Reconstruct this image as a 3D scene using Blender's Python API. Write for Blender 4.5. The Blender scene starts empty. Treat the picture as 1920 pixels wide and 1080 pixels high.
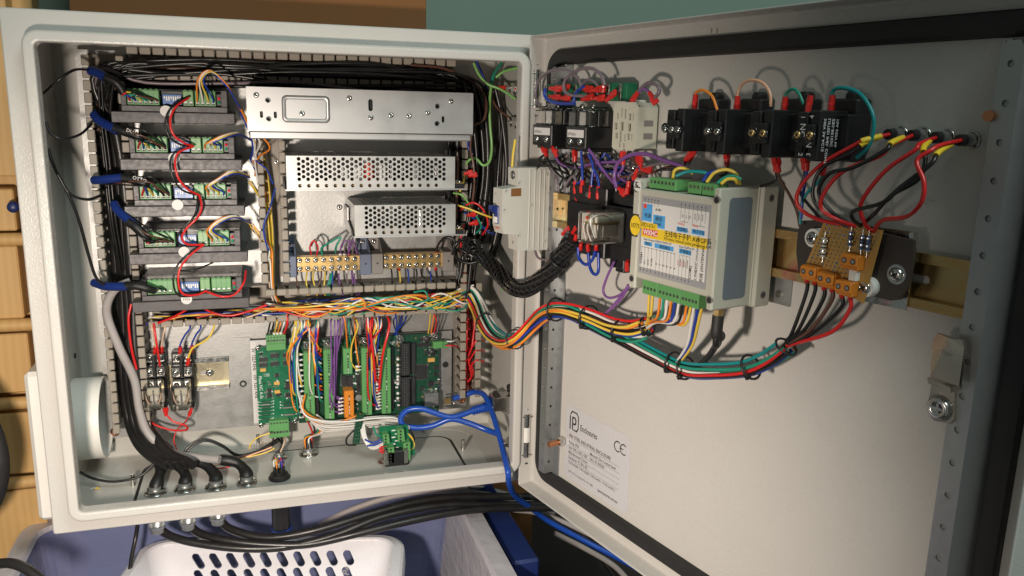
import bpy, math, random
from mathutils import Vector, Matrix
from mathutils.geometry import delaunay_2d_cdt
R = math.radians
rnd = random.Random(7)
SC = bpy.context.scene
COL = SC.collection
V = Vector
MM = 0.001

# ------------------------------------------------------------------ camera, world, lamps, exposure
CAMP = V((-41.4289, -818.9219, 171.1482))
FPX = 1526.328
CR = [V((0.95522655, -0.29500103, 0.02272945)), V((-0.04115082, -0.20853621, -0.97714853)), V((0.29299973, 0.93246289, -0.21133886))]
cam = bpy.data.cameras.new("camera")
camo = bpy.data.objects.new("camera", cam)
COL.objects.link(camo)
m = Matrix((CR[0], -CR[1], -CR[2])).transposed().to_4x4()
m.translation = CAMP * MM
camo.matrix_world = m
cam.sensor_width = 36
cam.lens = FPX / 1920 * 36
cam.clip_start = 0.01
cam.clip_end = 50
SC.camera = camo

world = bpy.data.worlds.new("World")
SC.world = world
world.use_nodes = True
bg = world.node_tree.nodes["Background"]
bg.inputs[0].default_value = (0.62, 0.72, 0.69, 1)
bg.inputs[1].default_value = 0.17

def lamp(name, kind, loc, target, energy, color, **kw):
    l = bpy.data.lights.new(name, kind)
    l.energy = energy; l.color = color
    for k, v in kw.items(): setattr(l, k, v)
    o = bpy.data.objects.new(name, l)
    COL.objects.link(o)
    o.location = V(loc) * MM
    o.rotation_euler = (V(target) - V(loc)).to_track_quat('-Z', 'Y').to_euler()
    return o
# the work lamp standing low in front of the cabinet, on the left
lamp("work_lamp", 'SPOT', (-185, -600, 0), (-5, 0, -275), 24, (1.0, 0.87, 0.75), spot_size=R(132), spot_blend=1.0, shadow_soft_size=0.024)
# the room's ceiling lamp, far above and behind the camera
lamp("ceiling_lamp", 'AREA', (500, -1500, 1500), (0, 100, 0), 21, (0.86, 1.0, 0.95), size=0.9)
SC.view_settings.view_transform = 'Standard'
SC.view_settings.look = 'None'
SC.view_settings.exposure = 0.0
SC.view_settings.gamma = 1.0

# ------------------------------------------------------------------ frames: back plate (a right, b up, h out) and open door (u from hinge, z up, h out)
HO = V((230.36801, 5.59769, 0))
PH = 1.31279629
DE = V((math.cos(PH), -math.sin(PH), 0)); DN = V((-math.sin(PH), -math.cos(PH), 0)); DD = 17.9325
def frame(o, ex, ey, ez):
    m = Matrix((ex, ey, ez)).transposed().to_4x4(); m.translation = o; return m
PLATE_Y = 180.0
BOXF = frame(V((0, PLATE_Y, 0)), V((1, 0, 0)), V((0, 0, 1)), V((0, -1, 0)))
DOORF = frame(HO - DD * DN, DE, V((0, 0, 1)), DN)
WORLD = Matrix.Identity(4)
BOXI = BOXF.inverted(); DOORI = DOORF.inverted()

def ray(px, py):
    return CR[0] * ((px - 960) / FPX) + CR[1] * ((py - 540) / FPX) + CR[2]
def hit(px, py, o, n):
    d = ray(px, py)
    return CAMP + d * ((o - CAMP).dot(n) / d.dot(n))
def P(px, py, h=0):            # point of the photograph on the level h above the mounting plate
    w = hit(px, py, V((0, PLATE_Y - h, 0)), V((0, 1, 0)))
    return V((w.x, w.z, h))
def Q(px, py, h=0):            # the same on the door
    w = hit(px, py, DOORF.translation + DN * h, DN)
    return DOORI @ w
def Qu(px, py, u):             # on a plane of the door square to the hinge: (u, z, h)
    w = hit(px, py, DOORF.translation + DE * u, DE)
    return DOORI @ w
def PW(px, py, h=0): return BOXF @ P(px, py, h)
def QW(px, py, h=0): return DOORF @ Q(px, py, h)
def WY(px, py, y): return hit(px, py, V((0, y, 0)), V((0, 1, 0)))
def WX(px, py, x): return hit(px, py, V((x, 0, 0)), V((1, 0, 0)))
def WZ(px, py, z): return hit(px, py, V((0, 0, z)), V((0, 0, 1)))

# ------------------------------------------------------------------ materials
MATS = {}
def srgb(c):
    return tuple((x / 255 / 12.92) if x / 255 <= 0.04045 else ((x / 255 + 0.055) / 1.055) ** 2.4 for x in c)
def mk(name, col, rough=0.45, metal=0.0, var=0.06, vscale=60, bump=0.0, bscale=900, rvar=0.08, spec=0.5, stretch=None, coat=0.0):
    mt = bpy.data.materials.new(name); mt.use_nodes = True
    nt = mt.node_tree; b = nt.nodes["Principled BSDF"]
    b.inputs["Metallic"].default_value = metal
    b.inputs["Specular IOR Level"].default_value = spec
    b.inputs["Coat Weight"].default_value = coat
    tc = nt.nodes.new("ShaderNodeTexCoord"); vec = tc.outputs["Object"]
    if stretch:
        mp = nt.nodes.new("ShaderNodeMapping"); mp.inputs["Scale"].default_value = stretch
        nt.links.new(vec, mp.inputs[0]); vec = mp.outputs[0]
    n = nt.nodes.new("ShaderNodeTexNoise"); n.inputs["Scale"].default_value = vscale; n.inputs["Detail"].default_value = 5
    nt.links.new(vec, n.inputs[0])
    mr = nt.nodes.new("ShaderNodeMix"); mr.data_type = 'RGBA'
    mr.inputs[6].default_value = (*[c * (1 - var) for c in col], 1)
    mr.inputs[7].default_value = (*[min(1, c * (1 + var)) for c in col], 1)
    nt.links.new(n.outputs[0], mr.inputs[0]); nt.links.new(mr.outputs[2], b.inputs["Base Color"])
    ma = nt.nodes.new("ShaderNodeMapRange"); ma.inputs[3].default_value = max(0.02, rough - rvar); ma.inputs[4].default_value = min(1, rough + rvar)
    ma.inputs[1].default_value = 0.3; ma.inputs[2].default_value = 0.7
    nt.links.new(n.outputs[0], ma.inputs[0]); nt.links.new(ma.outputs[0], b.inputs["Roughness"])
    if bump > 0:
        n2 = nt.nodes.new("ShaderNodeTexNoise"); n2.inputs["Scale"].default_value = bscale; n2.inputs["Detail"].default_value = 2
        nt.links.new(vec, n2.inputs[0])
        bp = nt.nodes.new("ShaderNodeBump"); bp.inputs["Strength"].default_value = bump; bp.inputs["Distance"].default_value = 0.001
        nt.links.new(n2.outputs[0], bp.inputs["Height"]); nt.links.new(bp.outputs[0], b.inputs["Normal"])
    MATS[name] = mt
    return mt
def clear(name, tint, fac=0.12, rough=0.06):
    mt = bpy.data.materials.new(name); mt.use_nodes = True
    nt = mt.node_tree; out = nt.nodes["Material Output"]; nt.nodes.remove(nt.nodes["Principled BSDF"])
    t = nt.nodes.new("ShaderNodeBsdfTransparent"); t.inputs[0].default_value = (*tint, 1)
    g = nt.nodes.new("ShaderNodeBsdfGlossy"); g.inputs[1].default_value = rough; g.inputs[0].default_value = (1, 1, 1, 1)
    lw = nt.nodes.new("ShaderNodeFresnel"); lw.inputs[0].default_value = 1.5
    ad = nt.nodes.new("ShaderNodeMath"); ad.operation = 'ADD'; ad.inputs[1].default_value = fac * 0.5; ad.use_clamp = True
    nt.links.new(lw.outputs[0], ad.inputs[0])
    mx = nt.nodes.new("ShaderNodeMixShader")
    nt.links.new(ad.outputs[0], mx.inputs[0]); nt.links.new(t.outputs[0], mx.inputs[1]); nt.links.new(g.outputs[0], mx.inputs[2])
    nt.links.new(mx.outputs[0], out.inputs[0])
    MATS[name] = mt
def milky(name, col, tfac=0.35, rough=0.3):
    mt = bpy.data.materials.new(name); mt.use_nodes = True
    nt = mt.node_tree; out = nt.nodes["Material Output"]; b = nt.nodes["Principled BSDF"]
    b.inputs["Base Color"].default_value = (*col, 1); b.inputs["Roughness"].default_value = rough
    t = nt.nodes.new("ShaderNodeBsdfTransparent"); mx = nt.nodes.new("ShaderNodeMixShader"); mx.inputs[0].default_value = tfac
    n = nt.nodes.new("ShaderNodeTexNoise"); n.inputs["Scale"].default_value = 14
    bp = nt.nodes.new("ShaderNodeBump"); bp.inputs["Strength"].default_value = 0.25; bp.inputs["Distance"].default_value = 0.01
    nt.links.new(n.outputs[0], bp.inputs["Height"]); nt.links.new(bp.outputs[0], b.inputs["Normal"])
    nt.links.new(b.outputs[0], mx.inputs[1]); nt.links.new(t.outputs[0], mx.inputs[2]); nt.links.new(mx.outputs[0], out.inputs[0])
    MATS[name] = mt
def glow(name, col, e):
    mt = bpy.data.materials.new(name); mt.use_nodes = True
    b = mt.node_tree.nodes["Principled BSDF"]; b.inputs["Base Color"].default_value = (*col, 1); b.inputs["Roughness"].default_value = 0.2
    b.inputs["Emission Color"].default_value = (*col, 1); b.inputs["Emission Strength"].default_value = e
    MATS[name] = mt

mk('paint', (0.54, 0.52, 0.487), 0.27, var=0.025, vscale=25, bump=0.24, bscale=750, rvar=0.05)
mk('paint_in', (0.53, 0.52, 0.48), 0.32, var=0.03, vscale=18, bump=0.14, bscale=800, rvar=0.06)
mk('zinc', (0.40, 0.40, 0.39), 0.46, metal=0.85, var=0.10, vscale=75, bump=0.10, bscale=320, rvar=0.05)
mk('alu', (0.50, 0.50, 0.50), 0.46, metal=0.85, var=0.05, vscale=40, rvar=0.04, bump=0.02, bscale=900)
mk('alu_perf', (0.50, 0.50, 0.49), 0.46, metal=0.75, var=0.05, vscale=30)
mk('steel', (0.62, 0.61, 0.58), 0.22, metal=1, var=0.10, vscale=300)
mk('steel_dull', (0.42, 0.43, 0.43), 0.42, metal=0.9, var=0.05, vscale=160, bump=0.03, bscale=900, rvar=0.03)
mk('brass', (0.66, 0.45, 0.19), 0.34, metal=0.85, var=0.10, vscale=120)
mk('copper', (0.62, 0.27, 0.13), 0.32, metal=1, var=0.10)
mk('chromate_pale', (0.66, 0.58, 0.40), 0.3, metal=0.9, var=0.12, vscale=30)
mk('chromate', (0.62, 0.44, 0.19), 0.27, metal=0.95, var=0.35, vscale=26, rvar=0.12)
def chromate_tint():
    nt = MATS['chromate'].node_tree; b = nt.nodes["Principled BSDF"]
    n = [x for x in nt.nodes if x.type == 'TEX_NOISE'][0]; n.inputs["Distortion"].default_value = 1.2; n.inputs["Scale"].default_value = 16
    r = nt.nodes.new("ShaderNodeValToRGB"); e = r.color_ramp.elements
    e[0].position = 0.3; e[0].color = (0.36, 0.35, 0.22, 1); e[1].position = 0.72; e[1].color = (0.52, 0.20, 0.16, 1)
    for p, c in ((0.42, (0.52, 0.43, 0.22)), (0.52, (0.52, 0.32, 0.13)), (0.62, (0.54, 0.42, 0.19))):
        x = e.new(p); x.color = (*c, 1)
    nt.links.new(n.outputs[0], r.inputs[0]); nt.links.new(r.outputs[0], b.inputs["Base Color"])
chromate_tint()
mk('duct', (0.29, 0.255, 0.21), 0.50, var=0.05, bump=0.03)
mk('anod', (0.052, 0.046, 0.050), 0.42, var=0.12, vscale=200, bump=0.08, bscale=2500)
mk('black', (0.012, 0.012, 0.013), 0.38, var=0.25)
mk('black_gloss', (0.012, 0.012, 0.013), 0.22, var=0.2)
mk('black_cable', (0.014, 0.013, 0.013), 0.36, var=0.2, bump=0.06, bscale=300)
mk('rubber', (0.016, 0.015, 0.015), 0.55, var=0.15, bump=0.05)
mk('shrink', (0.007, 0.007, 0.007), 0.48, var=0.2, bump=0.5, bscale=130)
mk('grey_plastic', (0.16, 0.17, 0.20), 0.5, var=0.05)
mk('bluegrey_plastic', (0.125, 0.15, 0.22), 0.5, var=0.05)
mk('brown_plastic', (0.045, 0.034, 0.029), 0.5, var=0.1)
mk('taupe_plastic', (0.22, 0.20, 0.185), 0.5, var=0.05)
mk('white_plastic', (0.78, 0.76, 0.71), 0.38, var=0.02)
mk('ivory', (0.56, 0.54, 0.44), 0.45, var=0.03, bump=0.03)
mk('breaker', (0.50, 0.485, 0.44), 0.45, var=0.03, bump=0.04)
mk('modgrey', (0.45, 0.44, 0.37), 0.48, var=0.03, bump=0.06, bscale=1500)
mk('sticker_grey', (0.13, 0.155, 0.18), 0.35, var=0.04)
mk('paper', (0.68, 0.66, 0.64), 0.5, var=0.02)
mk('label_silver', (0.58, 0.57, 0.585), 0.33, metal=0.1, var=0.02)
mk('grey_print', (0.30, 0.30, 0.31), 0.5, var=0.02)
mk('ink', (0.02, 0.02, 0.02), 0.5, var=0.0)
mk('ink_white', (0.75, 0.75, 0.74), 0.5, var=0.0)
mk('ink_blue', (0.08, 0.34, 0.68), 0.45, var=0.02)
mk('ink_yellow', (0.80, 0.56, 0.03), 0.42, var=0.02)
mk('ink_red', (0.70, 0.07, 0.03), 0.45, var=0.02)
mk('pcb', (0.008, 0.14, 0.062), 0.30, var=0.10, vscale=120, spec=0.6)
mk('pcb_dark', (0.010, 0.060, 0.032), 0.32, var=0.25, vscale=260)
mk('perf', (0.44, 0.235, 0.055), 0.5, var=0.12, vscale=90)
mk('term_green', (0.105, 0.30, 0.10), 0.38, var=0.06)
mk('term_pale', (0.155, 0.33, 0.125), 0.38, var=0.06)
mk('term_orange', (0.64, 0.21, 0.02), 0.38, var=0.06)
mk('red_pvc', (0.58, 0.022, 0.018), 0.24, var=0.08)
mk('chip', (0.024, 0.024, 0.026), 0.42, var=0.1)
mk('tan_part', (0.62, 0.36, 0.09), 0.45, var=0.1)
mk('dip_blue', (0.05, 0.15, 0.42), 0.35, var=0.05)
mk('blue_tape', (0.007, 0.024, 0.15), 0.34, var=0.1, bump=0.15, bscale=160)
mk('cardboard', srgb((120, 78, 40)), 0.8, var=0.08, vscale=12, bump=0.03)
mk('wall_teal', srgb((126, 145, 134)), 0.8, var=0.04, vscale=8, bump=0.03, bscale=200)
mk('wall_mould', (0.2, 0.2, 0.2), 0.8)
mk('basket', (0.74, 0.73, 0.76), 0.32, var=0.02)
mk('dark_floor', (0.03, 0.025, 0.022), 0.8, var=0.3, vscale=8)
mk('latch', (0.62, 0.53, 0.44), 0.24, metal=1, var=0.08, vscale=60)  # steel, with a warm brown room reflection put into its base colour
mk('tarp', (0.045, 0.06, 0.20), 0.5, var=0.25, vscale=16, bump=0.2, bscale=60)
mk('navy', (0.012, 0.025, 0.12), 0.4, var=0.15, vscale=20)
mk('cable_grey', (0.36, 0.33, 0.32), 0.5, var=0.06, bump=0.05, bscale=200)
mk('cable_blue', (0.012, 0.07, 0.40), 0.30, var=0.05)
milky('tote', (0.23, 0.26, 0.46), 0.42, 0.12)
milky('tote_rim', (0.56, 0.54, 0.57), 0.2, 0.25)
clear('clear', (0.93, 0.92, 0.90), 0.16)
clear('clear_smoke', (0.80, 0.76, 0.72), 0.20)
glow('led_red', (0.7, 0.02, 0.03), 0.25)
glow('led_green', (0.02, 0.30, 0.12), 0.1)
WC = dict(red=(0.62, 0.018, 0.018), black=(0.012, 0.012, 0.012), white=(0.72, 0.70, 0.66), yellow=(0.72, 0.50, 0.06), blue=(0.014, 0.045, 0.32),
          green=(0.015, 0.26, 0.17), orange=(0.78, 0.24, 0.025), purple=(0.19, 0.075, 0.27), brown=(0.115, 0.05, 0.035), grey=(0.17, 0.13, 0.15),
          teal=(0.008, 0.24, 0.25), pink=(0.72, 0.40, 0.26), lime=(0.20, 0.44, 0.12), cream=(0.70, 0.50, 0.36))
for k, c in WC.items(): mk('w_' + k, c, 0.30, var=0.05, vscale=40)
def wood():
    mt = mk('wood', (0.62, 0.40, 0.17), 0.5, var=0.1, vscale=6, bump=0.02)
    nt = mt.node_tree; b = nt.nodes["Principled BSDF"]
    tc = nt.nodes.new("ShaderNodeTexCoord"); mp = nt.nodes.new("ShaderNodeMapping"); mp.inputs["Scale"].default_value = (30, 30, 3)
    nt.links.new(tc.outputs["Object"], mp.inputs[0])
    w = nt.nodes.new("ShaderNodeTexWave"); w.inputs["Scale"].default_value = 1.2; w.inputs["Distortion"].default_value = 5; w.inputs["Detail"].default_value = 3
    nt.links.new(mp.outputs[0], w.inputs[0])
    r = nt.nodes.new("ShaderNodeValToRGB"); r.color_ramp.elements[0].color = (0.55, 0.335, 0.125, 1); r.color_ramp.elements[1].color = (0.59, 0.365, 0.145, 1)
    nt.links.new(w.outputs[0], r.inputs[0]); nt.links.new(r.outputs[0], b.inputs["Base Color"])
wood()

# ------------------------------------------------------------------ mesh builder
def catmull(pts, seg=6):
    p = [V(q) for q in pts]
    if len(p) < 3: return p
    p = [p[0] * 2 - p[1]] + p + [p[-1] * 2 - p[-2]]
    out = []
    for i in range(1, len(p) - 2):
        a, b, c, d = p[i - 1], p[i], p[i + 1], p[i + 2]
        for k in range(seg):
            t = k / seg
            out.append(0.5 * ((2 * b) + (c - a) * t + (2 * a - 5 * b + 4 * c - d) * t * t + (3 * b - a - 3 * c + d) * t ** 3))
    out.append(p[-2])
    return out
def circ(n, r, cx=0, cy=0, ph=0.0, ry=None):
    ry = r if ry is None else ry
    return [(cx + r * math.cos(ph + 2 * math.pi * i / n), cy + ry * math.sin(ph + 2 * math.pi * i / n)) for i in range(n)]
def rrect(x0, x1, y0, y1, r, n=4):
    o = []
    for cx, cy, a in ((x1 - r, y0 + r, -90), (x1 - r, y1 - r, 0), (x0 + r, y1 - r, 90), (x0 + r, y0 + r, 180)):
        for i in range(n + 1):
            t = R(a + 90 * i / n); o.append((cx + r * math.cos(t), cy + r * math.sin(t)))
    return o
def stadium(cx, cy, hx, hy, ang=0, n=5):
    r = min(hx, hy); pts = rrect(-hx, hx, -hy, hy, r * 0.999, n); c, s = math.cos(ang), math.sin(ang)
    return [(cx + x * c - y * s, cy + x * s + y * c) for x, y in pts]
def inside(p, poly):
    x, y = p; r = False; j = len(poly) - 1
    for i in range(len(poly)):
        xi, yi = poly[i]; xj, yj = poly[j]
        if (yi > y) != (yj > y) and x < (xj - xi) * (y - yi) / (yj - yi) + xi: r = not r
        j = i
    return r
ORG = {}
FRM = {}
class MB:
    def __init__(s): s.v = []; s.f = []; s.fm = []; s.fs = []; s.mats = []; s.M = None
    def _m(s, m):
        if m not in s.mats: s.mats.append(m)
        return s.mats.index(m)
    def add(s, vs, fs, m, sm=False):
        b = len(s.v); k = s._m(m)
        s.v += [(s.M @ V(q)) if s.M else V(q) for q in vs]
        for f in fs: s.f.append([b + i for i in f]); s.fm.append(k); s.fs.append(sm)
        return s
    def box(s, x0, x1, y0, y1, z0, z1, m, r=0.0):
        x0, x1 = min(x0, x1), max(x0, x1); y0, y1 = min(y0, y1), max(y0, y1); z0, z1 = min(z0, z1), max(z0, z1)
        if r <= 0:
            vs = [(x, y, z) for z in (z0, z1) for y in (y0, y1) for x in (x0, x1)]
            return s.add(vs, [(0, 2, 3, 1), (4, 5, 7, 6), (0, 1, 5, 4), (2, 6, 7, 3), (0, 4, 6, 2), (1, 3, 7, 5)], m)
        r = min(r, (x1 - x0) * .45, (y1 - y0) * .45, (z1 - z0) * .45)
        vs = []; ix = {}
        for i, (x, sx) in enumerate(((x0, 1), (x1, -1))):
            for j, (y, sy) in enumerate(((y0, 1), (y1, -1))):
                for k, (z, sz) in enumerate(((z0, 1), (z1, -1))):
                    ix[i, j, k] = len(vs)
                    vs += [(x, y + sy * r, z + sz * r), (x + sx * r, y, z + sz * r), (x + sx * r, y + sy * r, z)]
        I = lambda i, j, k, a: ix[i, j, k] + a
        fs = []
        for i in (0, 1):
            q = [I(i, 0, 0, 0), I(i, 1, 0, 0), I(i, 1, 1, 0), I(i, 0, 1, 0)]; fs.append(q[::-1] if i == 0 else q)
            q = [I(0, i, 0, 1), I(1, i, 0, 1), I(1, i, 1, 1), I(0, i, 1, 1)]; fs.append(q if i == 0 else q[::-1])
            q = [I(0, 0, i, 2), I(1, 0, i, 2), I(1, 1, i, 2), I(0, 1, i, 2)]; fs.append(q[::-1] if i == 0 else q)
        for i in (0, 1):
            for j in (0, 1):
                fl = (i == j)
                q = [I(i, j, 0, 0), I(i, j, 0, 1), I(i, j, 1, 1), I(i, j, 1, 0)]; fs.append(q if fl else q[::-1])
                q = [I(i, 0, j, 0), I(i, 1, j, 0), I(i, 1, j, 2), I(i, 0, j, 2)]; fs.append(q if fl else q[::-1])
                q = [I(0, i, j, 1), I(1, i, j, 1), I(1, i, j, 2), I(0, i, j, 2)]; fs.append(q[::-1] if fl else q)
                for k in (0, 1):
                    q = [I(i, j, k, 0), I(i, j, k, 1), I(i, j, k, 2)]; fs.append(q if (i + j + k) % 2 else q[::-1])
        return s.add(vs, fs, m)
    def cyl(s, p0, p1, r0, m, r1=None, n=14, cap=True, sm=True):
        p0, p1 = V(p0), V(p1); r1 = r0 if r1 is None else r1
        d = (p1 - p0).normalized(); a = d.orthogonal().normalized(); b = d.cross(a)
        vs = []
        for p, r in ((p0, r0), (p1, r1)):
            vs += [p + a * (r * math.cos(2 * math.pi * i / n)) + b * (r * math.sin(2 * math.pi * i / n)) for i in range(n)]
        s.add(vs, [(i, (i + 1) % n, n + (i + 1) % n, n + i) for i in range(n)], m, sm)
        if cap:
            s.add(vs[:n], [tuple(range(n))[::-1]], m); s.add(vs[n:], [tuple(range(n))], m)
        return s
    def pipe(s, p0, p1, ro, ri, m, n=20):
        p0, p1 = V(p0), V(p1); d = (p1 - p0).normalized(); a = d.orthogonal().normalized(); b = d.cross(a)
        vs = []
        for p, r in ((p0, ro), (p1, ro), (p1, ri), (p0, ri)):
            vs += [p + a * (r * math.cos(2 * math.pi * i / n)) + b * (r * math.sin(2 * math.pi * i / n)) for i in range(n)]
        for k in range(4):
            l = (k + 1) % 4
            s.add(vs[k * n:k * n + n] + vs[l * n:l * n + n], [(i, (i + 1) % n, n + (i + 1) % n, n + i) for i in range(n)], m, k % 2 == 0)
        return s
    def lathe(s, p, d, prof, m, n=16, sm=True):
        p, d = V(p), V(d).normalized(); a = d.orthogonal().normalized(); b = d.cross(a); vs = []
        for r, t in prof:
            vs += [p + d * t + a * (r * math.cos(2 * math.pi * i / n)) + b * (r * math.sin(2 * math.pi * i / n)) for i in range(n)]
        fs = [(k * n + i, k * n + (i + 1) % n, (k + 1) * n + (i + 1) % n, (k + 1) * n + i) for k in range(len(prof) - 1) for i in range(n)]
        return s.add(vs, fs, m, sm)
    def tube(s, pts, r, m, n=7, seg=6, cap=True, spline=True):
        p = catmull(pts, seg) if spline else [V(q) for q in pts]
        rr = r if callable(r) else (lambda t: r)
        t = (p[1] - p[0]).normalized(); a = t.orthogonal().normalized(); vs = []
        L = len(p)
        for i in range(L):
            t = (p[min(i + 1, L - 1)] - p[max(i - 1, 0)])
            if t.length < 1e-9: t = V((0, 0, 1))
            t.normalize(); a = (a - t * a.dot(t)).normalized(); b = t.cross(a); q = rr(i / (L - 1))
            vs += [p[i] + a * (q * math.cos(2 * math.pi * k / n)) + b * (q * math.sin(2 * math.pi * k / n)) for k in range(n)]
        s.add(vs, [(i * n + k, i * n + (k + 1) % n, (i + 1) * n + (k + 1) % n, (i + 1) * n + k) for i in range(L - 1) for k in range(n)], m, True)
        if cap:
            s.add(vs[:n], [tuple(range(n))[::-1]], m); s.add(vs[-n:], [tuple(range(n))], m)
        return s
    def prism(s, poly, z0, z1, m, ax='z', sm=False):
        # poly in the two other axes: z -> (x,y), x -> (y,z), y -> (z,x)
        def T(p, h): return (p[0], p[1], h) if ax == 'z' else ((h, p[0], p[1]) if ax == 'x' else (p[1], h, p[0]))
        n = len(poly)
        if sum(poly[i][0] * poly[(i + 1) % n][1] - poly[(i + 1) % n][0] * poly[i][1] for i in range(n)) < 0: poly = poly[::-1]
        lo = [T(p, z0) for p in poly]; hi = [T(p, z1) for p in poly]
        s.add(lo, [tuple(range(n))[::-1]], m); s.add(hi, [tuple(range(n))], m)
        s.add(lo + hi, [(i, (i + 1) % n, n + (i + 1) % n, n + i) for i in range(n)], m, sm)
        return s
    def plate(s, outer, holes, z0, z1, m, edge=None):
        vs = [V(p) for p in outer]; es = [(i, (i + 1) % len(outer)) for i in range(len(outer))]; loops = [list(range(len(outer)))]
        for h in holes:
            b = len(vs); vs += [V(p) for p in h]; es += [(b + i, b + (i + 1) % len(h)) for i in range(len(h))]; loops.append(list(range(b, b + len(h))))
        vo, _, fo, *_ = delaunay_2d_cdt([v.to_2d() for v in vs], es, [], 1, 1e-6)
        bb = [(min(p[0] for p in h), max(p[0] for p in h), min(p[1] for p in h), max(p[1] for p in h)) for h in holes]
        keep = []
        for f in fo:
            c = ((vo[f[0]].x + vo[f[1]].x + vo[f[2]].x) / 3, (vo[f[0]].y + vo[f[1]].y + vo[f[2]].y) / 3)
            if not inside(c, outer): continue
            if any(q[0] < c[0] < q[1] and q[2] < c[1] < q[3] and inside(c, h) for q, h in zip(bb, holes)): continue
            keep.append(f)
        s.add([(p.x, p.y, z1) for p in vo], keep, m)
        s.add([(p.x, p.y, z0) for p in vo], [tuple(f)[::-1] for f in keep], m)
        for l in loops:
            n = len(l); a = [(vs[i][0], vs[i][1], z0) for i in l] + [(vs[i][0], vs[i][1], z1) for i in l]
            s.add(a, [(i, (i + 1) % n, n + (i + 1) % n, n + i) for i in range(n)], edge or m)
        return s
    def screw(s, p, d, r=2.2, m='steel', h=1.0, slot=True):
        p = V(p); d = V(d).normalized()
        s.lathe(p, d, [(r, 0), (r * 0.98, h * 0.4), (r * 0.7, h * 0.85), (r * 0.28, h), (r * 0.24, h * 0.35), (0.001, h * 0.3)], m, 12)
        if slot:
            a = d.orthogonal().normalized(); ang = rnd.random() * 3; a.rotate(__import__('mathutils').Quaternion(d, ang)); b = d.cross(a)
            for u, w in ((a, b), (b, a)):
                q = p + d * (h * 1.0 + 0.02)
                s.add([q + u * r * .55 + w * r * .13, q - u * r * .55 + w * r * .13, q - u * r * .55 - w * r * .13, q + u * r * .55 - w * r * .13], [(0, 1, 2, 3)], 'ink')
        return s
    def mesh(s, name, org=V((0, 0, 0))):
        me = bpy.data.meshes.new(name)
        me.from_pydata([(q - org) * MM for q in s.v], [], s.f)
        for k in s.mats: me.materials.append(MATS[k])
        me.polygons.foreach_set("material_index", s.fm); me.polygons.foreach_set("use_smooth", s.fs)
        me.update(); me.validate()
        return me
    def build(s, name, parent):
        o = bpy.data.objects.new(name, s.mesh(name, ORG[parent])); COL.objects.link(o)
        o.parent = parent; ORG[o] = ORG[parent]; FRM[o] = FRM[parent]
        return o
    def solo(s, name, label, cat, fr=WORLD, org=None, group=None, kind=None):
        org = V(org) if org is not None else (s.v[0].copy())
        o = bpy.data.objects.new(name, s.mesh(name, org)); COL.objects.link(o)
        w = fr.copy(); w.translation = (fr @ org) * MM; o.matrix_world = w; ORG[o] = org; FRM[o] = fr
        tag(o, label, cat, group, kind)
        return o
def tag(o, label=None, cat=None, group=None, kind=None):
    if label: o['label'] = label
    if cat: o['category'] = cat
    if group: o['group'] = group
    if kind: o['kind'] = kind
def thing(name, label, cat, fr, org, group=None, kind=None):
    o = bpy.data.objects.new(name, None); COL.objects.link(o); o.empty_display_size = 0.01
    org = V(org); w = fr.copy(); w.translation = (fr @ org) * MM; o.matrix_world = w
    ORG[o] = org; FRM[o] = fr; tag(o, label, cat, group, kind)
    return o
def put(mesh, name, parent, loc, rot=None):      # a piece that shares its mesh; loc in the frame of the thing
    o = bpy.data.objects.new(name, mesh); COL.objects.link(o); o.parent = parent
    o.location = (V(loc) - ORG[parent]) * MM
    if rot is not None: o.rotation_euler = rot
    ORG[o] = V((0, 0, 0)); FRM[o] = FRM[parent]
    return o
TXT = {}
def text(mb, body, size, org, ex, ey, m, align='LEFT', bold=0.0, sx=1.0, lift=0.05):
    """flat lettering laid on a surface: org = left baseline, ex/ey = reading and up direction"""
    key = (body, bold, align)
    if key not in TXT:
        cu = bpy.data.curves.new("txt", 'FONT'); cu.body = body; cu.size = 1.0; cu.align_x = align; cu.resolution_u = 2; cu.offset = bold
        ob = bpy.data.objects.new("txt", cu); COL.objects.link(ob)
        dg = bpy.context.evaluated_depsgraph_get(); dg.update()
        me = bpy.data.meshes.new_from_object(ob.evaluated_get(dg))
        TXT[key] = ([v.co.copy() for v in me.vertices], [tuple(p.vertices) for p in me.polygons])
        bpy.data.objects.remove(ob); bpy.data.curves.remove(cu); bpy.data.meshes.remove(me)
    vs, fs = TXT[key]; ex = V(ex).normalized(); ey = V(ey).normalized(); n = ex.cross(ey); org = V(org)
    mb.add([org + ex * (v.x * size * sx) + ey * (v.y * size) + n * lift for v in vs], fs, m)
    return mb
# ================================================================== setting
def cyc(n): return [(i, (i + 1) % n) for i in range(n)]
def loft(mb, rings, m, close=True, flip=False):
    n = len(rings[0])
    for a, b in zip(rings, rings[1:]):
        fs = [(i, j, n + j, n + i) for i, j in cyc(n)]
        if flip: fs = [f[::-1] for f in fs]
        mb.add(list(a) + list(b), fs, m, False)
    return mb
b = MB(); b.box(-900, 1500, 232, 240, -900, 900, 'wall_teal')
b.solo('wall', 'matt teal painted wall behind the steel enclosure', 'wall', kind='structure')
b = MB(); b.box(-900, 1500, -900, 231, -560, -550, 'dark_floor')
b.solo('floor', 'dark floor below the storage box', 'floor', kind='structure')

# cardboard box on top of the enclosure
t = thing('cardboard_box', 'brown cardboard box standing on top of the steel enclosure', 'box', WORLD, (-30, 140, 252))
b = MB(); b.box(-207, 140, 90, 190, 251, 420, 'cardboard', 0.8); b.build('carton', t)
b = MB(); b.box(-207.4, 140.4, 89.4, 90, 300, 338, 'cardboard'); b.build('flap_edge', t)

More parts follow.
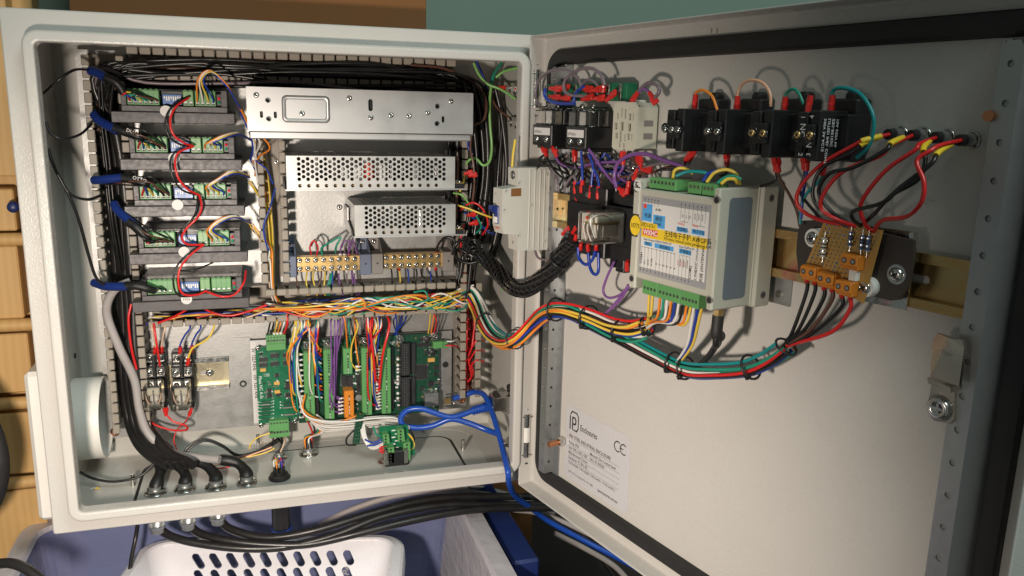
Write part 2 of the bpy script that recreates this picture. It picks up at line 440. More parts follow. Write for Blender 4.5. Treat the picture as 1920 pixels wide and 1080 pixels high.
# pine drawer front on the left
t = thing('pine_drawer_unit', 'pine wood drawer unit with rounded rails standing left of the enclosure', 'furniture', WORLD, (-340, 200, -300))
b = MB(); b.box(-620, -262, 196, 228, -420, 500, 'wood', 1); b.build('back_board', t)
zs = []
for (x0, x1, z0, z1, nm) in ((-600, -291, 34, 79, 'panel'), (-600, -293, -63, 18, 'panel'), (-600, -292, -148, -80, 'panel'), (-600, -292, -245, -172, 'panel'), (-600, -292, -420, -265, 'panel'), (-600, -280, 92, 480, 'panel')):
    b = MB(); b.box(x0, x1, 168, 195, z0, z1, 'wood', 1.5); b.build(nm, t)
for z in (25, -70, -160, -255):
    b = MB(); b.cyl((-600, 168, z), (-264, 168, z), 7.2, 'wood', n=14); b.build('rail', t)
b = MB(); b.box(-288, -274, 176, 195.5, -420, 88, 'wood', 1); b.build('stile', t)
b = MB(); b.cyl((-291, 174, 61), (-290, 158, 61), 3.5, 'navy', n=12); b.lathe((-290, 160, 61), (0.2, -1, 0), [(3, 0), (6, 2), (6, 6), (3, 8), (0.01, 8)], 'navy', 12)
b.build('knob', t)
# black rounded cushion edge at the far left
b = MB(); b.lathe((-380, 60, -165), (0.35, 1, 0), [(0.01, -10), (70, -10), (96, -7), (104, 0), (96, 7), (70, 10), (0.01, 10)], 'rubber', 56)
b.solo('seat_cushion', 'round black padded thing at the left edge before the pine drawers', 'cushion')

# ------------------------------------------------------------------ translucent storage box and basket below
t = thing('storage_box', 'large translucent blue plastic storage box under the enclosure', 'storage box', WORLD, (-60, 0, -545))
b = MB()
def tube_wall(mb, top, bot, m):
    n = len(top)
    mb.add(top + bot, [(i, j, n + j, n + i) for i, j in cyc(n)], m)
def rr3(x0, x1, y0, y1, z, r, n=5): return [V((x, y, z)) for x, y in rrect(x0, x1, y0, y1, r, n)]
tube_wall(b, rr3(-302, 186, -260, 165, -312, 25), rr3(-275, 160, -235, 148, -545, 25), 'tote')
tube_wall(b, rr3(-272, 157, -232, 145, -545, 24), rr3(-299, 183, -257, 162, -312, 24), 'tote')
b.add(rr3(-275, 160, -235, 148, -544, 25), [tuple(range(24))], 'tote'); b.build('bin_wall', t)
b = MB(); loft(b, [rr3(-296, 180, -255, 160, -313, 24), rr3(-299, 183, -258, 162.5, -308, 26), rr3(-316, 204, -278, 180, -309, 34), rr3(-318, 206, -280, 182, -322, 34), rr3(-302, 188, -262, 166, -324, 26)], 'tote_rim'); b.build('rim', t)
b = MB(); b.box(-262, 148, -222, 136, -540, -436, 'tarp', 12); b.solo('folded_tarpaulin', 'dark blue folded material lying inside the storage box under the basket', 'material')
b = MB(); b.add([(181.6, 150, -316), (181.6, -246, -316), (155.5, -226, -543), (155.5, 138, -543)], [(0, 1, 2, 3), (3, 2, 1, 0)], 'tote_rim'); b.build('end_wall', [o for o in COL.objects if o.name == 'storage_box'][0])
# white basket, slotted: rounded rectangle loops joined by flat slotted walls and round corners
t = thing('laundry_basket', 'white plastic basket with slanted oval slots inside the storage box', 'basket', WORLD, (-40, 30, -420))
BKM = Matrix.Translation(V((-40, 100, -334))) @ Matrix.Rotation(R(-12.4), 4, 'Z')
def bl(ins, z, r): return [V((x, y, z)) for x, y in rrect(-138 + ins, 138 - ins, -215 + ins, -ins, r, 6)]
def bwall(A, B, C, D, holes_fn, nm):
    L = (B - A).length; Ht = (A - C).length
    b = MB(); b.plate([(0, -Ht), (L, -Ht), (L, 0), (0, 0)], holes_fn(L, Ht), -2, 0, 'basket')
    n = (B - A).cross(C - A).normalized()
    b.v = [BKM @ (A.lerp(B, v.x / L).lerp(C.lerp(D, v.x / L), -v.y / Ht) - n * v.z) for v in b.v]; b.build(nm, t)
top, bot = bl(0, 0, 22), bl(16, -92, 16)
def wholes(L, Ht): return [stadium(L * .115 + i * L * .085, -20 - j * 20, 4.7, 10.2, R(27)) for i in range(10) for j in range(4)]
def sholes(L, Ht): return [stadium(14 + i * 9.5, -42, 2.2, 24, 0) for i in range(int((L - 20) / 9.5))]
bwall(top[20], top[13], bot[20], bot[13], lambda L, H: [], 'end_panel') if False else None
# loop order: bottom right, top right, top left, bottom left corners (7 points each)
bwall(top[13 + 1], top[13], bot[13 + 1], bot[13], wholes, 'back_panel')
bwall(top[21], top[20], bot[21], bot[20], sholes, 'side_panel')
bwall(top[7], top[6], bot[7], bot[6], sholes, 'side_panel')
for k in (7, 14):
    b = MB(); b.M = BKM; b.add(top[k:k + 7] + bot[k:k + 7], [(i, i + 1, 8 + i, 7 + i) for i in range(6)], 'basket', True); b.add([v * 1.004 for v in top[k:k + 7]] + [v * 1.004 for v in bot[k:k + 7]], [(7 + i, 8 + i, i + 1, i) for i in range(6)], 'basket', True); b.build('corner', t)
b = MB(); b.M = BKM; loft(b, [bl(0, 0, 22), bl(-.6, 1.6, 22), bl(-3, 3, 24), bl(-12, 1, 30), bl(-15, -1, 32), bl(-16, -6, 33), bl(-16.5, -20, 33), bl(-14, -20, 32), bl(-13.5, -5, 31), bl(-3, -1.5, 24)], 'basket'); b.build('rim', t)
b = MB(); b.M = BKM; b.add(bl(16, -91.5, 16), [tuple(range(28))], 'basket'); b.build('base', t)
b = MB(); b.M = BKM @ frame(V((138 - 52, -2.4, -44)), V((.28, 0, 1)), V((-1, 0, .28)), V((0, -1, .17)))
text(b, 'W.P4', 12, (-14, 0, 2.6), (1, 0, 0), (0, 1, 0), 'cable_grey'); b.build('handwriting', t)
b = MB(); b.M = BKM @ frame(V((133, -40, -44)), V((0, .25, 1)), V((0, -1, .2)), V((-1, 0, -.17)))
text(b, 'SMS', 10, (-18, 6, 2.2), (1, 0, 0), (0, 1, 0), 'cable_grey'); b.build('handwriting', t)

# ================================================================== enclosure body
body = thing('steel_enclosure', 'light grey powder coated steel control cabinet with its door swung open', 'cabinet', WORLD, (0, 110, -250))
def ring(i, y, r, iz=None):
    iz = i if iz is None else iz
    return [V((x, y, z)) for x, z in rrect(-250 + i, 250 - i, -250 + iz, 250 - iz, r, 5)]
b = MB()
rs = [ring(0, 202, 2), ring(0, 20.2, 2.5), ring(0.4, 19.2, 2.5), ring(1.4, 18.5, 2.5), ring(18.7, 18.5, 13), ring(18.7, 3.2, 13), ring(19.3, 1.2, 13), ring(20.6, 0.2, 12), ring(22, 0, 11), ring(26.6, 0, 6), ring(28, 0.4, 5.5), ring(28.6, 1.6, 5), ring(28.8, 3, 5), ring(28.8, 15, 5)]
loft(b, rs, 'paint', flip=True); b.build('front_frame', body)
b = MB(); loft(b, [ring(28.8, 15, 5), ring(27, 15, 5), ring(27, 4, 6), ring(20.6, 4, 10), ring(20.6, 21, 10), ring(1.5, 21, 2)], 'paint_in', flip=True); b.build('frame_return', body)
b = MB(); loft(b, [ring(1.5, 21, 2), ring(1.5, 198, 3), ring(2.5, 200, 3)], 'paint_in', flip=True)
q = ring(2.5, 200, 3); b.add(q, [tuple(range(len(q)))[::-1]], 'paint_in')
q = ring(0, 202, 2); b.add(q, [tuple(range(len(q)))], 'paint'); b.build('inner_shell', body)
# gland plate seam in the floor
gp = rrect(-184, 186, 30, 170, 22, 6)
gi = rrect(-180.5, 182.5, 30, 166.5, 19, 6)
b = MB(); b.add([(x, y, -248.2) for x, y in gp] + [(x, y, -248.2) for x, y in gi], [(i, j, len(gp) + j, len(gp) + i) for i, j in cyc(len(gp))], 'rubber'); b.build('gland_gasket', body)
b = MB(); b.prism(gi, -249, -247.7, 'paint_in'); b.build('gland_plate', body)
b = MB(); op = rrect(-215, 214, 26, 190, 34, 7)
b.tube([(x, y, -248.5) for x, y in op[1:]], 0.45, 'paint_in', n=5, spline=False); b.build('pressed_seam', body)
for px, py in ((868, 843), (796, 812), (250, 911), (484, 832), (140, 667)):
    w = WZ(px, py, -248.4) if px != 140 else None
    b = MB()
    if w is None:
        w = WX(px, py, -248.4); b.cyl(w, w + V((1.2, 0, 0)), 3, 'rubber', n=12); b.build('hole_plug', body)
    else:
        b.cyl(w, w + V((0, 0, 13)), 2.4, 'steel', n=12); b.cyl(w + V((0, 0, 13)), w + V((0, 0, 13.6)), 2.4, 'steel', r1=1.7, n=12); b.build('stud', body)
# weld nuts and studs at the back wall corners
for px, py in ((205, 832), (930, 755)):
    w = WY(px, py, 199.5)
    b = MB(); b.cyl(w, w + V((0, -16, 0)), 5.5, 'steel_dull', n=16); b.cyl(w + V((0, -16, 0)), w + V((0, -22, 0)), 3, 'steel', n=12); b.build('mounting_stud', body)
# hinge bolts and earth bolt on the right inner wall
for px, py in ((968, 229), (957, 768), (954, 830), (966, 165)):
    w = WX(px, py, 246); w.x = 248.4
    b = MB(); b.cyl(w, w + V((-3, 0, 0)), 7.5, 'steel_dull', n=18); b.cyl(w + V((-3, 0, 0)), w + V((-9, 0, 0)), 5.6, 'steel', n=6, sm=False); b.cyl(w + V((-9, 0, 0)), w + V((-14, 0, 0)), 2.8, 'steel', n=12); b.build('hex_bolt', body)
# hinges
def hinge(z0, z1, pin):
    t = thing('door_hinge', 'chromed barrel hinge joining cabinet and door near the ' + pin, 'hinge', WORLD, (240, 8, (z0 + z1) / 2))
    L = (z1 - z0); x, y = 239.5, 9
    for a, c, mm in ((0, .34, 'steel'), (.35, .69, 'white_plastic' if pin == 'bottom' else 'steel'), (.7, 1, 'steel')):
        b = MB(); b.cyl((x, y, z0 + L * a), (x, y, z0 + L * c), 5.2, mm, n=18); b.build('knuckle', t)
    b = MB(); b.cyl((x, y, z0 - 7), (x, y, z1 + 5), 2.6, 'steel', n=12); b.cyl((x, y, z1 + 5), (x, y, z1 + 7), 3.6, 'steel', r1=2.2, n=12); b.cyl((x, y, z0 - 9), (x, y, z0 - 7), 3.4, 'rubber', n=12); b.build('pin', t)
    b = MB(); b.box(231.6, x - 4.5, y + 1, y + 2.6, z0, z0 + L * .33, 'steel'); b.box(231.6, x - 4.5, y + 1, y + 2.6, z0 + L * .71, z1, 'steel'); b.build('leaf', t)
    for z in (z0 + 3, z1 - 3):
        b = MB(); b.cyl((x - 6, y - 3.5, z), (x + 5, y - 4.5, z), 0.9, 'steel', n=8); b.build('clip', t)
hinge(-215, -163, 'bottom'); hinge(176, 214, 'top')

# vent cover on the outside, white sleeve inside
t = thing('vent_cover', 'bright white plastic vent cover on the outside left wall', 'vent cover', WORLD, (-251, 110, -170))
b = MB(); b.box(-271, -250.3, 55, 215, -252, -92, 'white_plastic', 4); b.build('housing', t)
cy = 0.5 * (170 + 265); 
def sleeve():
    t = thing('vent_sleeve', 'white plastic ring sleeve sticking out of the inside left wall', 'vent', WORLD, (-249, 170, -186))
    b = MB(); b.pipe((-248.4, 150, -178), (-217, 150, -178), 46, 43.6, 'white_plastic', 56); b.build('tube', t)
    b = MB(); b.cyl((-248.3, 150, -178), (-247.6, 150, -178), 43.4, 'sticker_grey', n=48); 
    for k in range(-6, 7):
        h = math.sqrt(max(1, 42 ** 2 - (k * 6.4) ** 2)); b.box(-247.5, -244, 150 - h, 150 + h, -178 + k * 6.4 - 1.3, -178 + k * 6.4 + 1.3, 'white_plastic')
    b.build('grille', t)
sleeve()

# ================================================================== mounting plate
mp = thing('mounting_plate', 'galvanised steel mounting plate at the back of the cabinet', 'plate', BOXF, (0, 0, 0))
b = MB(); b.plate(rrect(-222, 212, -216, 226, 3), [circ(12, 4.5, -214, -208), circ(12, 4.5, 206, -204)], -2.5, 0, 'zinc'); b.build('sheet', mp)
b = MB()
for x, z in ((-214, -208), (206, -204)): b.screw((x, z, 0.2), (0, 0, 1), 5.5, 'copper', 3.5)
b.build('fixing_screw', mp)

# ================================================================== door
DW = 523.0; DH = 248.0
door = thing('enclosure_door', 'light grey steel cabinet door standing open on its hinges, inside facing', 'door', DOORF, (0, 0, 0))
def dring(i, h, r, i2=None): return [V((x, z, h)) for x, z in rrect(i, DW - i, -DH + i, DH - i, r, 5)]
b = MB(); loft(b, [dring(0, 16.5, 2), dring(0, -1.4, 2.5), dring(1.5, -2, 3)], 'paint', flip=True)
loft(b, [dring(0, 16.5, 2), dring(.5, 17.9, 2), dring(1.2, 17.9, 2), dring(1.6, 16.5, 2), dring(1.9, 3, 2), dring(2.6, 1.0, 2), dring(4.4, 0, 3)], 'paint')
q = dring(4.4, 0, 3); b.add(q, [tuple(range(len(q)))], 'paint'); q = dring(1.5, -2, 3); b.add(q, [tuple(range(len(q)))[::-1]], 'paint'); b.build('door_pan', door)
def gring(i, h, r): return [V((x, z, h)) for x, z in rrect(13.6 + i, DW - 13.6 - i, -233.6 + i, 233.6 - i, max(r - i, 2), 8)]
b = MB(); loft(b, [gring(0, 0.1, 22), gring(0.2, 4.4, 22), gring(1.4, 5.6, 22), gring(6, 6.2, 22), gring(12, 5.8, 22), gring(14, 4.6, 22), gring(15, 0.1, 22)], 'rubber'); b.build('gasket', door)
def rail(u_f0, u_f1, u_w, base, sgn, nm):
    t = nm
    holes = [circ(10, 2.1, (u_f0 + u_f1) / 2, -205 + 21.5 * k) for k in range(20)]
    b = MB(); b.plate([(u_f0, -218), (u_f1, -218), (u_f1, 211), (u_f1 - 3, 216), (u_f0 + 3, 216), (u_f0, 211)], holes, 10.8, 12, 'steel_dull')
    uw = u_f1 if sgn > 0 else u_f0
    b.M = frame(V((uw, 0, 0)), V((0, 1, 0)), V((0, 0, 1)), V((1, 0, 0)))
    b.plate([(-218, 1.4), (216, 1.4), (216, 10.8), (-218, 10.8)], [circ(8, 1.5, -205 + 21.5 * k, 6.2) for k in range(20)], -1.2 if sgn > 0 else 0, 0 if sgn > 0 else 1.2, 'steel_dull')
    b.M = None; b.box(u_f0 + 1, u_f1 - 1, -217, 210, 9.2, 10.3, 'zinc')  # zinc backing strip added so the holes look bright, like the lit panel
    b.box(base[0], base[1], -221, 218, 0.15, 1.4, 'steel_dull')
    ow = u_f0 if sgn > 0 else u_f1
    b.add([(ow, -218, 11.9), (ow, 216, 11.9), (ow - sgn * (3 if sgn > 0 else 9), 216, 1), (ow - sgn * (3 if sgn > 0 else 9), -218, 1)], [(0, 1, 2, 3), (3, 2, 1, 0)], 'steel_dull')
    b.build('stiffener_rail', door)
rail(32, 43, 43, (43, 54.5), 1, 'l'); rail(472, 485, 472, (466, 472), -1, 'r')
# earth stud
w = Q(1046, 827, 6)
b = MB(); b.cyl((w.x + 3, w.y, 1.4), (w.x + 3, w.y, 8), 5.5, 'steel', n=6, sm=False); b.cyl((w.x + 3, w.y, 8), (w.x + 3, w.y, 20), 3.2, 'copper', n=12); b.build('earth_stud', door)
w = Q(1872, 218, 4); b = MB(); b.cyl((w.x, w.y, 0), (w.x, w.y, 7), 5.5, 'steel_dull', n=6, sm=False); b.cyl((w.x, w.y, 7), (w.x, w.y, 15), 3.2, 'copper', n=12); b.build('earth_stud', door)
w = Q(1340, 58, 0)
b = MB(); b.box(w.x - 4, w.x - 2.6, w.y - 1.4, w.y + 2.4, 0.05, .2, 'steel_dull'); b.box(w.x + 2, w.x + 3.4, w.y - 2, w.y + 2, 0.05, .2, 'steel_dull'); b.build('scuff_mark', door)

# nameplate sticker on the door
lab = thing('nameplate_sticker', 'silver nameplate sticker with IP Enclosures logo and ratings on lower door', 'label', DOORF, (117, -172, 0.1))
U0, U1, Z1, Z0 = 65.5, 170, -131.5, -213
b = MB(); b.prism(rrect(U0, U1, Z0, Z1, 6, 5), 0.08, 0.35, 'label_silver'); b.build('backing', lab)
b = MB(); ex, ey = (1, 0, 0), (0, 1, 0); h = 0.36
def T(s, size, u, z, bold=0.0, sx=1.0): text(b, s, size, (u, z, h), ex, ey, 'ink', bold=bold, sx=sx)
T('Enclosures', 9.2, 89.5, -153.0, 0.012, 0.72)
T('IP65 STEEL INDUSTRIAL ENCLOSURE', 5.4, 71, -166.5, 0.014, 0.80)
T('Rating: IP65', 4.4, 71, -173.4, 0.008, 0.85); T('Size: 500 x 500 x 200', 4.4, 71, -179.2, 0.008, 0.85); T('Manufactured: Turkey', 4.4, 71, -185.0, 0.008, 0.85); T('Standards: TS, EN, IEC', 4.4, 71, -190.8, 0.008, 0.85)
T('Material: Zinc Coated Steel', 4.4, 108, -173.4, 0.008, 0.85); T('SKU: IP-505020', 4.4, 108, -179.2, 0.008, 0.85)
T('TS EN 60208, TS EN 62208, TS EN 61439-1, TS EN 61439-2', 4.0, 71, -196.4, 0.005, 0.80)
T('UNIT 4/17-21 Industrial Dr VIC 3806', 3.2, 71, -206.2, 0.004, 0.9); T('ipenclosures.com.au', 4.8, 123, -207.2, 0.014, 0.82)
T('CE', 0.01, 150, -150)
for z in (-168.2, -174.8, -180.6, -186.4, -192.2): b.box(71, 156, z - .12, z + .12, h, h + .03, 'ink')
# logo: open hexagon with the letters
def strip(pts, w):
    p = [V((x, y, 0)) for x, y in pts]
    for a, c in zip(p, p[1:]):
        d = (c - a).normalized(); nn = V((-d.y, d.x, 0)) * w / 2; d = d * w / 2
        b.add([a - d + nn + V((0, 0, h + .05)), a - d - nn + V((0, 0, h + .05)), c + d - nn + V((0, 0, h + .05)), c + d + nn + V((0, 0, h + .05))], [(0, 1, 2, 3)], 'ink')
strip([(71.8, -143), (71.8, -156.5)], 1.9)
strip([(72.2, -140.5), (75, -136.8), (83, -136.8), (86, -140), (86, -153), (83.6, -156.6), (78.5, -156.6)], 1.5)
strip([(76, -156), (76, -143), (80, -143), (81.6, -144.8), (81.6, -148.4), (80, -150), (76.5, -150)], 1.9)
def arc(cx, cz, r, a0, a1, n=9): return [(cx + r * math.cos(R(a0 + (a1 - a0) * i / n)), cz + r * math.sin(R(a0 + (a1 - a0) * i / n))) for i in range(n + 1)]
strip(arc(151, -148, 5.2, 60, 300), 1.2); strip(arc(160, -148, 5.2, 60, 300), 1.2); strip([(155, -148), (159, -148)], 1.2)
b.build('print', lab)

# cam latch
lt = thing('cam_latch', 'bent steel cam latch with cross head screw at the door edge', 'latch', DOORF, tuple(Q(1770, 700, 8)))
def QP(pts, h): return [tuple(Q(x, y, h).xy) for x, y in pts]
b = MB(); tp = [Q(x, y, hh) for x, y, hh in ((1750, 636, 20), (1757, 625, 20), (1779, 634, 25), (1804, 638, 21), (1808, 652, 20), (1798, 724, 24), (1744, 706, 24), (1747, 664, 23))]
tl = [v - V((0, 0, 2.4)) for v in tp]; b.add(tp, [(0, 7, 2, 1), (2, 7, 6, 5), (2, 5, 4, 3)], 'latch'); b.add(tp + tl, [(i, j, 8 + j, 8 + i) for i, j in cyc(8)], 'latch'); b.add(tl, [tuple(range(8))[::-1]], 'latch'); b.build('cam_tongue', lt)
b = MB(); b.prism(QP([(1750, 712), (1792, 728), (1790, 785), (1782, 795), (1752, 788), (1741, 772), (1742, 755)], 14), 12, 15, 'latch'); b.build('cam_arm', lt)
b = MB(); b.prism(QP([(1748, 706), (1792, 724), (1792, 734), (1750, 716)], 18), 13, 23.5, 'latch'); b.build('cam_bend', lt)
q = Q(1762, 765, 15); b = MB(); b.cyl((q.x, q.y, 0), (q.x, q.y, 15), 8.5, 'steel_dull', n=24); b.lathe((q.x, q.y, 15), (0, 0, 1), [(7, 0), (7, 2), (6, 3.2), (3.6, 3.2), (3.2, 2), (0.01, 1.8)], 'steel', 22); b.box(q.x - 4, q.x + 4, q.y - .8, q.y + .8, 16.6, 18, 'steel_dull'); b.box(q.x - .8, q.x + .8, q.y - 4, q.y + 4, 16.6, 18.1, 'steel_dull'); b.build('screw', lt)
b = MB(); q = Q(1775, 660, 24.7); text(b, '7##4', 4, (q.x - 4, q.y - 2, 24.9), (1, -.1, 0), (.1, 1, 0), 'steel_dull'); b.build('stamp', lt)
# ================================================================== helpers for things laid out on the plate
def crop(ox, oy, s):
    return lambda x, y: (ox + x / s, oy + y / s)
FULL = lambda x, y: (x, y)
def rectP(c, x0, y0, x1, y1, h, F=None):
    F = F or P
    q = [F(*c(x, y), h) for x, y in ((x0, y0), (x0, y1), (x1, y0), (x1, y1))]
    return (q[0].x + q[1].x) / 2, (q[2].x + q[3].x) / 2, (q[1].y + q[3].y) / 2, (q[0].y + q[2].y) / 2
def copies(me, name, parent, locs, rot=None, label=None):
    for l in locs:
        o = put(me, name, parent, l, rot)
def poles_x(mb, x0, x1, y, h, n, r=1.3, m='ink', lift=0.25, sm='steel'):
    p = (x1 - x0) / n
    for i in range(n):
        cx = x0 + p * (i + .5)
        mb.cyl((cx, y, h - .2), (cx, y, h + .06), r, 'ink', n=10); mb.cyl((cx, y, h - .2), (cx, y, h + .14), r * .62, sm, n=8)
def poles_y(mb, x, y0, y1, h, n, r=1.3, sm='steel'):
    p = (y1 - y0) / n
    for i in range(n):
        cy = y0 + p * (i + .5)
        mb.cyl((x, cy, h - .2), (x, cy, h + .06), r, 'ink', n=10); mb.cyl((x, cy, h - .2), (x, cy, h + .14), r * .62, sm if rnd.random() < .8 else 'ink_white', n=8)

# ================================================================== slotted wiring ducts
def finger_mesh():
    b = MB(); b.box(-0.9, 0.9, -4, 4, 0, 30, 'duct'); b.box(-2.2, 5.2, -5.4, 5.4, 29.2, 32, 'duct', 0.8)
    return b.mesh('finger')
FING = finger_mesh()
def duct(label, vert, r0, r1, s0, s1, skip0=(), skip1=(), top=50.0):
    c = (r0 + r1) / 2; m = (s0 + s1) / 2
    t = thing('wiring_duct', label, 'wiring duct', BOXF, (c, m, 0) if vert else (m, c, 0), 'grey slotted wiring ducts on the mounting plate')
    b = MB(); w = 0.9
    if vert:
        b.box(r0 - w, r1 + w, s0, s1, .2, 2.2, 'duct'); b.box(r0 - w, r0 + w, s0, s1, 2.2, 18, 'duct'); b.box(r1 - w, r1 + w, s0, s1, 2.2, 18, 'duct')
    else:
        b.box(s0, s1, r0 - w, r1 + w, .2, 2.2, 'duct'); b.box(s0, s1, r0 - w, r0 + w, 2.2, 18, 'duct'); b.box(s0, s1, r1 - w, r1 + w, 2.2, 18, 'duct')
    b.build('channel', t)
    n = int((s1 - s0) / 12.5)
    for k in range(n):
        s = s0 + 7 + 12.5 * k
        for side, r, skip in ((0, r0, skip0), (1, r1, skip1)):
            if any(a <= s <= z for a, z in skip): continue
            if vert: put(FING, 'finger', t, (r, s, top - 32), (0, 0, math.pi if side else 0.0))
            else: put(FING, 'finger', t, (s, r, top - 32), (0, 0, -math.pi / 2 if side else math.pi / 2))
    return t
dA0, dA1 = -206.0, -171.0
dB0, dB1 = -39.5, -13.0
dR0, dR1 = 193.5, 216.0
hT = P(600, 548, 50).y + 3; hB = P(600, 596, 50).y
duct('tall slotted wiring duct at the far left holding black motor cables', True, dA0, dA1, -194, 222)
duct('slotted wiring duct upright between stepper drivers and power supplies', True, dB0, dB1, hT + 8, 196)
duct('slotted wiring duct upright at right edge of plate beside red wires', True, dR0, dR1, -186, 196, (), ((-30, 200),))
duct('slotted wiring duct lying across the middle full of coloured wires', False, hB, hT, dA1 + 6, dR0 - 2, (), ((-168, -44),))
duct('slotted wiring duct along the top full of dark wires', False, 198, 226, dA1 + 4, dR0 - 3)
# ================================================================== five stepper drivers
def green_term(mb, x0, x1, y0, y1, h0, h1, n, m='term_green', wire_low=True):
    mb.box(x0, x1, y0, y1, h0, h1, m, 0.5)
    p = (x1 - x0) / n; H = y1 - y0
    mb.box(x0 + .4, x1 - .4, y0 + H * .30, y1 - H * .06, h1, h1 + .9, m, .3)
    for i in range(n):
        cx = x0 + p * (i + .5)
        mb.box(cx - p * .30, cx + p * .30, y0 + H * .08, y0 + H * .27, h1 + .02, h1 + .10, 'ink'); mb.box(cx - p * .28, cx + p * .24, y0 + H * .17, y0 + H * .28, h1 + .02, h1 + .35, 'ink_white')
        mb.box(cx - p * .22, cx + p * .22, y1 - .2, y1 + .5, h0, h1 - 1, m)
        if i: mb.box(cx - p * .5 - .12, cx - p * .5 + .12, y0 + H * .05, y1, h1 + .85, h1 + .98, 'ink')
def driver(k, px, py, sticker):
    o = P(px, py, 75); a, bt = o.x, o.y
    where = ['topmost of the five, under the top duct', 'second from the top', 'third from the top, in the middle of the five', 'fourth from the top', 'lowest of the five with the round PASS sticker']
    t = thing('stepper_driver', 'black finned stepper motor driver, ' + where[k], 'motor driver', BOXF, (a + 60, bt, 0), 'stepper drivers stacked left of the power supplies')
    b = MB(); b.box(a, a + 119, bt - 11.6, bt, 0, 75, 'anod', 0.8); b.build('heatsink', t)
    b = MB(); H = 23
    b.box(a + 10, a + 112, bt + .05, bt + 6.2, 1, 73.4, 'anod', 0.6); b.box(a + 10, a + 15.2, bt + 6.2, bt + H, 1, 73.4, 'anod', .4); b.box(a + 106, a + 112, bt + 6.2, bt + H, 1, 73.4, 'anod', .4)
    b.prism([(a + 14, bt + H - .6), (a + 110, bt + H - .6), (a + 112, bt + H + .3), (a + 10, bt + H + .3)], 1, 50, 'anod'); b.box(a + 10, a + 112, bt + H - 1.5, bt + H, 1, 66, 'black_gloss', .4)
    b.box(a + 15.2, a + 106, bt + 6.2, bt + H - 1.5, 1, 52, 'black'); b.build('housing', t)
    for x0, x1, n, m in ((15.6, 46, 6, 'term_green'), (68.7, 79, 2, 'term_pale'), (80.3, 100.8, 4, 'term_green')):
        b = MB(); green_term(b, a + x0, a + x1, bt + 6.6, bt + H - .6, 50, 70.5, n, m); b.build('terminal_block', t)
    b = MB(); b.box(a + 48.6, a + 67.2, bt + 7, bt + 18, 52, 66, 'dip_blue', .4); b.box(a + 48, a + 68, bt + 18, bt + 21, 50, 64, 'chip'); b.build('dip_switch', t)
    b = MB()
    for i in range(8): b.box(a + 50 + i * 2.15, a + 51.3 + i * 2.15, bt + (11.5 if (i + k) % 3 else 13.5), bt + 16, 66, 67.2, 'white_plastic')
    for i in range(8): b.box(a + 49.6 + i * 2.15, a + 50.9 + i * 2.15, bt + 6.4, bt + 7.4, 66.1, 66.3, 'ink')
    o2 = b.build('dip_lever', t); o2['kind'] = 'stuff'
    b = MB(); b.box(a + 101.6, a + 106, bt + 7, bt + 19, 50, 66, 'black'); b.build('led_holder', t)
    b = MB(); b.lathe((a + 103.8, bt + 15, 66), (0, 0, 1), [(1.5, 0), (1.5, 1.6), (1, 2.4), (.01, 2.6)], 'led_red', 10); b.build('led', t)
    b = MB(); b.lathe((a + 103.8, bt + 10.4, 66), (0, 0, 1), [(1.5, 0), (1.5, 1.6), (1, 2.4), (.01, 2.6)], 'led_green', 10); b.build('led', t)
    b = MB(); cx, cy = a + (52 if k < 3 else 54.5), bt + 1.0
    b.cyl((cx, cy, 73.4 if not k == 4 else 75.02), (cx, cy, 75.3), 5.6, 'paper', n=26); 
    if k == 4: text(b, 'PASS', 3.6, (cx, cy - 1.2, 75.35), (1, 0.02, 0), (-.02, 1, 0), 'ink', 'CENTER', 0.01)
    b.build('sticker', t)
    return a, bt
DRV = [driver(k, *q, None) for k, q in enumerate(((207, 208), (224, 298), (232, 387), (241, 477), (247, 567)))]

# ================================================================== power supplies
t = thing('power_supply', 'large plain sheet aluminium power supply with pressed rectangle and screws', 'power supply', BOXF, (75, 160, 0))
C2 = crop(420, 80, 3.84)
H1 = 115
a0, a1, b0, b1 = rectP(C2, 165, 340, 1792, 655, H1); a1 = P(887, 215, H1).x
B1 = b1; sl = (P(887, 183, H1).y - P(462, 168, H1).y)
holes = []
for x, y in ((315, 415), (322, 550), (1535, 458), (1533, 582)): q = P(*C2(x, y), H1); holes.append(circ(10, 2.1, q.x, q.y))
for x, y, hx, hy in ((270, 517, 1.5, 3.4), (370, 520, 1.5, 3.4), (1577, 552, 1.5, 3.4), (1055, 450, 2.3, 6.2)): q = P(*C2(x, y), H1); holes.append(stadium(q.x, q.y, hx, hy, 0, 4))
b = MB(); b.plate(rrect(a0, a1, b0 + 1, b1, 1.5, 3), holes, H1 - 1.2, H1, 'alu')
b.box(a0, a1, b1 - 1.2, b1, 1, H1 - 1.3, 'alu'); b.box(a0, a0 + 1.2, b0, b1 - 1.3, 1, H1 - 1.3, 'alu'); b.box(a1 - 1.2, a1, b0, b1 - 1.3, 1, H1 - 1.3, 'alu'); b.build('cover', t)
b = MB(); b.box(a0 + 1.3, a1 - 1.3, b0 - 7, b0 + 1, 2, H1 - 3.2, 'alu', 1.2); b.build('chassis', t)
b = MB(); b.box(a0 + 3, a1 - 3, b0 + 3, b1 - 3, 2, H1 - 6, 'black'); b.build('inside_board', t)
b = MB(); e0, e1, f0, f1 = rectP(C2, 428, 392, 752, 566, H1)
for ins, hh in ((0, 0),): pass
loft(b, [[V((x, y, z)) for x, y in rrect(e0 + i, e1 - i, f0 + i, f1 - i, 4 - i * .6, 5)] for i, z in ((-1.6, H1 + .03), (-.4, H1 + 1.3), (.6, H1 + 1.7), (1.6, H1 + 1.5), (2.6, H1 + .8))], 'alu')
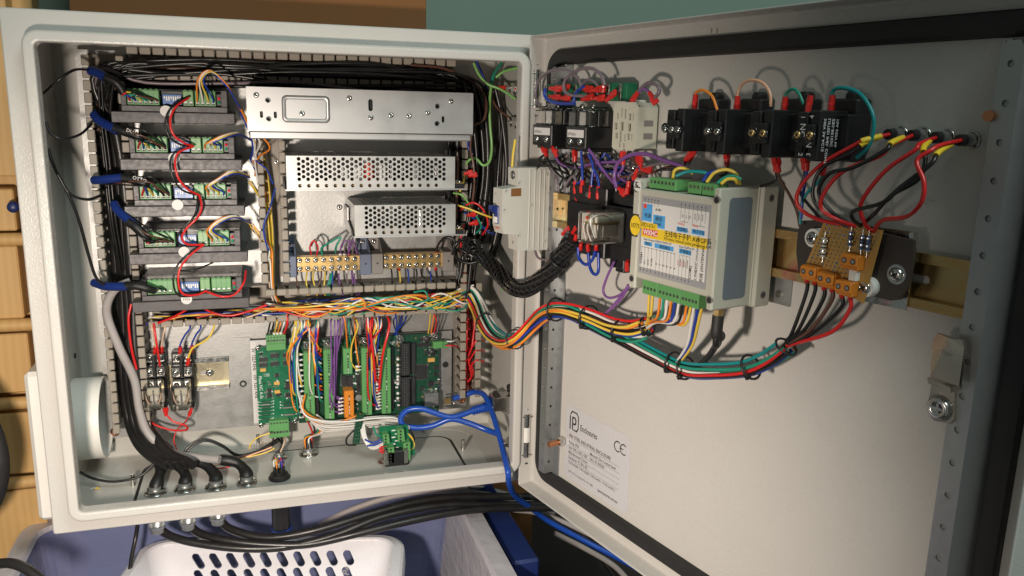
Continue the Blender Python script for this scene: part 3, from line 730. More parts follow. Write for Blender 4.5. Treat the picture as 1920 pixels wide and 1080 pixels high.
q = [V((x, y, H1 + .8)) for x, y in rrect(e0 + 2.6, e1 - 2.6, f0 + 2.6, f1 - 2.6, 2.4, 5)]; b.add(q, [tuple(range(len(q)))], 'alu'); b.build('pressed_panel', t)
for x, y in ((232, 377), (562, 510), (902, 400), (1057, 540), (1202, 522), (1332, 527), (1467, 503), (1634, 423)):
    q = P(*C2(x, y), H1); b = MB(); b.screw((q.x, q.y, H1 + (.8 if x == 562 else .03)), (0, 0, 1), 2.9, 'steel', 1.2); b.build('screw', t)
for x, y in ((315, 415), (322, 550), (1535, 458), (1533, 582)):
    q = P(*C2(x, y), H1); b = MB(); b.pipe((q.x, q.y, H1 + .02), (q.x, q.y, H1 + .5), 2.9, 2.1, 'steel', 14); b.build('threaded_insert', t)
def perf_psu(label, c, x0, y0, x1, y1, h, rows, wide, side):
    a0, a1, b0, b1 = rectP(c, x0, y0, x1, y1, h)
    t = thing('power_supply', label, 'power supply', BOXF, ((a0 + a1) / 2, b0, 0))
    px, py, r = 4.65, 5.4, 2.08
    W = a1 - a0
    nc = int((W - 18) / px); hs = []
    for i in range(nc):
        for j in range(rows):
            y = b1 - 3.2 - j * py - (py / 2 if i % 2 else 0)
            if y - r < b0 + 7: continue
            hs.append(circ(8, r, a0 + 13 + i * px, y))
    for i in range(int(nc / 2)): hs.append(circ(8, r, a0 + 13.6 + i * px * 2, b0 + 3.6))
    b = MB(); b.plate([(a0, b0), (a1, b0), (a1, b1), (a0, b1)], hs, h - 1, h, 'alu_perf'); 
    # perforated top
    b.M = frame(V((0, b1, 0)), V((1, 0, 0)), V((0, 0, -1)), V((0, 1, 0)))
    hs2 = [circ(8, r, a0 + 13 + i * px, -h + 9 + j * py + (py / 2 if i % 2 else 0)) for i in range(nc) for j in range(12)]
    b.plate([(a0, -h + 1), (a1, -h + 1), (a1, -8), (a0, -8)], hs2, -1, 0, 'alu_perf'); b.M = None
    b.box(a0, a0 + 1, b0 + 1, b1 - 1.05, 10, h - 1.05, 'alu_perf'); b.build('perforated_cover', t)
    b = MB(); b.box(a0 - 1.5, a1 + wide, b0 - 1.6, b0 - .1, 3, h + 1.2, 'alu'); b.box(a0 - 1.5, a1 + 6, b0 - .1, b1 - 6, 1, 4, 'alu')
    b.prism([(b0 - .1, 3), (b0 - .1, h - 6), (b0 + 6, h - 14), (b0 + 12, 40), (b1 - 8, 40), (b1 - 8, 3)], a0 - 3, a0 - 1.6, 'alu', 'x'); b.build('chassis_tray', t)
    b = MB(); b.box(a0 + 3, a1 - 2, b0 + 2, b0 + 3.6, 6, h - 8, 'brass'); b.build('circuit_board', t)
    comp = [('cylinder', 'chip')]
    for k in range(int(W / 13)):
        x = a0 + 12 + k * 13 + rnd.uniform(-2, 2); hh = rnd.uniform(18, b1 - b0 - 8)
        b = MB()
        mm = rnd.choice(['black', 'steel', 'steel_dull', 'black_gloss', 'white_plastic', 'chip', 'ink_yellow' if k > W / 20 else 'black'])
        if W > 130 and k == int(W / 28): mm = 'ink_red'
        if k % 3 == 1: b.box(x - 4, x + 4, b0 + 3.7, b0 + 3.7 + hh, h - 30, h - 9 - rnd.uniform(0, 8), mm, 1)
        else: b.cyl((x, b0 + 3.7, h - 20 + rnd.uniform(-4, 4)), (x, b0 + 3.7 + hh, h - 20), 5, mm, n=14)
        b.build('capacitor', t)
    # screw terminals sticking out on the right
    b = MB(); b.box(a1 + 1, a1 + wide - 2, b0 + .2, b0 + 5, h - 26, h - 4, 'black', .5); b.build('terminal_strip', t)
    for k in range(2):
        b = MB(); b.box(a1 + 2, a1 + wide - 3, b0 + 5.05, b0 + 6, h - 12 - 9 * k, h - 5 - 9 * k, 'brass'); b.screw((a1 + wide / 2, b0 + 6.05, h - 8.5 - 9 * k), (0, 1, 0), 2.6, 'steel', 2.4); b.build('terminal_screw', t)
    b = MB(); b.screw((a0 - 8, b1 - 12, .5), (0, 0, 1), 3.4, 'steel', 2); b.build('fixing_screw', t)
perf_psu('long perforated metal power supply below the plain aluminium one', FULL, 537, 293, 853, 354, 95, 6, 14, 1)
perf_psu('short perforated metal power supply right above the brass busbars', FULL, 665, 384, 854, 441, 88, 5, 13, 1)

# ================================================================== brass busbars
CB = crop(520, 440, 5.647)
def busbar(label, c0, c1, ce0, ce1, rowy, blkL, blkR, mL, mR):
    h = 38
    a0, a1, b0, b1 = rectP(CB, c0, ce0, c1, ce1, h)
    t = thing('busbar', label, 'terminal bar', BOXF, ((a0 + a1) / 2, (b0 + b1) / 2, 0), 'brass screw bars on plastic feet')
    b = MB(); b.box(a0, a1, b0, b1, 26, h, 'brass', .4); b.build('brass_bar', t)
    for k in range(8):
        for y in (b1 - 4.0, b0 + 4.0):
            x = a0 + (a1 - a0) * (k + .36) / 8
            b = MB(); b.screw((x, y, h + .02), (0, 0, 1), 3.15, 'steel', 2.0); b.build('screw', t)
    for (x0, x1), m in ((blkL, mL), (blkR, mR)):
        u0, u1, v0, v1 = rectP(CB, x0, 205, x1, 440, 44)
        v0 = b0 - 5; v1 = b1 + 2
        b = MB(); b.box(u0, u1, v0, v1, 1, 44, m, .8); b.box(u0, u1, v1 + .05, v1 + 18, 1, 12, m, .8)
        b.prism([(v1 + .1, 12), (v1 + 14, 12), (v1 + .1, 38)], u1 - 1.6, u1, m, 'x'); b.cyl(((u0 + u1) / 2, (v0 + v1) / 2 + 1, 43.9), ((u0 + u1) / 2, (v0 + v1) / 2 + 1, 44.1), 1.2, 'ink', n=10); b.build('foot', t)
        b = MB(); b.screw(((u0 + u1) / 2, v1 + 10, 12.05), (0, 0, 1), 3.2, 'steel', 2); b.build('fixing_screw', t)
    return a0, a1, b0, b1
BUS1 = busbar('brass terminal bar between blue grey plastic feet, left of the pair', 205, 872, 228, 385, 0, (68, 203), (876, 996), 'bluegrey_plastic', 'bluegrey_plastic')
BUS2 = busbar('brass terminal bar between taupe plastic feet, right of the pair', 1125, 1752, 200, 352, 0, (1000, 1122), (1756, 1870), 'taupe_plastic', 'taupe_plastic')

# ================================================================== DIN rail and two relays bottom left
C3 = crop(240, 600, 6.75)
def din(mb, x0, x1, y0, y1, h, m, holes=()):
    H = y1 - y0; lip = 'steel' if m == 'chromate_pale' else m
    mb.plate([(x0, y0 + 5.2), (x1, y0 + 5.2), (x1, y1 - 5.2), (x0, y1 - 5.2)], [stadium(hx, (y0 + y1) / 2, 8, 2.8) for hx in holes], h + .2, h + 1.3, m)
    for ya, yb, s in ((y0, y0 + 5.2, 1), (y1 - 5.2, y1, 1)):
        mb.box(x0, x1, ya, yb, h + 6.4, h + 7.5, lip)
    mb.box(x0, x1, y0 + 5.2, y0 + 6.3, h + 1.35, h + 7.5, m); mb.box(x0, x1, y1 - 6.3, y1 - 5.2, h + 1.35, h + 7.5, m)
a0, a1, b0, b1 = rectP(C3, 200, 500, 1275, 905, 7)
t = thing('din_rail', 'short yellow chromated mounting rail holding two clear relays', 'rail', BOXF, ((a0 + a1) / 2, (b0 + b1) / 2, 0))
b = MB(); din(b, a0, a1, b0, b1, 0, 'chromate_pale', (a1 - 24,)); b.build('rail', t)
b = MB(); b.screw((a1 - 21.5, (b0 + b1) / 2, 1.4), (0, 0, 1), 4.6, 'steel', 3); b.build('screw', t)
def relay(label, x0, x1, wires):
    # socket with two terminal steps, clear cover below
    hS = 30
    a0, a1, b0, b1 = rectP(C3, x0, 430, x1, 700, hS)
    _, _, yb, _ = rectP(C3, x0, 700, x1, 1165, 60)
    t = thing('relay', label, 'relay', BOXF, ((a0 + a1) / 2, b0, 8), 'plug in relays at the bottom left')
    b = MB(); b.box(a0, a1, yb - 5, b1, 8, 22, 'black', 1); b.box(a0, a1, b0 - 2, b1 - 13, 22, 34, 'black', .8); b.box(a0, a1, yb - 5, yb + 3, 22, 34, 'black', .8)
    b.box((a0 + a1) / 2 - 1.6, (a0 + a1) / 2 + 1.6, b0 - 1, b1, 22.05, 38, 'black', .5)
    for k in range(4): b.box(a0 + 2 + k * (a1 - a0 - 6) / 3, a0 + 4.5 + k * (a1 - a0 - 6) / 3, yb - 8, yb - 5, 12, 30, 'black')
    b.build('socket', t)
    W = a1 - a0
    for i, (fx, y, hh) in enumerate(((.25, b1 - 7, 22), (.75, b1 - 7, 22), (.22, b0 + 5, 34), (.80, b0 + 5, 34))):
        b = MB(); x = a0 + W * fx; b.box(x - 4, x + 4, y - 4.2, y + 5, hh + .05, hh + 1.4, 'steel'); b.screw((x, y, hh + 1.45), (0, 0, 1), 3.3, 'steel', 2.6); b.build('terminal_screw', t)
    b = MB(); c0, c1, y0, y1 = a0 + 1, a1 - 2, yb + 2, b0 - 2.4; h0, h1 = 34, 62
    b.box(c0, c1, y0, y1, h0, h1, 'clear', 1.6)
    b.build('clear_cover', t)
    b = MB(); b.box(c0 + 1.5, c1 - 1.5, y0 + 1.5, y1 - 1.5, 34.1, 38, 'ivory'); b.box(c0 + 5, c1 - 5, y0 + 6, y0 + 22, 38.05, 50, 'white_plastic', 2); b.box(c0 + 3, c1 - 3, y1 - 14, y1 - 4, 38.05, 54, 'ivory', 1); b.build('coil', t)
    b = MB()
    b.box(c0 + 3, c1 - 3, y0 + 25, y0 + 26.4, 36, 57, 'steel'); b.box((c0 + c1) / 2 - .8, (c0 + c1) / 2 + .8, y0 + 8, y0 + 22, 50.2, 55, 'steel'); b.box(c0 + 4, c1 - 4, y0 + 4, y0 + 6, 40, 57, 'steel')
    b.build('armature', t)
    for s in (-1, 1):
        b = MB(); xm = (c0 + c1) / 2
        b.tube([(xm + s * 9, y0 + 22, 56), (xm + s * 7, y0 + 12, 57), (xm + s * 3.5, y0 + 4, 55)], .8, 'w_cream', 6); b.build('jumper', t)
    return a0, a1, b0, b1, yb
REL = [relay('clear cased plug in relay, left of the pair beside the left duct', 205, 470, 0), relay('clear cased plug in relay, right of the pair beside the bare rail', 545, 815, 0)]

# ================================================================== left green circuit board on its bracket
C4 = crop(480, 600, 4.695)
HB = 24
t = thing('board_bracket', 'folded aluminium bracket carrying the left green board, frequencies printed on edge', 'bracket', BOXF, tuple(P(480, 710, 0)))
a0, a1, b0, b1 = rectP(crop(240, 600, 6.75), 1345, 215, 1600, 1030, 10)
x0, x1, y0, y1 = rectP(FULL, 471, 636, 556, 795, 13)
y1 = rectP(FULL, 471, 636, 556, 800, 13)[3]
b = MB(); b.box(x0, x1 - 2, y0, y1, 11, 13, 'alu', .3); b.box(x0, x0 + 1.4, y0, y1, .4, 10.9, 'alu'); b.build('shelf', t)
b = MB(); sx0, sx1, _, _ = rectP(FULL, 473, 640, 483, 790, 13.2); b.box(sx0, sx1, y0 + 3, y1 - 2, 13.03, 13.25, 'paper')
text(b, '0V  122.9 KHz    10V  925.7 KHz', 5.8, (sx0 + .8, y1 - 10, 13.27), (0.03, -1, 0), (1, 0.03, 0), 'ink', bold=.018, sx=.80); b.build('printed_strip', t)
b = MB(); zx0, zx1, zy0, zy1 = rectP(crop(240, 600, 6.75), 1350, 220, 1570, 1040, 2); b.box(zx0, zx1, zy0, zy1, .2, 2.4, 'zinc'); b.build('flat_plate', t)
q = P(*crop(240, 600, 6.75)(1457, 805), 2.5); b = MB(); b.cyl((q.x, q.y, 2.3), (q.x, q.y, 3.2), 4.2, 'rubber', n=16); b.cyl((q.x, q.y, 3.2), (q.x, q.y, 4.2), 2.2, 'steel_dull', n=10); b.build('rubber_plug', t)

t = thing('circuit_board', 'narrow bright green circuit board, left of the larger dark green one', 'circuit board', BOXF, tuple(P(515, 710, HB)))
a0, a1, b0, b1 = rectP(C4, 8, 230, 358, 900, HB)
b = MB(); b.box(a0, a1, b0, b1, HB - 1.6, HB, 'pcb', .2); b.build('board', t)
GB = (a0, a1, b0, b1)
def fx(f): return a0 + (a1 - a0) * f
def fy(f): return b1 - (b1 - b0) * f
b = MB(); tx0, tx1, ty0, ty1 = rectP(C4, 88, 130, 262, 268, HB + 11); b.box(tx0, tx1, ty0, ty1, HB, HB + 11, 'term_green', .6); b.box(tx0, tx1, ty0 + 9, ty1, HB + 11.05, HB + 13, 'term_green', .5); poles_x(b, tx0 + 1, tx1 - 1, ty1 - 6.5, HB + 13, 6, 1.5); poles_x(b, tx0 + 1, tx1 - 1, ty1 - 2.5, HB + 13, 6, 1.0); b.build('terminal_block', t)
TOPG = (tx0, tx1, ty0, ty1)
b = MB(); tx0, tx1, ty0, ty1 = rectP(C4, 115, 885, 292, 1035, HB + 10); b.box(tx0, tx1, ty0, ty1, HB - 4, HB + 10, 'term_green', .6); poles_x(b, tx0 + 1, tx1 - 1, ty1 - 3, HB + 10, 6, 1.2); poles_x(b, tx0 + 1, tx1 - 1, ty0 + 7, HB + 10, 6, 1.6); b.build('terminal_block', t)
BOTG = (tx0, tx1, ty0, ty1)
def chip(mb, cx, cy, w, hgt, pins, vert, h=HB, th=2.2, m='chip'):
    mb.box(cx - w / 2, cx + w / 2, cy - hgt / 2, cy + hgt / 2, h + .3, h + th, m, .2)
    for i in range(pins):
        f = (i + .5) / pins
        for s in (-1, 1):
            if vert: mb.box(cx + s * (w / 2 + .05), cx + s * (w / 2 + 1.5), cy - hgt / 2 + hgt * f - .3, cy - hgt / 2 + hgt * f + .3, h, h + .8, 'steel')
            else: mb.box(cx - w / 2 + w * f - .3, cx - w / 2 + w * f + .3, cy + s * (hgt / 2 + .05), cy + s * (hgt / 2 + 1.5), h, h + .8, 'steel')
for x, y in ((65, 345), (165, 312), (272, 308), (65, 392), (165, 382), (275, 375)):
    q = P(*C4(x, y), HB); b = MB(); chip(b, q.x, q.y, 9.6, 4.4, 8, False); b.build('chip', t)
for x, y, w, hh in ((183, 483, 4, 4.5), (280, 578, 5, 8.5), (120, 618, 4, 5), (118, 662, 5, 5), (195, 650, 4.5, 4), (285, 660, 7, 4)):
    q = P(*C4(x, y), HB); b = MB(); chip(b, q.x, q.y, w, hh, 4, True); b.build('chip', t)
for x, y in ((62, 437), (183, 553), (187, 628)):
    q = P(*C4(x, y), HB); b = MB(); b.box(q.x - 3.4, q.x + 3.4, q.y - 2, q.y + 2, HB, HB + 2.6, 'tan_part', .4); b.build('tantalum_capacitor', t)
b = MB()
for k in range(46):
    q = P(*C4(rnd.uniform(65, 320), rnd.uniform(520, 690)), HB); w, l = rnd.choice([(1, .6), (.6, 1), (1.3, .8)])
    b.box(q.x - w, q.x + w, q.y - l, q.y + l, HB, HB + 1.0, rnd.choice(['steel', 'chip', 'ink_white', 'steel', 'taupe_plastic']))
for k in range(10):
    q = P(*C4(rnd.uniform(20, 60), 300 + rnd.uniform(-8, 8)), HB); b.box(q.x - .6, q.x + .6, q.y - 1, q.y + 1, HB, HB + .8, 'steel')
o = b.build('small_parts', t); o['kind'] = 'stuff'
for cx in (90, 285):
    for y in (718, 742, 768, 798, 830, 868):
        if cx > 200 and y == 798: continue
        q = P(*C4(cx + rnd.uniform(-8, 8), y), HB); b = MB(); b.cyl((q.x - 5, q.y, HB + 1.4), (q.x + 5, q.y, HB + 1.4), 1.05, 'taupe_plastic' if rnd.random() < .3 else 'pcb_dark', n=8); b.cyl((q.x - 8.5, q.y, HB + 1.3), (q.x + 8.5, q.y, HB + 1.3), .3, 'steel', n=6)
        b.cyl((q.x - 8.5, q.y, HB), (q.x - 8.5, q.y, HB + .3), .8, 'ink_white', n=8); b.cyl((q.x + 8.5, q.y, HB), (q.x + 8.5, q.y, HB + .3), .8, 'ink_white', n=8); b.build('resistor', t)
b = MB(); q = P(*C4(22, 495), HB + .03); text(b, 'Mesa NC A-St', 5.4, (q.x, q.y, HB + .03), (0.03, -1, 0), (1, 0.03, 0), 'ink_white', sx=.9)
for x, y, s in ((68, 485, '0-1023'), (68, 500, '1-1024'), (24, 292, '1 2 3'), (186, 880, 'CN2')):
    q = P(*C4(x, y), HB + .03); text(b, s, 2.4, (q.x, q.y, HB + .03), (1, .03, 0), (-.03, 1, 0), 'ink_white')
b.build('silkscreen', t)
for x, y in ((18, 250), (45, 925), (345, 890)):
    q = P(*C4(x, y), HB); b = MB(); b.screw((q.x, q.y, HB + .03), (0, 0, 1), 3, 'steel', 1.6); b.build('screw', t)

# ================================================================== large dark green controller board
C5 = crop(640, 600, 5.4)
t = thing('bracket_plate', 'bent zinc plate under the large dark green controller board', 'bracket', BOXF, tuple(P(700, 720, 0)))
x0, x1, y0, y1 = rectP(FULL, 556, 628, 847, 768, 12)
b = MB(); b.box(x0, x1, y0, y1, 10, 12, 'zinc', .3); b.build('shelf', t)
q = P(*C5(1053, 450), 12); b = MB(); b.cyl((q.x, q.y, 12), (q.x, q.y, 13), 4, 'rubber', n=16); b.build('rubber_plug', t)
t = thing('circuit_board', 'large dark green controller board with rows of tall green terminals', 'circuit board', BOXF, tuple(P(690, 710, HB)))
a0, a1, b0, b1 = rectP(FULL, 558, 632, 823, 782, HB)
b = MB(); b.box(a0, a1, b0, b1, HB - 1.6, HB, 'pcb_dark', .2); b.build('board', t)
MESA = (a0, a1, b0, b1)
STRIP = {}
def strip_term(key, c, x0, y0, x1, y1, n, m, h1=HB + 17):
    u0, u1, v0, v1 = rectP(c, x0, y0, x1, y1, h1)
    b = MB(); b.box(u0, u1, v0, v1, HB + .1, h1, m, .7); b.box(u0 + .8, u1 - 2, v1 - 4, v1 - .4, h1 + .02, h1 + .5, m); poles_y(b, (u0 + u1) / 2 + .4, v0 + 1, v1 - 5, h1, n, 1.2)
    for i in range(1, n): yy = v0 + 1 + (v1 - 6 - v0) * i / n; b.box(u0 - .03, u0 + .3, yy - .15, yy + .15, HB + 2, h1 - 1, 'ink')
    b.build('terminal_block', t); STRIP[key] = (u0, u1, v0, v1, h1)
strip_term('c1', C4, 425, 285, 515, 890, 24, 'term_green')
strip_term('c2', C4, 600, 262, 685, 875, 24, 'term_green')
strip_term('c3', C5, 18, 290, 112, 550, 8, 'term_green')
strip_term('c3o', C5, 30, 718, 128, 990, 8, 'term_orange')
strip_term('c4', C5, 208, 285, 308, 965, 24, 'term_green')
strip_term('c5', C5, 408, 285, 502, 950, 24, 'term_green')
for key in ('c1', 'c2', 'c4', 'c5'):
    u0, u1, v0, v1, h1 = STRIP[key]
    b = MB(); b.box(u1 + .4, u1 + 5, v0 + 2, v1 - 3, HB + .1, HB + 8, 'black', .3); b.build('header', t)
for (x0, y0, x1, y1) in ((598, 235, 700, 565), (598, 580, 700, 880)):
    u0, u1, v0, v1 = rectP(C5, x0, y0, x1, y1, HB + 9); b = MB(); b.box(u0, u1, v0, v1, HB + .1, HB + 9, 'black', .5)
    b.box(u0 + 1.6, u1 - 1.6, v0 + 1, v1 - 1, HB + 9.02, HB + 9.2, 'chip')
    n = 13
    for i in range(n):
        for sx in (.38, .62): b.box(u0 + (u1 - u0) * sx - .3, u0 + (u1 - u0) * sx + .3, v0 + (v1 - v0) * (i + .5) / n - .3, v0 + (v1 - v0) * (i + .5) / n + .3, HB + 9.2, HB + 11, 'steel_dull')
    b.box(u1 + 2, u1 + 7, v0 + 2, v1 - 2, HB + .1, HB + 6, 'chip', .3); b.build('ribbon_connector', t)
q = rectP(C5, 738, 458, 872, 600, HB + 1.5); b = MB(); b.box(*q, HB + .2, HB + 1.6, 'chip', .2)
for i in range(24):
    for s in (0, 1):
        f = (i + .5) / 24; y = q[2] + (q[3] - q[2]) * f; x = q[0] + (q[1] - q[0]) * f
        xx = q[0] - 1.2 if s == 0 else q[1] + .1; b.box(xx, xx + 1.1, y - .22, y + .22, HB + .02, HB + .5, 'steel')
        yy = q[2] - 1.2 if s == 0 else q[3] + .1; b.box(x - .22, x + .22, yy, yy + 1.1, HB + .02, HB + .5, 'steel')
b.build('chip', t)
for x, y, w, hh, p, v, nm in ((85, 640, 7, 19, 14, True, 'chip'), (178, 595, 7, 12, 8, True, 'chip'), (180, 690, 6, 10, 5, True, 'chip'), (810, 195, 4.5, 4.5, 3, False, 'chip'), (832, 250, 16, 4.5, 7, False, 'chip'), (865, 325, 5, 5, 3, True, 'chip'), (958, 480, 5, 5, 3, True, 'chip'), (958, 545, 5, 5, 3, True, 'chip'), (815, 690, 5, 5, 4, True, 'chip'), (905, 640, 7, 7, 4, True, 'chip'), (28, 610, 6, 14, 10, True, 'chip')):
    q = P(*C5(x, y), HB); b = MB(); chip(b, q.x, q.y, w, hh, p, v); b.build(nm, t)
for x, y in ((865, 190), (920, 322)):
    q = P(*C5(x, y), HB); b = MB(); b.box(q.x - 4.6, q.x + 4.6, q.y - 4.2, q.y + 4.2, HB, HB + 1.2, 'steel_dull', .2); b.lathe((q.x, q.y, HB + 1.2), (0, 0, 1), [(4.2, 0), (4.2, 2.4), (3, 3.2), (.01, 3.3)], 'chip', 16); b.build('inductor', t)
for x, y in ((908, 400),):
    q = P(*C5(x, y), HB); b = MB(); b.box(q.x - 4.5, q.x + 4.5, q.y - 2.6, q.y + 2.6, HB, HB + 3, 'tan_part', .4); b.build('capacitor', t)
for x, y in ((168, 765), (570, 395), (570, 455), (570, 495), (570, 525), (570, 570), (570, 600), (570, 645), (570, 740), (570, 790)):
    q = P(*C5(x, y), HB); b = MB(); r = 4.2 if x == 168 else 1.7; b.cyl((q.x, q.y, HB), (q.x, q.y, HB + (9 if x == 168 else 1.2)), r, 'steel_dull' if x == 168 else 'ink_white', n=14); b.build('capacitor', t)
b = MB()
for k in range(150):
    x = rnd.choice([rnd.uniform(705, 985), rnd.uniform(860, 985), rnd.uniform(120, 205), rnd.uniform(540, 590)]); y = rnd.uniform(180, 900)
    if 735 < x < 870 and 320 < y < 450: continue
    q = P(*C5(x, y), HB); w, l = rnd.choice([(1.2, .7), (.7, 1.2), (1.6, 1)])
    b.box(q.x - w, q.x + w, q.y - l, q.y + l, HB, HB + rnd.uniform(.6, 1.4), rnd.choice(['steel', 'chip', 'ink_white', 'steel', 'taupe_plastic', 'brass']))
o = b.build('small_parts', t); o['kind'] = 'stuff'
b = MB(); q = P(*C5(490, 250), HB + .03); text(b, '7I76E', 5, (q.x, q.y, HB + .05), (1, .03, 0), (-.03, 1, 0), 'ink_white', bold=.01); b.build('silkscreen', t)
b = MB(); u0, u1, v0, v1 = rectP(C5, 845, 745, 985, 860, HB + 12); b.box(u0, u1, v0 - 2, v1, HB - 4, HB + 12, 'steel_dull', .5); b.build('network_socket', t)
b = MB(); u0, u1, v0, v1 = rectP(C5, 930, 220, 1030, 290, HB + 9); b.box(u0, u1, v0, v1, HB + .1, HB + 9, 'term_green', .5); u2, u3, v2, v3 = rectP(C5, 1032, 220, 1078, 288, HB + 8); b.box(u2, u3, v2, v3, HB + .1, HB + 8, 'term_green', .5); b.cyl(((u2 + u3) / 2, (v2 + v3) / 2, HB + 8), ((u2 + u3) / 2, (v2 + v3) / 2, HB + 8.2), 1.6, 'steel', n=10); b.build('terminal_block', t)
PWRT = (u3, (v2 + v3) / 2, HB + 5)
for c, x, y in ((C4, 450, 228), (C4, 627, 215), (C5, 238, 222), (C5, 600, 197), (C5, 950, 172)):
    q = P(*c(x, y), HB + 6); b = MB(); b.pipe((q.x, q.y, HB), (q.x, q.y, HB + 6), 4.4, 2.6, 'steel', 18); b.screw((q.x, q.y, HB + 3), (0, 0, 1), 2.6, 'steel', 2); b.build('standoff_screw', t)
# ================================================================== things on the inside of the door
def QB(base, edge, left, hb):
    """u range and front height of a box on the door from three points of the photograph: base of the far side, front edge, left front edge"""
    u1 = Q(*base, hb).x; H = Qu(*edge, u1).z; u0 = Q(*left, H).x
    return u0, u1, H
def uf(px, py, u): return Qu(px, py, u)

t = thing('din_rail', 'long yellow chromated mounting rail crossing the inside of the door', 'rail', DOORF, (250, 73, 0))
b = MB(); din(b, 15, 483, 55.8, 91.2, 1.5, 'chromate', tuple(Q(x, y, 3).x for x, y in ((1722, 512), (1838, 538)))); b.build('rail', t)
q = Q(1838, 540, 3); b = MB(); b.screw((q.x + 1, 73.5, 3), (0, 0, 1), 4, 'steel', 3.4); b.build('screw', t)
for x in (Q(1462, 560, 1).x,):
    b = MB(); b.box(x - 10, x + 10, 34, 55.6, .2, 1.6, 'steel_dull', .2); b.cyl((x, 42, 1.6), (x, 42, 3), 3, 'steel', n=12); b.build('foot_tab', t)

# ------------------------------------------------------------------ circuit breaker (profile read on its side face)
C7 = crop(860, 300, 3.6)
UB = 33.8; UA = 15.8
t = thing('circuit_breaker', 'pale grey circuit breaker with blue lever clipped to the door rail', 'circuit breaker', DOORF, (25, 74, 8))
prof = [(398, 55), (630, 48), (668, 110), (668, 190), (632, 212), (632, 440), (660, 478), (648, 545), (612, 606), (400, 612), (395, 502), (306, 500), (290, 440), (298, 196), (398, 180)]
pz = [Qu(*C7(x, y), UB) for x, y in prof]
poly = [(q.y, max(q.z, 3)) for q in pz]
b = MB(); b.prism(poly, UA, UB, 'breaker', 'x')
for x0, x1 in ((470, 478), (505, 513), (540, 548), (570, 578), (600, 608)):
    a = Qu(*C7(x0, 330), UB).z; c = Qu(*C7(x1, 330), UB).z; zt = Qu(*C7(x0, 62), UB).y; zb = Qu(*C7(x0, 600), UB).y
    b.box(UB, UB + 1.0, zb, zt, min(a, c), max(a, c), 'breaker', .3)
b.build('case', t)
for x, y in ((600, 97), (605, 225), (488, 305), (306, 336), (402, 510), (583, 548), (405, 155), (318, 208)):
    q = Qu(*C7(x, y), UB); b = MB(); b.pipe((UB, q.y, q.z), (UB + .8, q.y, q.z), 2.1, 1.0, 'breaker', 14); b.cyl((UB, q.y, q.z), (UB + .3, q.y, q.z), 1.0, 'taupe_plastic', n=10); b.build('rivet', t)
q = Qu(*C7(388, 218), UB); b = MB(); b.box(UB + .05, UB + .2, q.y - 4, q.y + 4, q.z - 6, q.z + 6, 'cardboard'); b.build('sticker', t)
hf = poly[-2][1]; zt, zb = poly[-2][0], poly[-4][0]
b = MB(); zl = (zt + zb) / 2 - 3
b.box(UA + 4, UB - 5, zl - 10, zl + 8, hf + .05, hf + 2, 'blue_tape', .8); b.box(UA + 5.5, UB - 6.5, zl - 9, zl - 3, hf + 2.05, hf + 2.6, 'white_plastic'); b.prism([(zl - 1, hf + 2.05), (zl + 7, hf + 2.05), (zl + 9, hf + 8), (zl + 5, hf + 9)], UA + 5, UB - 6, 'blue_tape', 'x'); b.build('lever', t)
b = MB()
for i, s in enumerate(('C6', '400V~', 'C63', '6000')): text(b, s, 3.0, (UA + 2.5, zt - 7 - i * 4.2, hf + .05), (1, 0, 0), (0, 1, 0), 'ink', bold=.01)
b.box(UA + 5, UA + 8, zt - 24, zt - 21, hf + .03, hf + .1, 'ink'); text(b, 'CHNT', 3.4, (UA + 3, zb + 4, hf + .05), (1, 0, 0), (0, 1, 0), 'ink_red', bold=.02)
b.build('print', t)
for y, hh in ((105, poly[0][1]), (553, poly[9][1])):
    q = Qu(*C7(398, y), UB); b = MB(); b.cyl(((UA + UB) / 2, q.y, hh - .3), ((UA + UB) / 2, q.y, hh + .05), 4.2, 'ink', n=16); b.screw(((UA + UB) / 2, q.y, hh + .06), (0, 0, 1), 3.1, 'steel_dull', .6, False)
    b.box((UA + UB) / 2 - .6, (UA + UB) / 2 + .6, q.y - 3, q.y + 3, hh + .2, hh + .75, 'ink'); b.build('terminal_screw', t)

# ------------------------------------------------------------------ octal relay in its black socket
C8 = crop(1040, 280, 4.91)
u0, u1, H = QB(C8(652, 720), C8(352, 720), C8(208, 720), 34)
zt = Q(*C8(350, 592), H).y; zb = Q(*C8(345, 885), H).y
t = thing('relay', 'large clear cube relay in black socket on the door rail', 'relay', DOORF, ((u0 + u1) / 2, 74, 9))
b = MB(); su0, su1 = u0 - 8, u1 + 12; b.box(su0, su1, 40, 108, 9, 22, 'black', 1); b.box(su0, su1, zb - 4, zt + 3, 22, 33, 'black', .8); b.box(su0 + 4, su1 - 4, 44, zb - 5, 22, 28, 'black', .6); b.box(su0 + 4, su1 - 4, zt + 4, 104, 22, 28, 'black', .6); b.build('socket', t)
b = MB(); b.box(u0, u1, zb, zt, 34, H, 'clear', 1.5); b.build('clear_cover', t)
b = MB(); b.box(u0 + 2.3, u1 - 2, zb + 2, zt - 2, 34.6, 37, 'white_plastic'); b.box(u0 + 1.2, u0 + 2.2, zb + 2, zt - 2, 34.6, H - 4, 'white_plastic'); b.box(u0 + 7, u1 - 6, zb + 5, zb + 16, 37.05, H - 10, 'white_plastic', 1); b.box(u0 + 4, u1 - 4, zt - 10, zt - 3, 36, H - 6, 'ivory', 1); b.box(u0 + 8, u1 - 4, zb + 16.2, zt - 12, 38, 58, 'ivory', 1); b.build('coil', t)  # thin white inner panel added to lighten the view through the cover
b = MB()
for k in range(4): b.box(u0 + 4 + k * 6, u0 + 5 + k * 6, zb + 4, zt - 11, 59, H - 8 - k, 'steel')
b.box(u0 + 3, u1 - 3, zb + 17, zb + 18, 40, H - 4, 'brass'); b.build('contact', t)
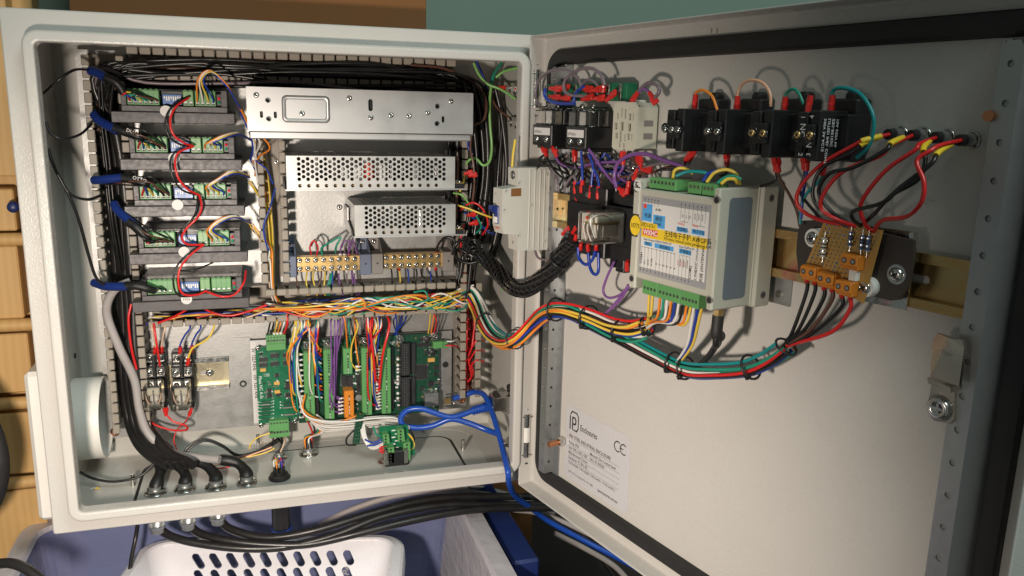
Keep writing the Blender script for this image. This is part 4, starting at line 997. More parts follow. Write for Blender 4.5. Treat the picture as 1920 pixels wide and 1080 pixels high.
um = (u0 + u1) / 2; zm = (zt + zb) / 2
for k, pts in enumerate(([(u1 - 4, zm + 6, 44), (u1 - 4, zm + 12, 56), (u1 - 3, zm + 8, 70), (u1 - 4, zm - 8, H - 6)], [(u0 + 6, zm + 9, H - 6), (u0 + 4, zm, H - 4), (u0 + 7, zm - 12, H - 5)], [(um, zm + 11, H - 8), (um - 2, zm, H - 4), (um + 2, zm - 12, H - 6)])):
    b = MB(); b.tube(pts, .85, 'w_white', 7); b.build('jumper', t)
b = MB(); b.cyl((u0 + 9, zt - 5, H - 4), (u0 + 9, zt - 5, H - 3), 1.6, 'ink_red', n=8); b.build('indicator', t)
RS = (su0, su1, u0, u1, zb, zt, H)
t = thing('terminal_block', 'small black end terminal clipped between the breaker and clear relay', 'terminal block', DOORF, (su0 - 8, 72, 9))
b = MB(); sl0 = Q(1064, 400, 33).x; b.box(sl0, su0 - .6, 42, 106, 9, 32, 'black', 1); b.box(sl0 + 2, su0 - 3, 60, 90, 32.05, 35, 'black_gloss', .6); b.build('case', t)
b = MB(); b.screw(((sl0 + su0) / 2, 98, 32.05), (0, 0, 1), 2.4, 'steel', 1); b.build('screw', t)
t = thing('terminal_block', 'small black block hanging below rail between clear relay and wireless module', 'terminal block', DOORF, tuple(Q(1163, 480, 20)))
q = Q(1163, 478, 20); b = MB(); b.box(q.x - 10, q.x + 10, q.y - 12, q.y + 9, 9, 24, 'black', .8); b.box(q.x - 6, q.x + 6, q.y - 16, q.y - 12, 12, 20, 'black', .5); b.build('case', t)
b = MB(); q = Q(1176, 315, 30); b.screw((q.x, q.y, 24), (0, 0, 1), 3, 'steel', 2); b.build('screw', t)

# ------------------------------------------------------------------ wireless receiver module
CM = crop(1190, 330, 4.5)
MH = 66.0; mu1 = 322.8
L = [Q(*CM(x, y), MH) for x, y in ((62, 165), (655, 245), (590, 960), (25, 810))]
lu0 = (L[0].x + L[3].x) / 2; lu1 = (L[1].x + L[2].x) / 2; lz1 = (L[0].y + L[1].y) / 2; lz0 = (L[2].y + L[3].y) / 2
mu0 = Q(1183, 440, MH).x; mz1 = (Q(1190, 335, MH).y + Q(1347, 352, MH).y) / 2; mz0 = (Q(1174, 536, MH).y + Q(1343, 588, MH).y) / 2
t = thing('wireless_receiver', 'pale grey wireless receiver module with wiring diagram label on the door rail', 'receiver', DOORF, ((mu0 + mu1) / 2, 74, 9))
b = MB()
b.box(lu0 - 2.5, lu1 + 1.2, lz0 - 5, lz1 + 5, 9, MH - .4, 'modgrey', 1)
b.box(lu0 - 2.5, lu1 + 1.2, mz0 + 1, lz0 - 5.05, 9, 46, 'modgrey', .5); b.box(lu0 - 2.5, lu1 + 1.2, lz1 + 5.05, mz1 - 1, 9, 46, 'modgrey', .5)
ul = lu1 + 1.25
b.box(mu0, lu0 - 2.55, mz0, mz1, 9, MH, 'modgrey', 1.2)
b.box(ul, mu1, mz0, mz1, 26, MH, 'modgrey', 1.2); b.box(ul, mu1 + 3.5, mz0 - 1, mz1 + 1, 9, 25.9, 'modgrey', 1.2)
b.build('case', t)
for u, z in ((mu0 + 3.6, mz1 - 8), (mu0 + 3.6, mz0 + 8), (mu1 - (mu1 - ul) / 2, mz1 - 8), (mu1 - (mu1 - ul) / 2, mz0 + 8)):
    b = MB(); b.cyl((u, z, MH - 1), (u, z, MH + .06), 3.1, 'taupe_plastic', n=20); b.cyl((u, z - .3, MH - 1), (u, z - .3, MH + .1), 2.3, 'chip', n=16); b.build('screw_hole', t)
for z in (mz1 - 8, mz0 + 8):
    b = MB(); b.cyl((mu1 + 3.4, z, 17), (mu1 + 3.56, z, 17), 3.0, 'taupe_plastic', n=18); b.cyl((mu1 + 3.4, z, 16.6), (mu1 + 3.6, z, 16.6), 2.2, 'chip', n=14); b.build('screw_hole', t)
b = MB(); b.M = frame(V((mu1 + .02, 0, 0)), V((0, 1, 0)), V((0, 0, 1)), V((1, 0, 0))); b.prism(rrect(mz0 + 7, mz1 - 7, 33, 56, 3, 4), 0, .25, 'sticker_grey'); b.build('side_sticker', t)
b = MB(); b.M = frame(V((mu1, 0, 0)), V((0, 1, 0)), V((0, 0, 1)), V((1, 0, 0))); b.box(mz0, mz1, 26, 27.2, 0, 1, 'modgrey'); b.build('rim', t)
# printed label
b = MB(); hL = MH - .38
def LU(f): return lu0 + (lu1 - lu0) * f
def LZ(f): return lz1 - (lz1 - lz0) * f
b.box(lu0, lu1, lz0, lz1, MH - .4, hL, 'paper')
def patch(u0, u1, v0, v1, m, k=1): b.box(LU(u0), LU(u1), LZ(v1), LZ(v0), hL, hL + .04 * k, m)
patch(0, 1, 0, .085, 'grey_print'); patch(0, 1, .92, 1, 'grey_print'); patch(.0, .02, .085, .92, 'grey_print'); patch(.975, 1, .085, .92, 'grey_print')
patch(.02, .975, .395, .53, 'ink_yellow')
for a in ((.02, .17, .10, .32), (.19, .37, .22, .38), (.545, .70, .315, .375), (.755, .93, .31, .37), (.07, .20, .58, .63), (.235, .52, .575, .635), (.60, .77, .575, .635)): patch(*a, 'ink_blue', 1)
def LT(s, size, u, v, m='ink', bold=.006, rot=False, al='LEFT', sx=1): text(b, s, size, (LU(u), LZ(v), hL + .1), (0, 1, 0) if rot else (1, 0, 0), (-1, 0, 0) if rot else (0, 1, 0), m, al, bold, sx)
LT('无线电子手轮 AWGP系列', 5.2, .37, .46, 'ink', .01, sx=.92); LT('Wireless manual pulse generator AWGP', 3.4, .37, .51, 'ink', .004, sx=.95)
patch(.04, .27, .415, .50, 'ink_red', 2); LT('WXHC', 5.6, .05, .49, 'ink_white', .03, sx=.9)
LT('Axis-Output IO', 2.5, .06, .565); LT('Axis-OutPut IO', 2.5, .27, .56); LT('Key-OutPut IO', 2.5, .60, .565)
LT('轴选', 3, .09, .62); LT('轴选输出', 3, .31, .622); LT('按键输出', 3, .615, .622); LT('电源', 4, .05, .27); LT('通信', 4, .22, .29); LT('RS485', 3.2, .21, .35); LT('电源输入', 3, .555, .36); LT('电子手轮', 3, .775, .355)
for i, s in enumerate(('COM1', 'X1', 'X10', 'X100', 'X', 'Y', 'Z', '4', '5', '6')):
    u = .035 + i * .054 + (.02 if i > 3 else 0); LT(s, 3.4 if i == 0 else 2.8, u + .02, .88 if i < 4 else .85, rot=True, bold=.012); b.box(LU(u) - .12, LU(u) + .12, LZ(.94), LZ(.66), hL, hL + .05, 'ink'); b.cyl((LU(u), LZ(.955), hL), (LU(u), LZ(.955), hL + .08), .55, 'ink', n=8); b.cyl((LU(u), LZ(.66), hL), (LU(u), LZ(.66), hL + .08), .4, 'ink', n=6)
b.box(LU(.035), LU(.56), LZ(.655) - .12, LZ(.655) + .12, hL, hL + .05, 'ink')
for i in range(4):
    u = .61 + i * .05; b.box(LU(u) - .12, LU(u) + .12, LZ(.94), LZ(.66), hL, hL + .05, 'ink'); b.cyl((LU(u), LZ(.955), hL), (LU(u), LZ(.955), hL + .08), .55, 'ink', n=8)
    if i < 3: b.box(LU(u + .012), LU(u + .02), LZ(.80), LZ(.70), hL, hL + .07, 'ink'); LT('OUT', 2.0, u - .004, .79, 'ink_red', rot=True)
b.box(LU(.61), LU(.76), LZ(.655) - .12, LZ(.655) + .12, hL, hL + .05, 'ink')
LT('COM2', 3.6, .79, .92, rot=True, bold=.015); LT('工作指示灯 (Working LED)', 2.9, .865, .93, rot=True); LT('天线 (ANTENNA)', 3.5, .945, .93, rot=True, bold=.012)
for i in range(5):
    u = .05 + i * .05; b.box(LU(u) - .12, LU(u) + .12, LZ(.12), LZ(.045), hL, hL + .05, 'ink'); b.cyl((LU(u), LZ(.04), hL), (LU(u), LZ(.04), hL + .08), .55, 'ink', n=8)
for i in range(7):
    u = .59 + i * .056; b.box(LU(u) - .12, LU(u) + .12, LZ(.22 + .05 * (i % 2)), LZ(.045), hL, hL + .05, 'ink'); b.cyl((LU(u), LZ(.04), hL), (LU(u), LZ(.04), hL + .08), .55, 'ink', n=8)
b.box(LU(.59), LU(.70), LZ(.245) - .15, LZ(.245) + .15, hL, hL + .05, 'ink'); b.box(LU(.76), LU(.93), LZ(.265) - .15, LZ(.265) + .15, hL, hL + .05, 'ink')
LT('A+', 3, .215, .17, bold=.012); LT('B+', 3, .265, .17, bold=.012); LT('Analog', 2.4, .56, .285, 'ink_red'); LT('Relay', 2.4, .77, .28, 'ink_red')
for i in range(3): LT('V%d' % i, 2.2, .63 + i * .05, .2, rot=True); LT('OUT', 2.2, .80 + i * .05, .2, rot=True)
b.cyl((LU(.055), LZ(.13), hL), (LU(.055), LZ(.13), hL + .12), 2, 'ink_red', n=14)
b.build('diagram_label', t)
b = MB(); b.box(LU(-.05), LU(.26), LZ(.415), LZ(.335), hL + .15, hL + .4, 'ink_yellow', .1); text(b, 'EXPD1-010-1', 4.6, (LU(-.01), LZ(.395), hL + .42), (1, 0, 0), (0, 1, 0), 'ink', bold=.012, sx=.72); b.build('yellow_sticker', t)
b = MB(); zc = LZ(.40); uc = mu0 + 5.0; b.box(mu0 + .3, lu0 - 2.8, zc - 9, zc + 9, MH + .02, MH + .2, 'chip'); b.prism([(uc + 6.2 * math.cos(2 * math.pi * k / 28), zc + 8.0 * math.sin(2 * math.pi * k / 28)) for k in range(28)], MH + .22, MH + .4, 'ink_yellow'); text(b, '10775', 5.0, (uc, zc - 1.8, MH + .45), (1, 0, 0), (0, 1, 0), 'ink', 'CENTER', .01, .86); b.build('round_sticker', t)
b = MB(); uc2, zc2 = mu0 + 5, mz1 - 5.5; b.cyl((uc2, zc2, MH + .02), (uc2, zc2, MH + .12), 4.6, 'paper', n=18)
for k in range(7): b.box(uc2 - 3 + rnd.uniform(-1, 4), uc2 - 2 + rnd.uniform(0, 5), zc2 + rnd.uniform(-3, 3), zc2 + rnd.uniform(-3, 3) + .6, MH + .13, MH + .16, 'ink')
b.build('warranty_seal', t)
MT = {}
def mterm(key, x0, y0, x1, y1, n, hh=60):
    q0 = Q(*CM(x0, y0), hh); q1 = Q(*CM(x1, y1), hh)
    if key[0] == 't': z0, z1 = lz1 + 5.6, mz1 + 1.5
    else: z0, z1 = mz0 - 3.5, lz0 - 5.6
    b = MB(); b.box(q0.x, q1.x, z0, z1, 46.1, hh, 'term_green', .5); poles_x(b, q0.x + 1, q1.x - 1, (z0 + z1) / 2 + (1 if key[0] == 't' else -1), hh, n, 1.3)
    b.build('terminal_block', t); MT[key] = (q0.x, q1.x, z0, z1)
mterm('t1', 118, 90, 345, 130, 7); mterm('t2', 445, 125, 555, 165, 3); mterm('t3', 565, 140, 672, 180, 3)
mterm('b1', 65, 915, 190, 960, 4); mterm('b2', 195, 940, 385, 1000, 6); mterm('b3', 388, 990, 540, 1045, 5)
for k in range(2):
    pass
q = Q(1348, 588, 50); b = MB(); b.cyl((mu1 - 8, mz0, 50), (mu1 - 8, mz0 - 7, 50), 4, 'brass', n=6, sm=False); b.build('antenna_socket', t); ANT = (mu1 - 8, mz0 - 7, 50)

# ------------------------------------------------------------------ contact blocks along the top of the door
C6 = crop(980, 150, 6.0)
def contactor(label, base, edge, left, zt, zb, zc, tag_s):
    u0, u1, H = (*left, edge)
    t = thing('contactor', label, 'contactor', DOORF, ((u0 + u1) / 2, zb, 3), 'black contact blocks under clear covers')
    b = MB(); b.box(u0, u1, zb, zt, 2, H, 'black_gloss', .8); b.box(u0, u1, zb - 3, zb - .05, 2, H - 6, 'black', .6); b.box(u0, u1, zt + .05, zc - 4, 2, H - 14, 'black', .6)
    b.build('body', t)
    b = MB(); w = u1 - u0
    for k in range(2):
        b.box(u0 + 2 + k * w * .5, u0 + w * .44 + k * w * .5, zt + .2, zt + 14, H - 13.5, H - 1, 'clear', 1); b.box(u0 + 1 + k * w * .5, u0 + w * .47 + k * w * .5, zt + 14.2, zc, 6, H - 4, 'clear', 2)
    for k in range(2): b.box(u1 + .2, u1 + 1.4, zt + 1, zc - 3, 8 + k * 14, 18 + k * 14, 'clear', .5)
    b.build('clear_cover', t)
    for k in range(2):
        b = MB(); b.screw((u0 + w * (.25 + .5 * k), zb + 6, H + .03), (0, 0, 1), 3, 'steel', 2.2); b.build('terminal_screw', t)
        b = MB(); b.screw((u0 + w * (.25 + .5 * k), zt + 18, H - 13), (0, 0, 1), 3.2, 'steel', 2.6); b.build('terminal_screw', t)
    b = MB(); b.box(u0 + 3, u1 - 3, zt - 10, zt - 3, H + .03, H + .2, 'paper'); text(b, tag_s, 3.7, (u0 + 3.6, zt - 8.3, H + .23), (1, 0, 0), (0, 1, 0), 'ink', bold=.012, sx=.66); b.build('label', t)
    return t
cu1 = Q(*C6(1000, 640), 3).x; cH = Qu(*C6(708, 650), cu1).z; cu0 = Q(*C6(482, 650), cH).x
czt = Q(*C6(708, 528), cH).y; czb = Q(*C6(705, 778), cH).y; czc = Q(*C6(708, 300), cH).y
contactor('black contactor under clear cover, right of the pair beside white block', None, cH, (cu0, cu1), czt, czb, czc, '10775-KA1-2')
d1 = Q(*C6(325, 620), cH).x; d0 = Q(*C6(110, 620), cH).x
contactor('black contactor under clear cover, left of the pair beside the hinge', None, cH, (d0, d1), Q(*C6(325, 506), cH).y, Q(*C6(322, 745), cH).y, Q(*C6(325, 290), cH).y, '10775-KA1-1')
CT = dict(u0=cu0, u1=cu1, H=cH, zb=czb, zt=czt, zc=czc, d0=d0, d1=d1)

# green strip with red spade connectors behind the contactors
t = thing('terminal_strip', 'green terminal strip half hidden by red connectors above the contactors', 'terminal strip', DOORF, tuple(Q(1100, 185, 12)))
q0 = Q(1024, 172, 14); q1 = Q(1178, 175, 14)
b = MB(); b.box(q0.x, q1.x, q0.y - 9, q0.y + 7, 4, 16, 'pcb', .6); b.build('strip', t)
for k in range(8):
    x = q0.x + 6 + k * (q1.x - q0.x - 12) / 7; b = MB(); b.box(x - 1.6, x + 1.6, q0.y - 8, q0.y + 6, 16.05, 19, 'steel', .3); b.build('blade', t)

# white block
u0, u1, H = QB(C6(1500, 560), C6(1275, 560), C6(1012, 560), 4)
zt = Q(*C6(1270, 330), H).y; zb = Q(*C6(1270, 800), H).y; ztop = Q(*C6(1270, 250), H).y
t = thing('contact_block', 'cream white plastic contact block full of small rectangular windows', 'contact block', DOORF, ((u0 + u1) / 2, zb, 3))
b = MB(); W = u1 - u0; Z = ztop - zb
hs = []
for fx0, fy0, w, hh in ((.20, .28, .07, .12), (.37, .22, .05, .2), (.52, .24, .07, .2), (.72, .30, .09, .14), (.86, .30, .04, .14), (.14, .50, .12, .14), (.40, .50, .12, .18), (.72, .52, .12, .16), (.18, .70, .1, .12), (.36, .72, .08, .22), (.55, .74, .05, .14), (.70, .71, .09, .13), (.84, .72, .04, .13), (.34, .90, .07, .09), (.52, .90, .07, .09)):
    cx, cz = u0 + W * fx0, ztop - Z * fy0; hs.append([(cx - W * w / 2, cz - Z * hh / 2), (cx + W * w / 2, cz - Z * hh / 2), (cx + W * w / 2, cz + Z * hh / 2), (cx - W * w / 2, cz + Z * hh / 2)])
b.plate([(u0, zb + 2), (u0 + 3, zb), (u1 - 3, zb), (u1, zb + 2), (u1, ztop - 4), (u1 - 4, ztop), (u0 + 4, ztop), (u0, ztop - 4)], hs, H - 2.2, H, 'ivory')
b.prism([(u0, zb + 2), (u0 + 3, zb), (u1 - 3, zb), (u1, zb + 2), (u1, ztop - 4), (u1 - 4, ztop), (u0 + 4, ztop), (u0, ztop - 4)], 3, H - 4.5, 'ivory')
b.box(u1 - 2.2, u1, zb + 2, ztop - 4, H - 4.45, H - 2.25, 'ivory'); b.box(u0, u0 + 2.2, zb + 2, ztop - 4, H - 4.45, H - 2.25, 'ivory'); b.box(u0 + 3, u1 - 3, ztop - 3, ztop - 1, H - 4.45, H - 2.25, 'ivory')
b.build('case', t)
b = MB(); b.box(u1 + .02, u1 + .3, zb + 10, zb + 15, 8, 18, 'taupe_plastic'); b.box(u1 + .02, u1 + .3, ztop - 20, ztop - 15, 8, 18, 'taupe_plastic'); b.build('slot', t)
b = MB(); b.cyl((u0 + W * .62, ztop + 2, H * .55), (u0 + W * .62, ztop - 4, H * .55), 6, 'white_plastic', n=18); b.build('boss', t)
WB = (u0, u1, H, zb, ztop)

# four black switch bodies
CS = crop(1200, 120, 3.856)
lastu1 = Q(*CS(1590, 470), 3).x; SH = Qu(*CS(1288, 470), lastu1).z; lastu0 = Q(*CS(1128, 470), SH).x
SW = lastu1 - lastu0
zt = Q(*CS(1288, 345), SH).y; zb = Q(*CS(1285, 690), SH).y
SWS = []
names = ['leftmost beside the white block', 'second from the white block', 'third from the white block', 'rightmost with white NC and NO lettering']
for k, ex in enumerate((190, 480, 800, 1128)):
    u = Q(*CS(ex, 470), SH).x
    t = thing('switch_block', 'black push button contact block, ' + names[k], 'switch', DOORF, (u + SW / 2, (zt + zb) / 2, 3), 'row of black switch blocks at the top of the door')
    b = MB(); b.box(u - 7, u + SW + 7, zb + 3, zt - 1, 1, 25, 'black', 1); b.box(u + 2, u + SW + 6, zb - 2, zt + 9, 1, 16, 'black', 1.5); b.box(u + 8, u + SW, zb + 4, zt + 14, 1, 11, 'black', 2); b.build('collar', t)
    b = MB(); nz = 2
    b.box(u, u + SW * .48, zb, zt, 16.1, SH, 'black', .8); b.box(u + SW * .52, u + SW, zb - 1.5, zt + 1, 16.1, SH - 1.5, 'black', .8); b.box(u + SW * .2, u + SW * .9, zb + 8, zt - 8, SH - 1, SH + 2.2, 'black', .6)
    for j in range(5): b.box(u + SW + .02, u + SW + .9, zb + 6, zt - 5, 18 + j * 4, 19.4 + j * 4, 'black_gloss')
    b.box(u + SW * .1, u + SW * .42, zt - 12, zt - 3, SH + .02, SH + 1.4, 'black_gloss', .4); b.box(u + SW * .1, u + SW * .42, zb + 3, zb + 12, SH + .02, SH + 1.4, 'black_gloss', .4); b.build('contact_case', t)
    for fx in ((.22, .78) if k else (.05, .5, .9)):
        b = MB(); b.lathe((u + SW * fx, (zt + zb) / 2 + rnd.uniform(-1, 1), SH + 2.2), (0, 0, 1), [(4, 0), (3.6, .8), (2.2, .9), (2, 0.2)], 'black_gloss', 14); b.screw((u + SW * fx, (zt + zb) / 2, SH + 2.4), (0, 0, 1), 2.6, 'brass' if k > 1 else 'steel', 1.6); b.build('terminal_screw', t)
    if k == 3:
        b = MB(); hh = SH + .1
        def ST(s, size, x, y): q = Q(*CS(x, y), SH); text(b, s, size, (q.x, q.y, hh + 2.3), (0, -1, 0), (1, 0, 0), 'ink_white', bold=.01)
        ST('1', 4.6, 1185, 372); ST('NC', 6, 1180, 428); ST('2', 4.6, 1165, 640); 
        def SU(s, size, x, y): q = Q(*CS(x, y), SH); text(b, s, size, (q.x, q.y, hh + 2.3), (0, 1, 0), (-1, 0, 0), 'ink_white', bold=.01)
        SU('4', 4.6, 1274, 396); SU('NO', 6, 1256, 608); SU('3', 4.6, 1248, 668)
        for i, s in enumerate(('240V 3A AC15', 'LISTED IND. CONT.', 'ZB2-BE102C', '10A 600V Ith', 'Telemecanique', 'IEC 947-5-1')):
            text(b, s, 3.4, (lastu1 + 1.0, zt - 4, SH - 6 - i * 4.2), (0, -1, 0), (0, 0, 1), 'ink_white')
        b.box(lastu1 + .95, lastu1 + 1.0, zt - 26, zt - 8, SH - 28.2, SH - 25, 'ink_white')
        b.build('print', t)
    SWS.append((u, u + SW, zt, zb))
# panel indicator lamps
LEDP = []
for k, (px, py) in enumerate(((1681, 252), (1724, 254), (1768, 258), (1815, 263))):
    q = Q(px, py, 5)
    t = thing('indicator_lamp', 'chromed panel lamp holder, ' + ['leftmost', 'second from left', 'third from left', 'rightmost, nearest the door edge'][k] + ' of four in the row', 'lamp', DOORF, (q.x, q.y, 0), 'panel lamp holders in a row')
    b = MB(); b.lathe((q.x, q.y, 0), (0, 0, 1), [(5.4, 0), (5.6, 1), (5.3, 2), (4.8, 2.2)], 'steel', 24); b.build('washer', t)
    b = MB(); b.cyl((q.x, q.y, 2.2), (q.x, q.y, 6), 5.0, 'steel', n=6, sm=False); b.cyl((q.x, q.y, 6), (q.x, q.y, 9.5), 4.1, 'steel_dull', n=20); b.build('nut', t)
    b = MB(); b.cyl((q.x, q.y, 9.5), (q.x, q.y, 14.5), 3.4, 'rubber', n=18); b.build('barrel', t)
    LEDP.append((q.x, q.y))

# ------------------------------------------------------------------ prototype board on brown carrier
CP = crop(1420, 340, 3.6)
def QPc(c, pts, h): return [tuple(Q(*c(x, y), h).xy) for x, y in pts]
t = thing('carrier_plate', 'dark brown plastic carrier clamped to the right end of the door rail', 'carrier', DOORF, tuple(Q(1640, 480, 12)))
b = MB(); b.prism(QPc(CP, [(300, 265), (450, 262), (1050, 400), (1052, 520), (1010, 730), (955, 800), (900, 806), (440, 690), (275, 600), (262, 470), (275, 330)], 19), 16, 19, 'brown_plastic'); b.build('plate', t)
b = MB(); b.prism(QPc(CP, [(740, 300), (1075, 345), (1070, 455), (1000, 870), (720, 810)], 11), 9.6, 11, 'steel'); b.prism(QPc(CP, [(1050, 345), (1080, 345), (1072, 455), (1046, 440)], 12), 11.1, 15.9, 'steel'); b.build('clamp', t)
for x, y in ((405, 380), (755, 712), (928, 630)):
    q = Q(*CP(x, y), 21); b = MB(); b.cyl((q.x, q.y, 19.1), (q.x, q.y, 26 if x != 928 else 19.5), 6.4, 'white_plastic' if x != 928 else 'steel', n=20); b.screw((q.x, q.y, 26.05 if x != 928 else 19.55), (0, 0, 1), 4.6, 'steel', 2.6); b.build('screw', t)
t = thing('prototype_board', 'tan perforated prototype board with orange terminals and blue resistors', 'circuit board', DOORF, tuple(Q(1570, 480, 30)))
HPB = 28.0
pp = QPc(CP, [(450, 268), (842, 332), (712, 825), (620, 770), (310, 600)], HPB)
b = MB(); b.prism(pp, HPB - 1.6, HPB, 'perf'); b.build('board', t)
A0 = V((*QPc(CP, [(470, 290)], HPB)[0], 0)); AX = V((*QPc(CP, [(820, 350)], HPB)[0], 0)) - A0; AY = V((*QPc(CP, [(340, 590)], HPB)[0], 0)) - A0
b = MB()
for i in range(13):
    for j in range(15):
        q = A0 + AX * (i / 12) + AY * (j / 12)
        if not inside((q.x, q.y), pp): continue
        b.cyl((q.x, q.y, HPB), (q.x, q.y, HPB + .12), 1.15, 'brass' if rnd.random() < .85 else 'steel', n=7); b.cyl((q.x, q.y, HPB), (q.x, q.y, HPB + .16), .5, 'ink', n=5)
o = b.build('solder_pad', t); o['kind'] = 'stuff'
exv = AX.normalized(); eyv = -AY.normalized(); eyv = (eyv - exv * eyv.dot(exv)).normalized()
PT = []
for x, y in ((342, 620), (458, 668), (580, 722), (620, 545)):
    q = Q(*CP(x, y), HPB + 7)
    b = MB(); b.M = frame(V((q.x, q.y, 0)), exv, eyv, V((0, 0, 1)))
    b.box(-6.4, 6.4, -5.2, 5, HPB, HPB + 6, 'term_orange', .8); b.box(-6.4, 6.4, -3, 4.6, HPB + 6.05, HPB + 8, 'term_orange', 1.0)
    for s in (-3.2, 3.2): b.cyl((s, .8, HPB + 7.5), (s, .8, HPB + 8.1), 1.9, 'ink', n=12); b.cyl((s, .8, HPB + 7.5), (s, .8, HPB + 8.25), 1.2, 'steel_dull', n=10)
    b.build('terminal_block', t); PT.append(frame(V((q.x, q.y, 0)), exv, eyv, V((0, 0, 1))))
for x, y, bands in ((630, 388, 'dip_blue'), (708, 412, 'dip_blue'), (748, 420, 'dip_blue'), (450, 445, 'ivory')):
    q = Q(*CP(x, y), HPB + 2); b = MB(); L2 = 6.5 if bands == 'ivory' else 4.6
    b.cyl((q.x, q.y - L2, HPB + 2.4), (q.x, q.y + L2, HPB + 2.4), 1.9 if bands == 'ivory' else 1.4, bands, n=10)
    for k in range(-2, 3): b.cyl((q.x, q.y + k * L2 * .35 - .5, HPB + 2.4), (q.x, q.y + k * L2 * .35 + .5, HPB + 2.4), 2.0 if bands == 'ivory' else 1.5, ['chip', 'brown_plastic', 'steel'][k % 3], n=10)
    b.cyl((q.x, q.y - L2 - 4, HPB + 2.2), (q.x, q.y + L2 + 4, HPB + 2.2), .4, 'steel', n=6); b.build('resistor', t)
q = Q(*CP(655, 630), HPB + 2); b = MB(); b.box(q.x - 3, q.x + 3, q.y - 4, q.y + 4, HPB, HPB + 4, 'white_plastic', .5); b.build('connector', t)
# ================================================================== wiring
def pt(s):
    """(px, py, h) above the plate, (px, py, h, 'd') above the door, (px, py, y, 'y') at depth y, Vector in the world"""
    if isinstance(s, V): return s
    if len(s) == 3: return PW(*s)
    if s[3] == 'd': return QW(*s[:3])
    return WY(*s[:3])
def path(*spec): return [pt(s) for s in spec]
NW = dict(w_teal='teal', w_pink='pale orange', w_lime='green and yellow', w_cream='cream')
def cn(c): return {'lime': 'yellow green', 'pink': 'peach', 'cream': 'cream'}.get(c, c)
STUFFW = MB()
def wire(col, pts, label, r=1.0, group=None, n=6, seg=6, name='wire', cat='wire', mat=None, stuff=False):
    if stuff:
        STUFFW.tube(pts, r, mat or ('w_' + col), n, seg); return None
    b = MB(); b.tube(pts, r, mat or ('w_' + col), n, seg)
    o = b.solo(name, label, cat, WORLD, pts[0], group)
    o['_p0'] = list(pts[0]); 
    return o
def spade_shape(b, p, d, L, m='red_pvc'):
    a = (V((.31, .22, .92)) - d * V((.31, .22, .92)).dot(d)).normalized(); c = d.cross(a)
    b.M = frame(p, a, c, d); b.cyl((0, 0, 0), (0, 0, L * .5), 2.0, m, r1=2.3, n=10); b.box(-3.2, 3.2, -1.7, 1.7, L * .42, L, m, .9); b.M = None
def endcap(o, p, d, kind='spade', m='red_pvc', L=11.0):
    p = V(p); d = V(d).normalized(); b = MB()
    if kind == 'spade':
        spade_shape(b, p - d * L * .5, d, L, m); b.build('spade_terminal', o)
    else:
        b.lathe(p - d * 2, d, [(.01, 0), (1.75, 0), (1.5, 5.0), (1.1, 5.2), (.9, 8), (.01, 8)], m, 8); b.build('ferrule', o)
def jig(p, s): return p + V((rnd.uniform(-s, s), rnd.uniform(-s, s), rnd.uniform(-s, s)))
def bundle(center, cols, Rb, label, group, r=1.0, twist=1.2, seg=8, spread=None, n=6):
    c = catmull(center, seg); L = len(c); out = []
    for k, col in enumerate(cols):
        ph = rnd.uniform(0, 6.28); rho = Rb * math.sqrt((k + .5) / len(cols)); tw = twist * rnd.uniform(.4, 1.2) * rnd.choice((-1, 1)); ph2 = rnd.uniform(0, 6)
        pts = []
        t0 = (c[1] - c[0]).normalized(); a = t0.orthogonal().normalized()
        for i in range(L):
            t = c[min(i + 1, L - 1)] - c[max(i - 1, 0)]; t.normalize(); a = (a - t * a.dot(t)).normalized(); bb = t.cross(a); f = i / (L - 1)
            s = rho * (1 + .25 * math.sin(ph2 + 7 * f)) * (spread(f) if spread else 1)
            an = ph + tw * f * 3
            pts.append(c[i] + a * s * math.cos(an) + bb * s * math.sin(an))
        b = MB(); b.tube(pts, r, 'w_' + col, n, spline=False)
        out.append(b.solo('wire', label % cn(col), 'wire', WORLD, pts[0], group)); out[-1]['_e'] = list(pts[-1])
    return out
def tie(p, d, R0, label, r=.9, tail=True):
    p = V(p); d = V(d).normalized(); a = d.orthogonal().normalized(); b2 = d.cross(a)
    b = MB(); pts = [p + a * R0 * math.cos(t) + b2 * R0 * math.sin(t) for t in [2 * math.pi * i / 16 for i in range(17)]]
    b.tube(pts, r, 'black', 6, spline=False, cap=False); q = p + a * R0
    b.M = frame(q, a, b2, d); b.box(-1.2, 1.6, -2.2, 2.2, -2, 2, 'black', .5)
    if tail: b.box(1.4, 2.6, -.5, .5, -1.2, 1.2, 'black')
    b.M = None
    return b.solo('cable_tie', label, 'cable tie', WORLD, p, 'black cable ties round the wires')
RC = lambda s: [rnd.choice(s.split()) for _ in range(60)]

# ------------------------------------------------------------------ black mass along the top duct and down the right side
for k in range(60):
    y = 118 + rnd.uniform(-6, 40); x0 = rnd.uniform(215, 330); h = rnd.uniform(12, 56)
    col = rnd.choice(['black'] * 9 + ['brown', 'grey'])
    e = rnd.uniform(840, 925)
    pts = path((rnd.uniform(176, 212), 215 + rnd.uniform(-20, 40), rnd.uniform(20, 50)), (rnd.uniform(178, 225), 150 + rnd.uniform(-25, 10), h), (x0, y, h), (x0 + 160, y + rnd.uniform(-14, 10), h + rnd.uniform(-8, 8)), (560, y + rnd.uniform(-8, 12), h), (720, y + 8 + rnd.uniform(-10, 10), h), (e - 40, 152 + rnd.uniform(-16, 16), rnd.uniform(20, 50)), (e, 230 + rnd.uniform(-25, 25), rnd.uniform(10, 50)), (e + rnd.uniform(-8, 14), 420 + rnd.uniform(-60, 30), rnd.uniform(10, 50)))
    wire(col, pts, 'dark %s wire in the thick mass along the top duct' % col, rnd.uniform(1.5, 2.9), 'dark wires along the top duct', n=6, seg=5, stuff=True)
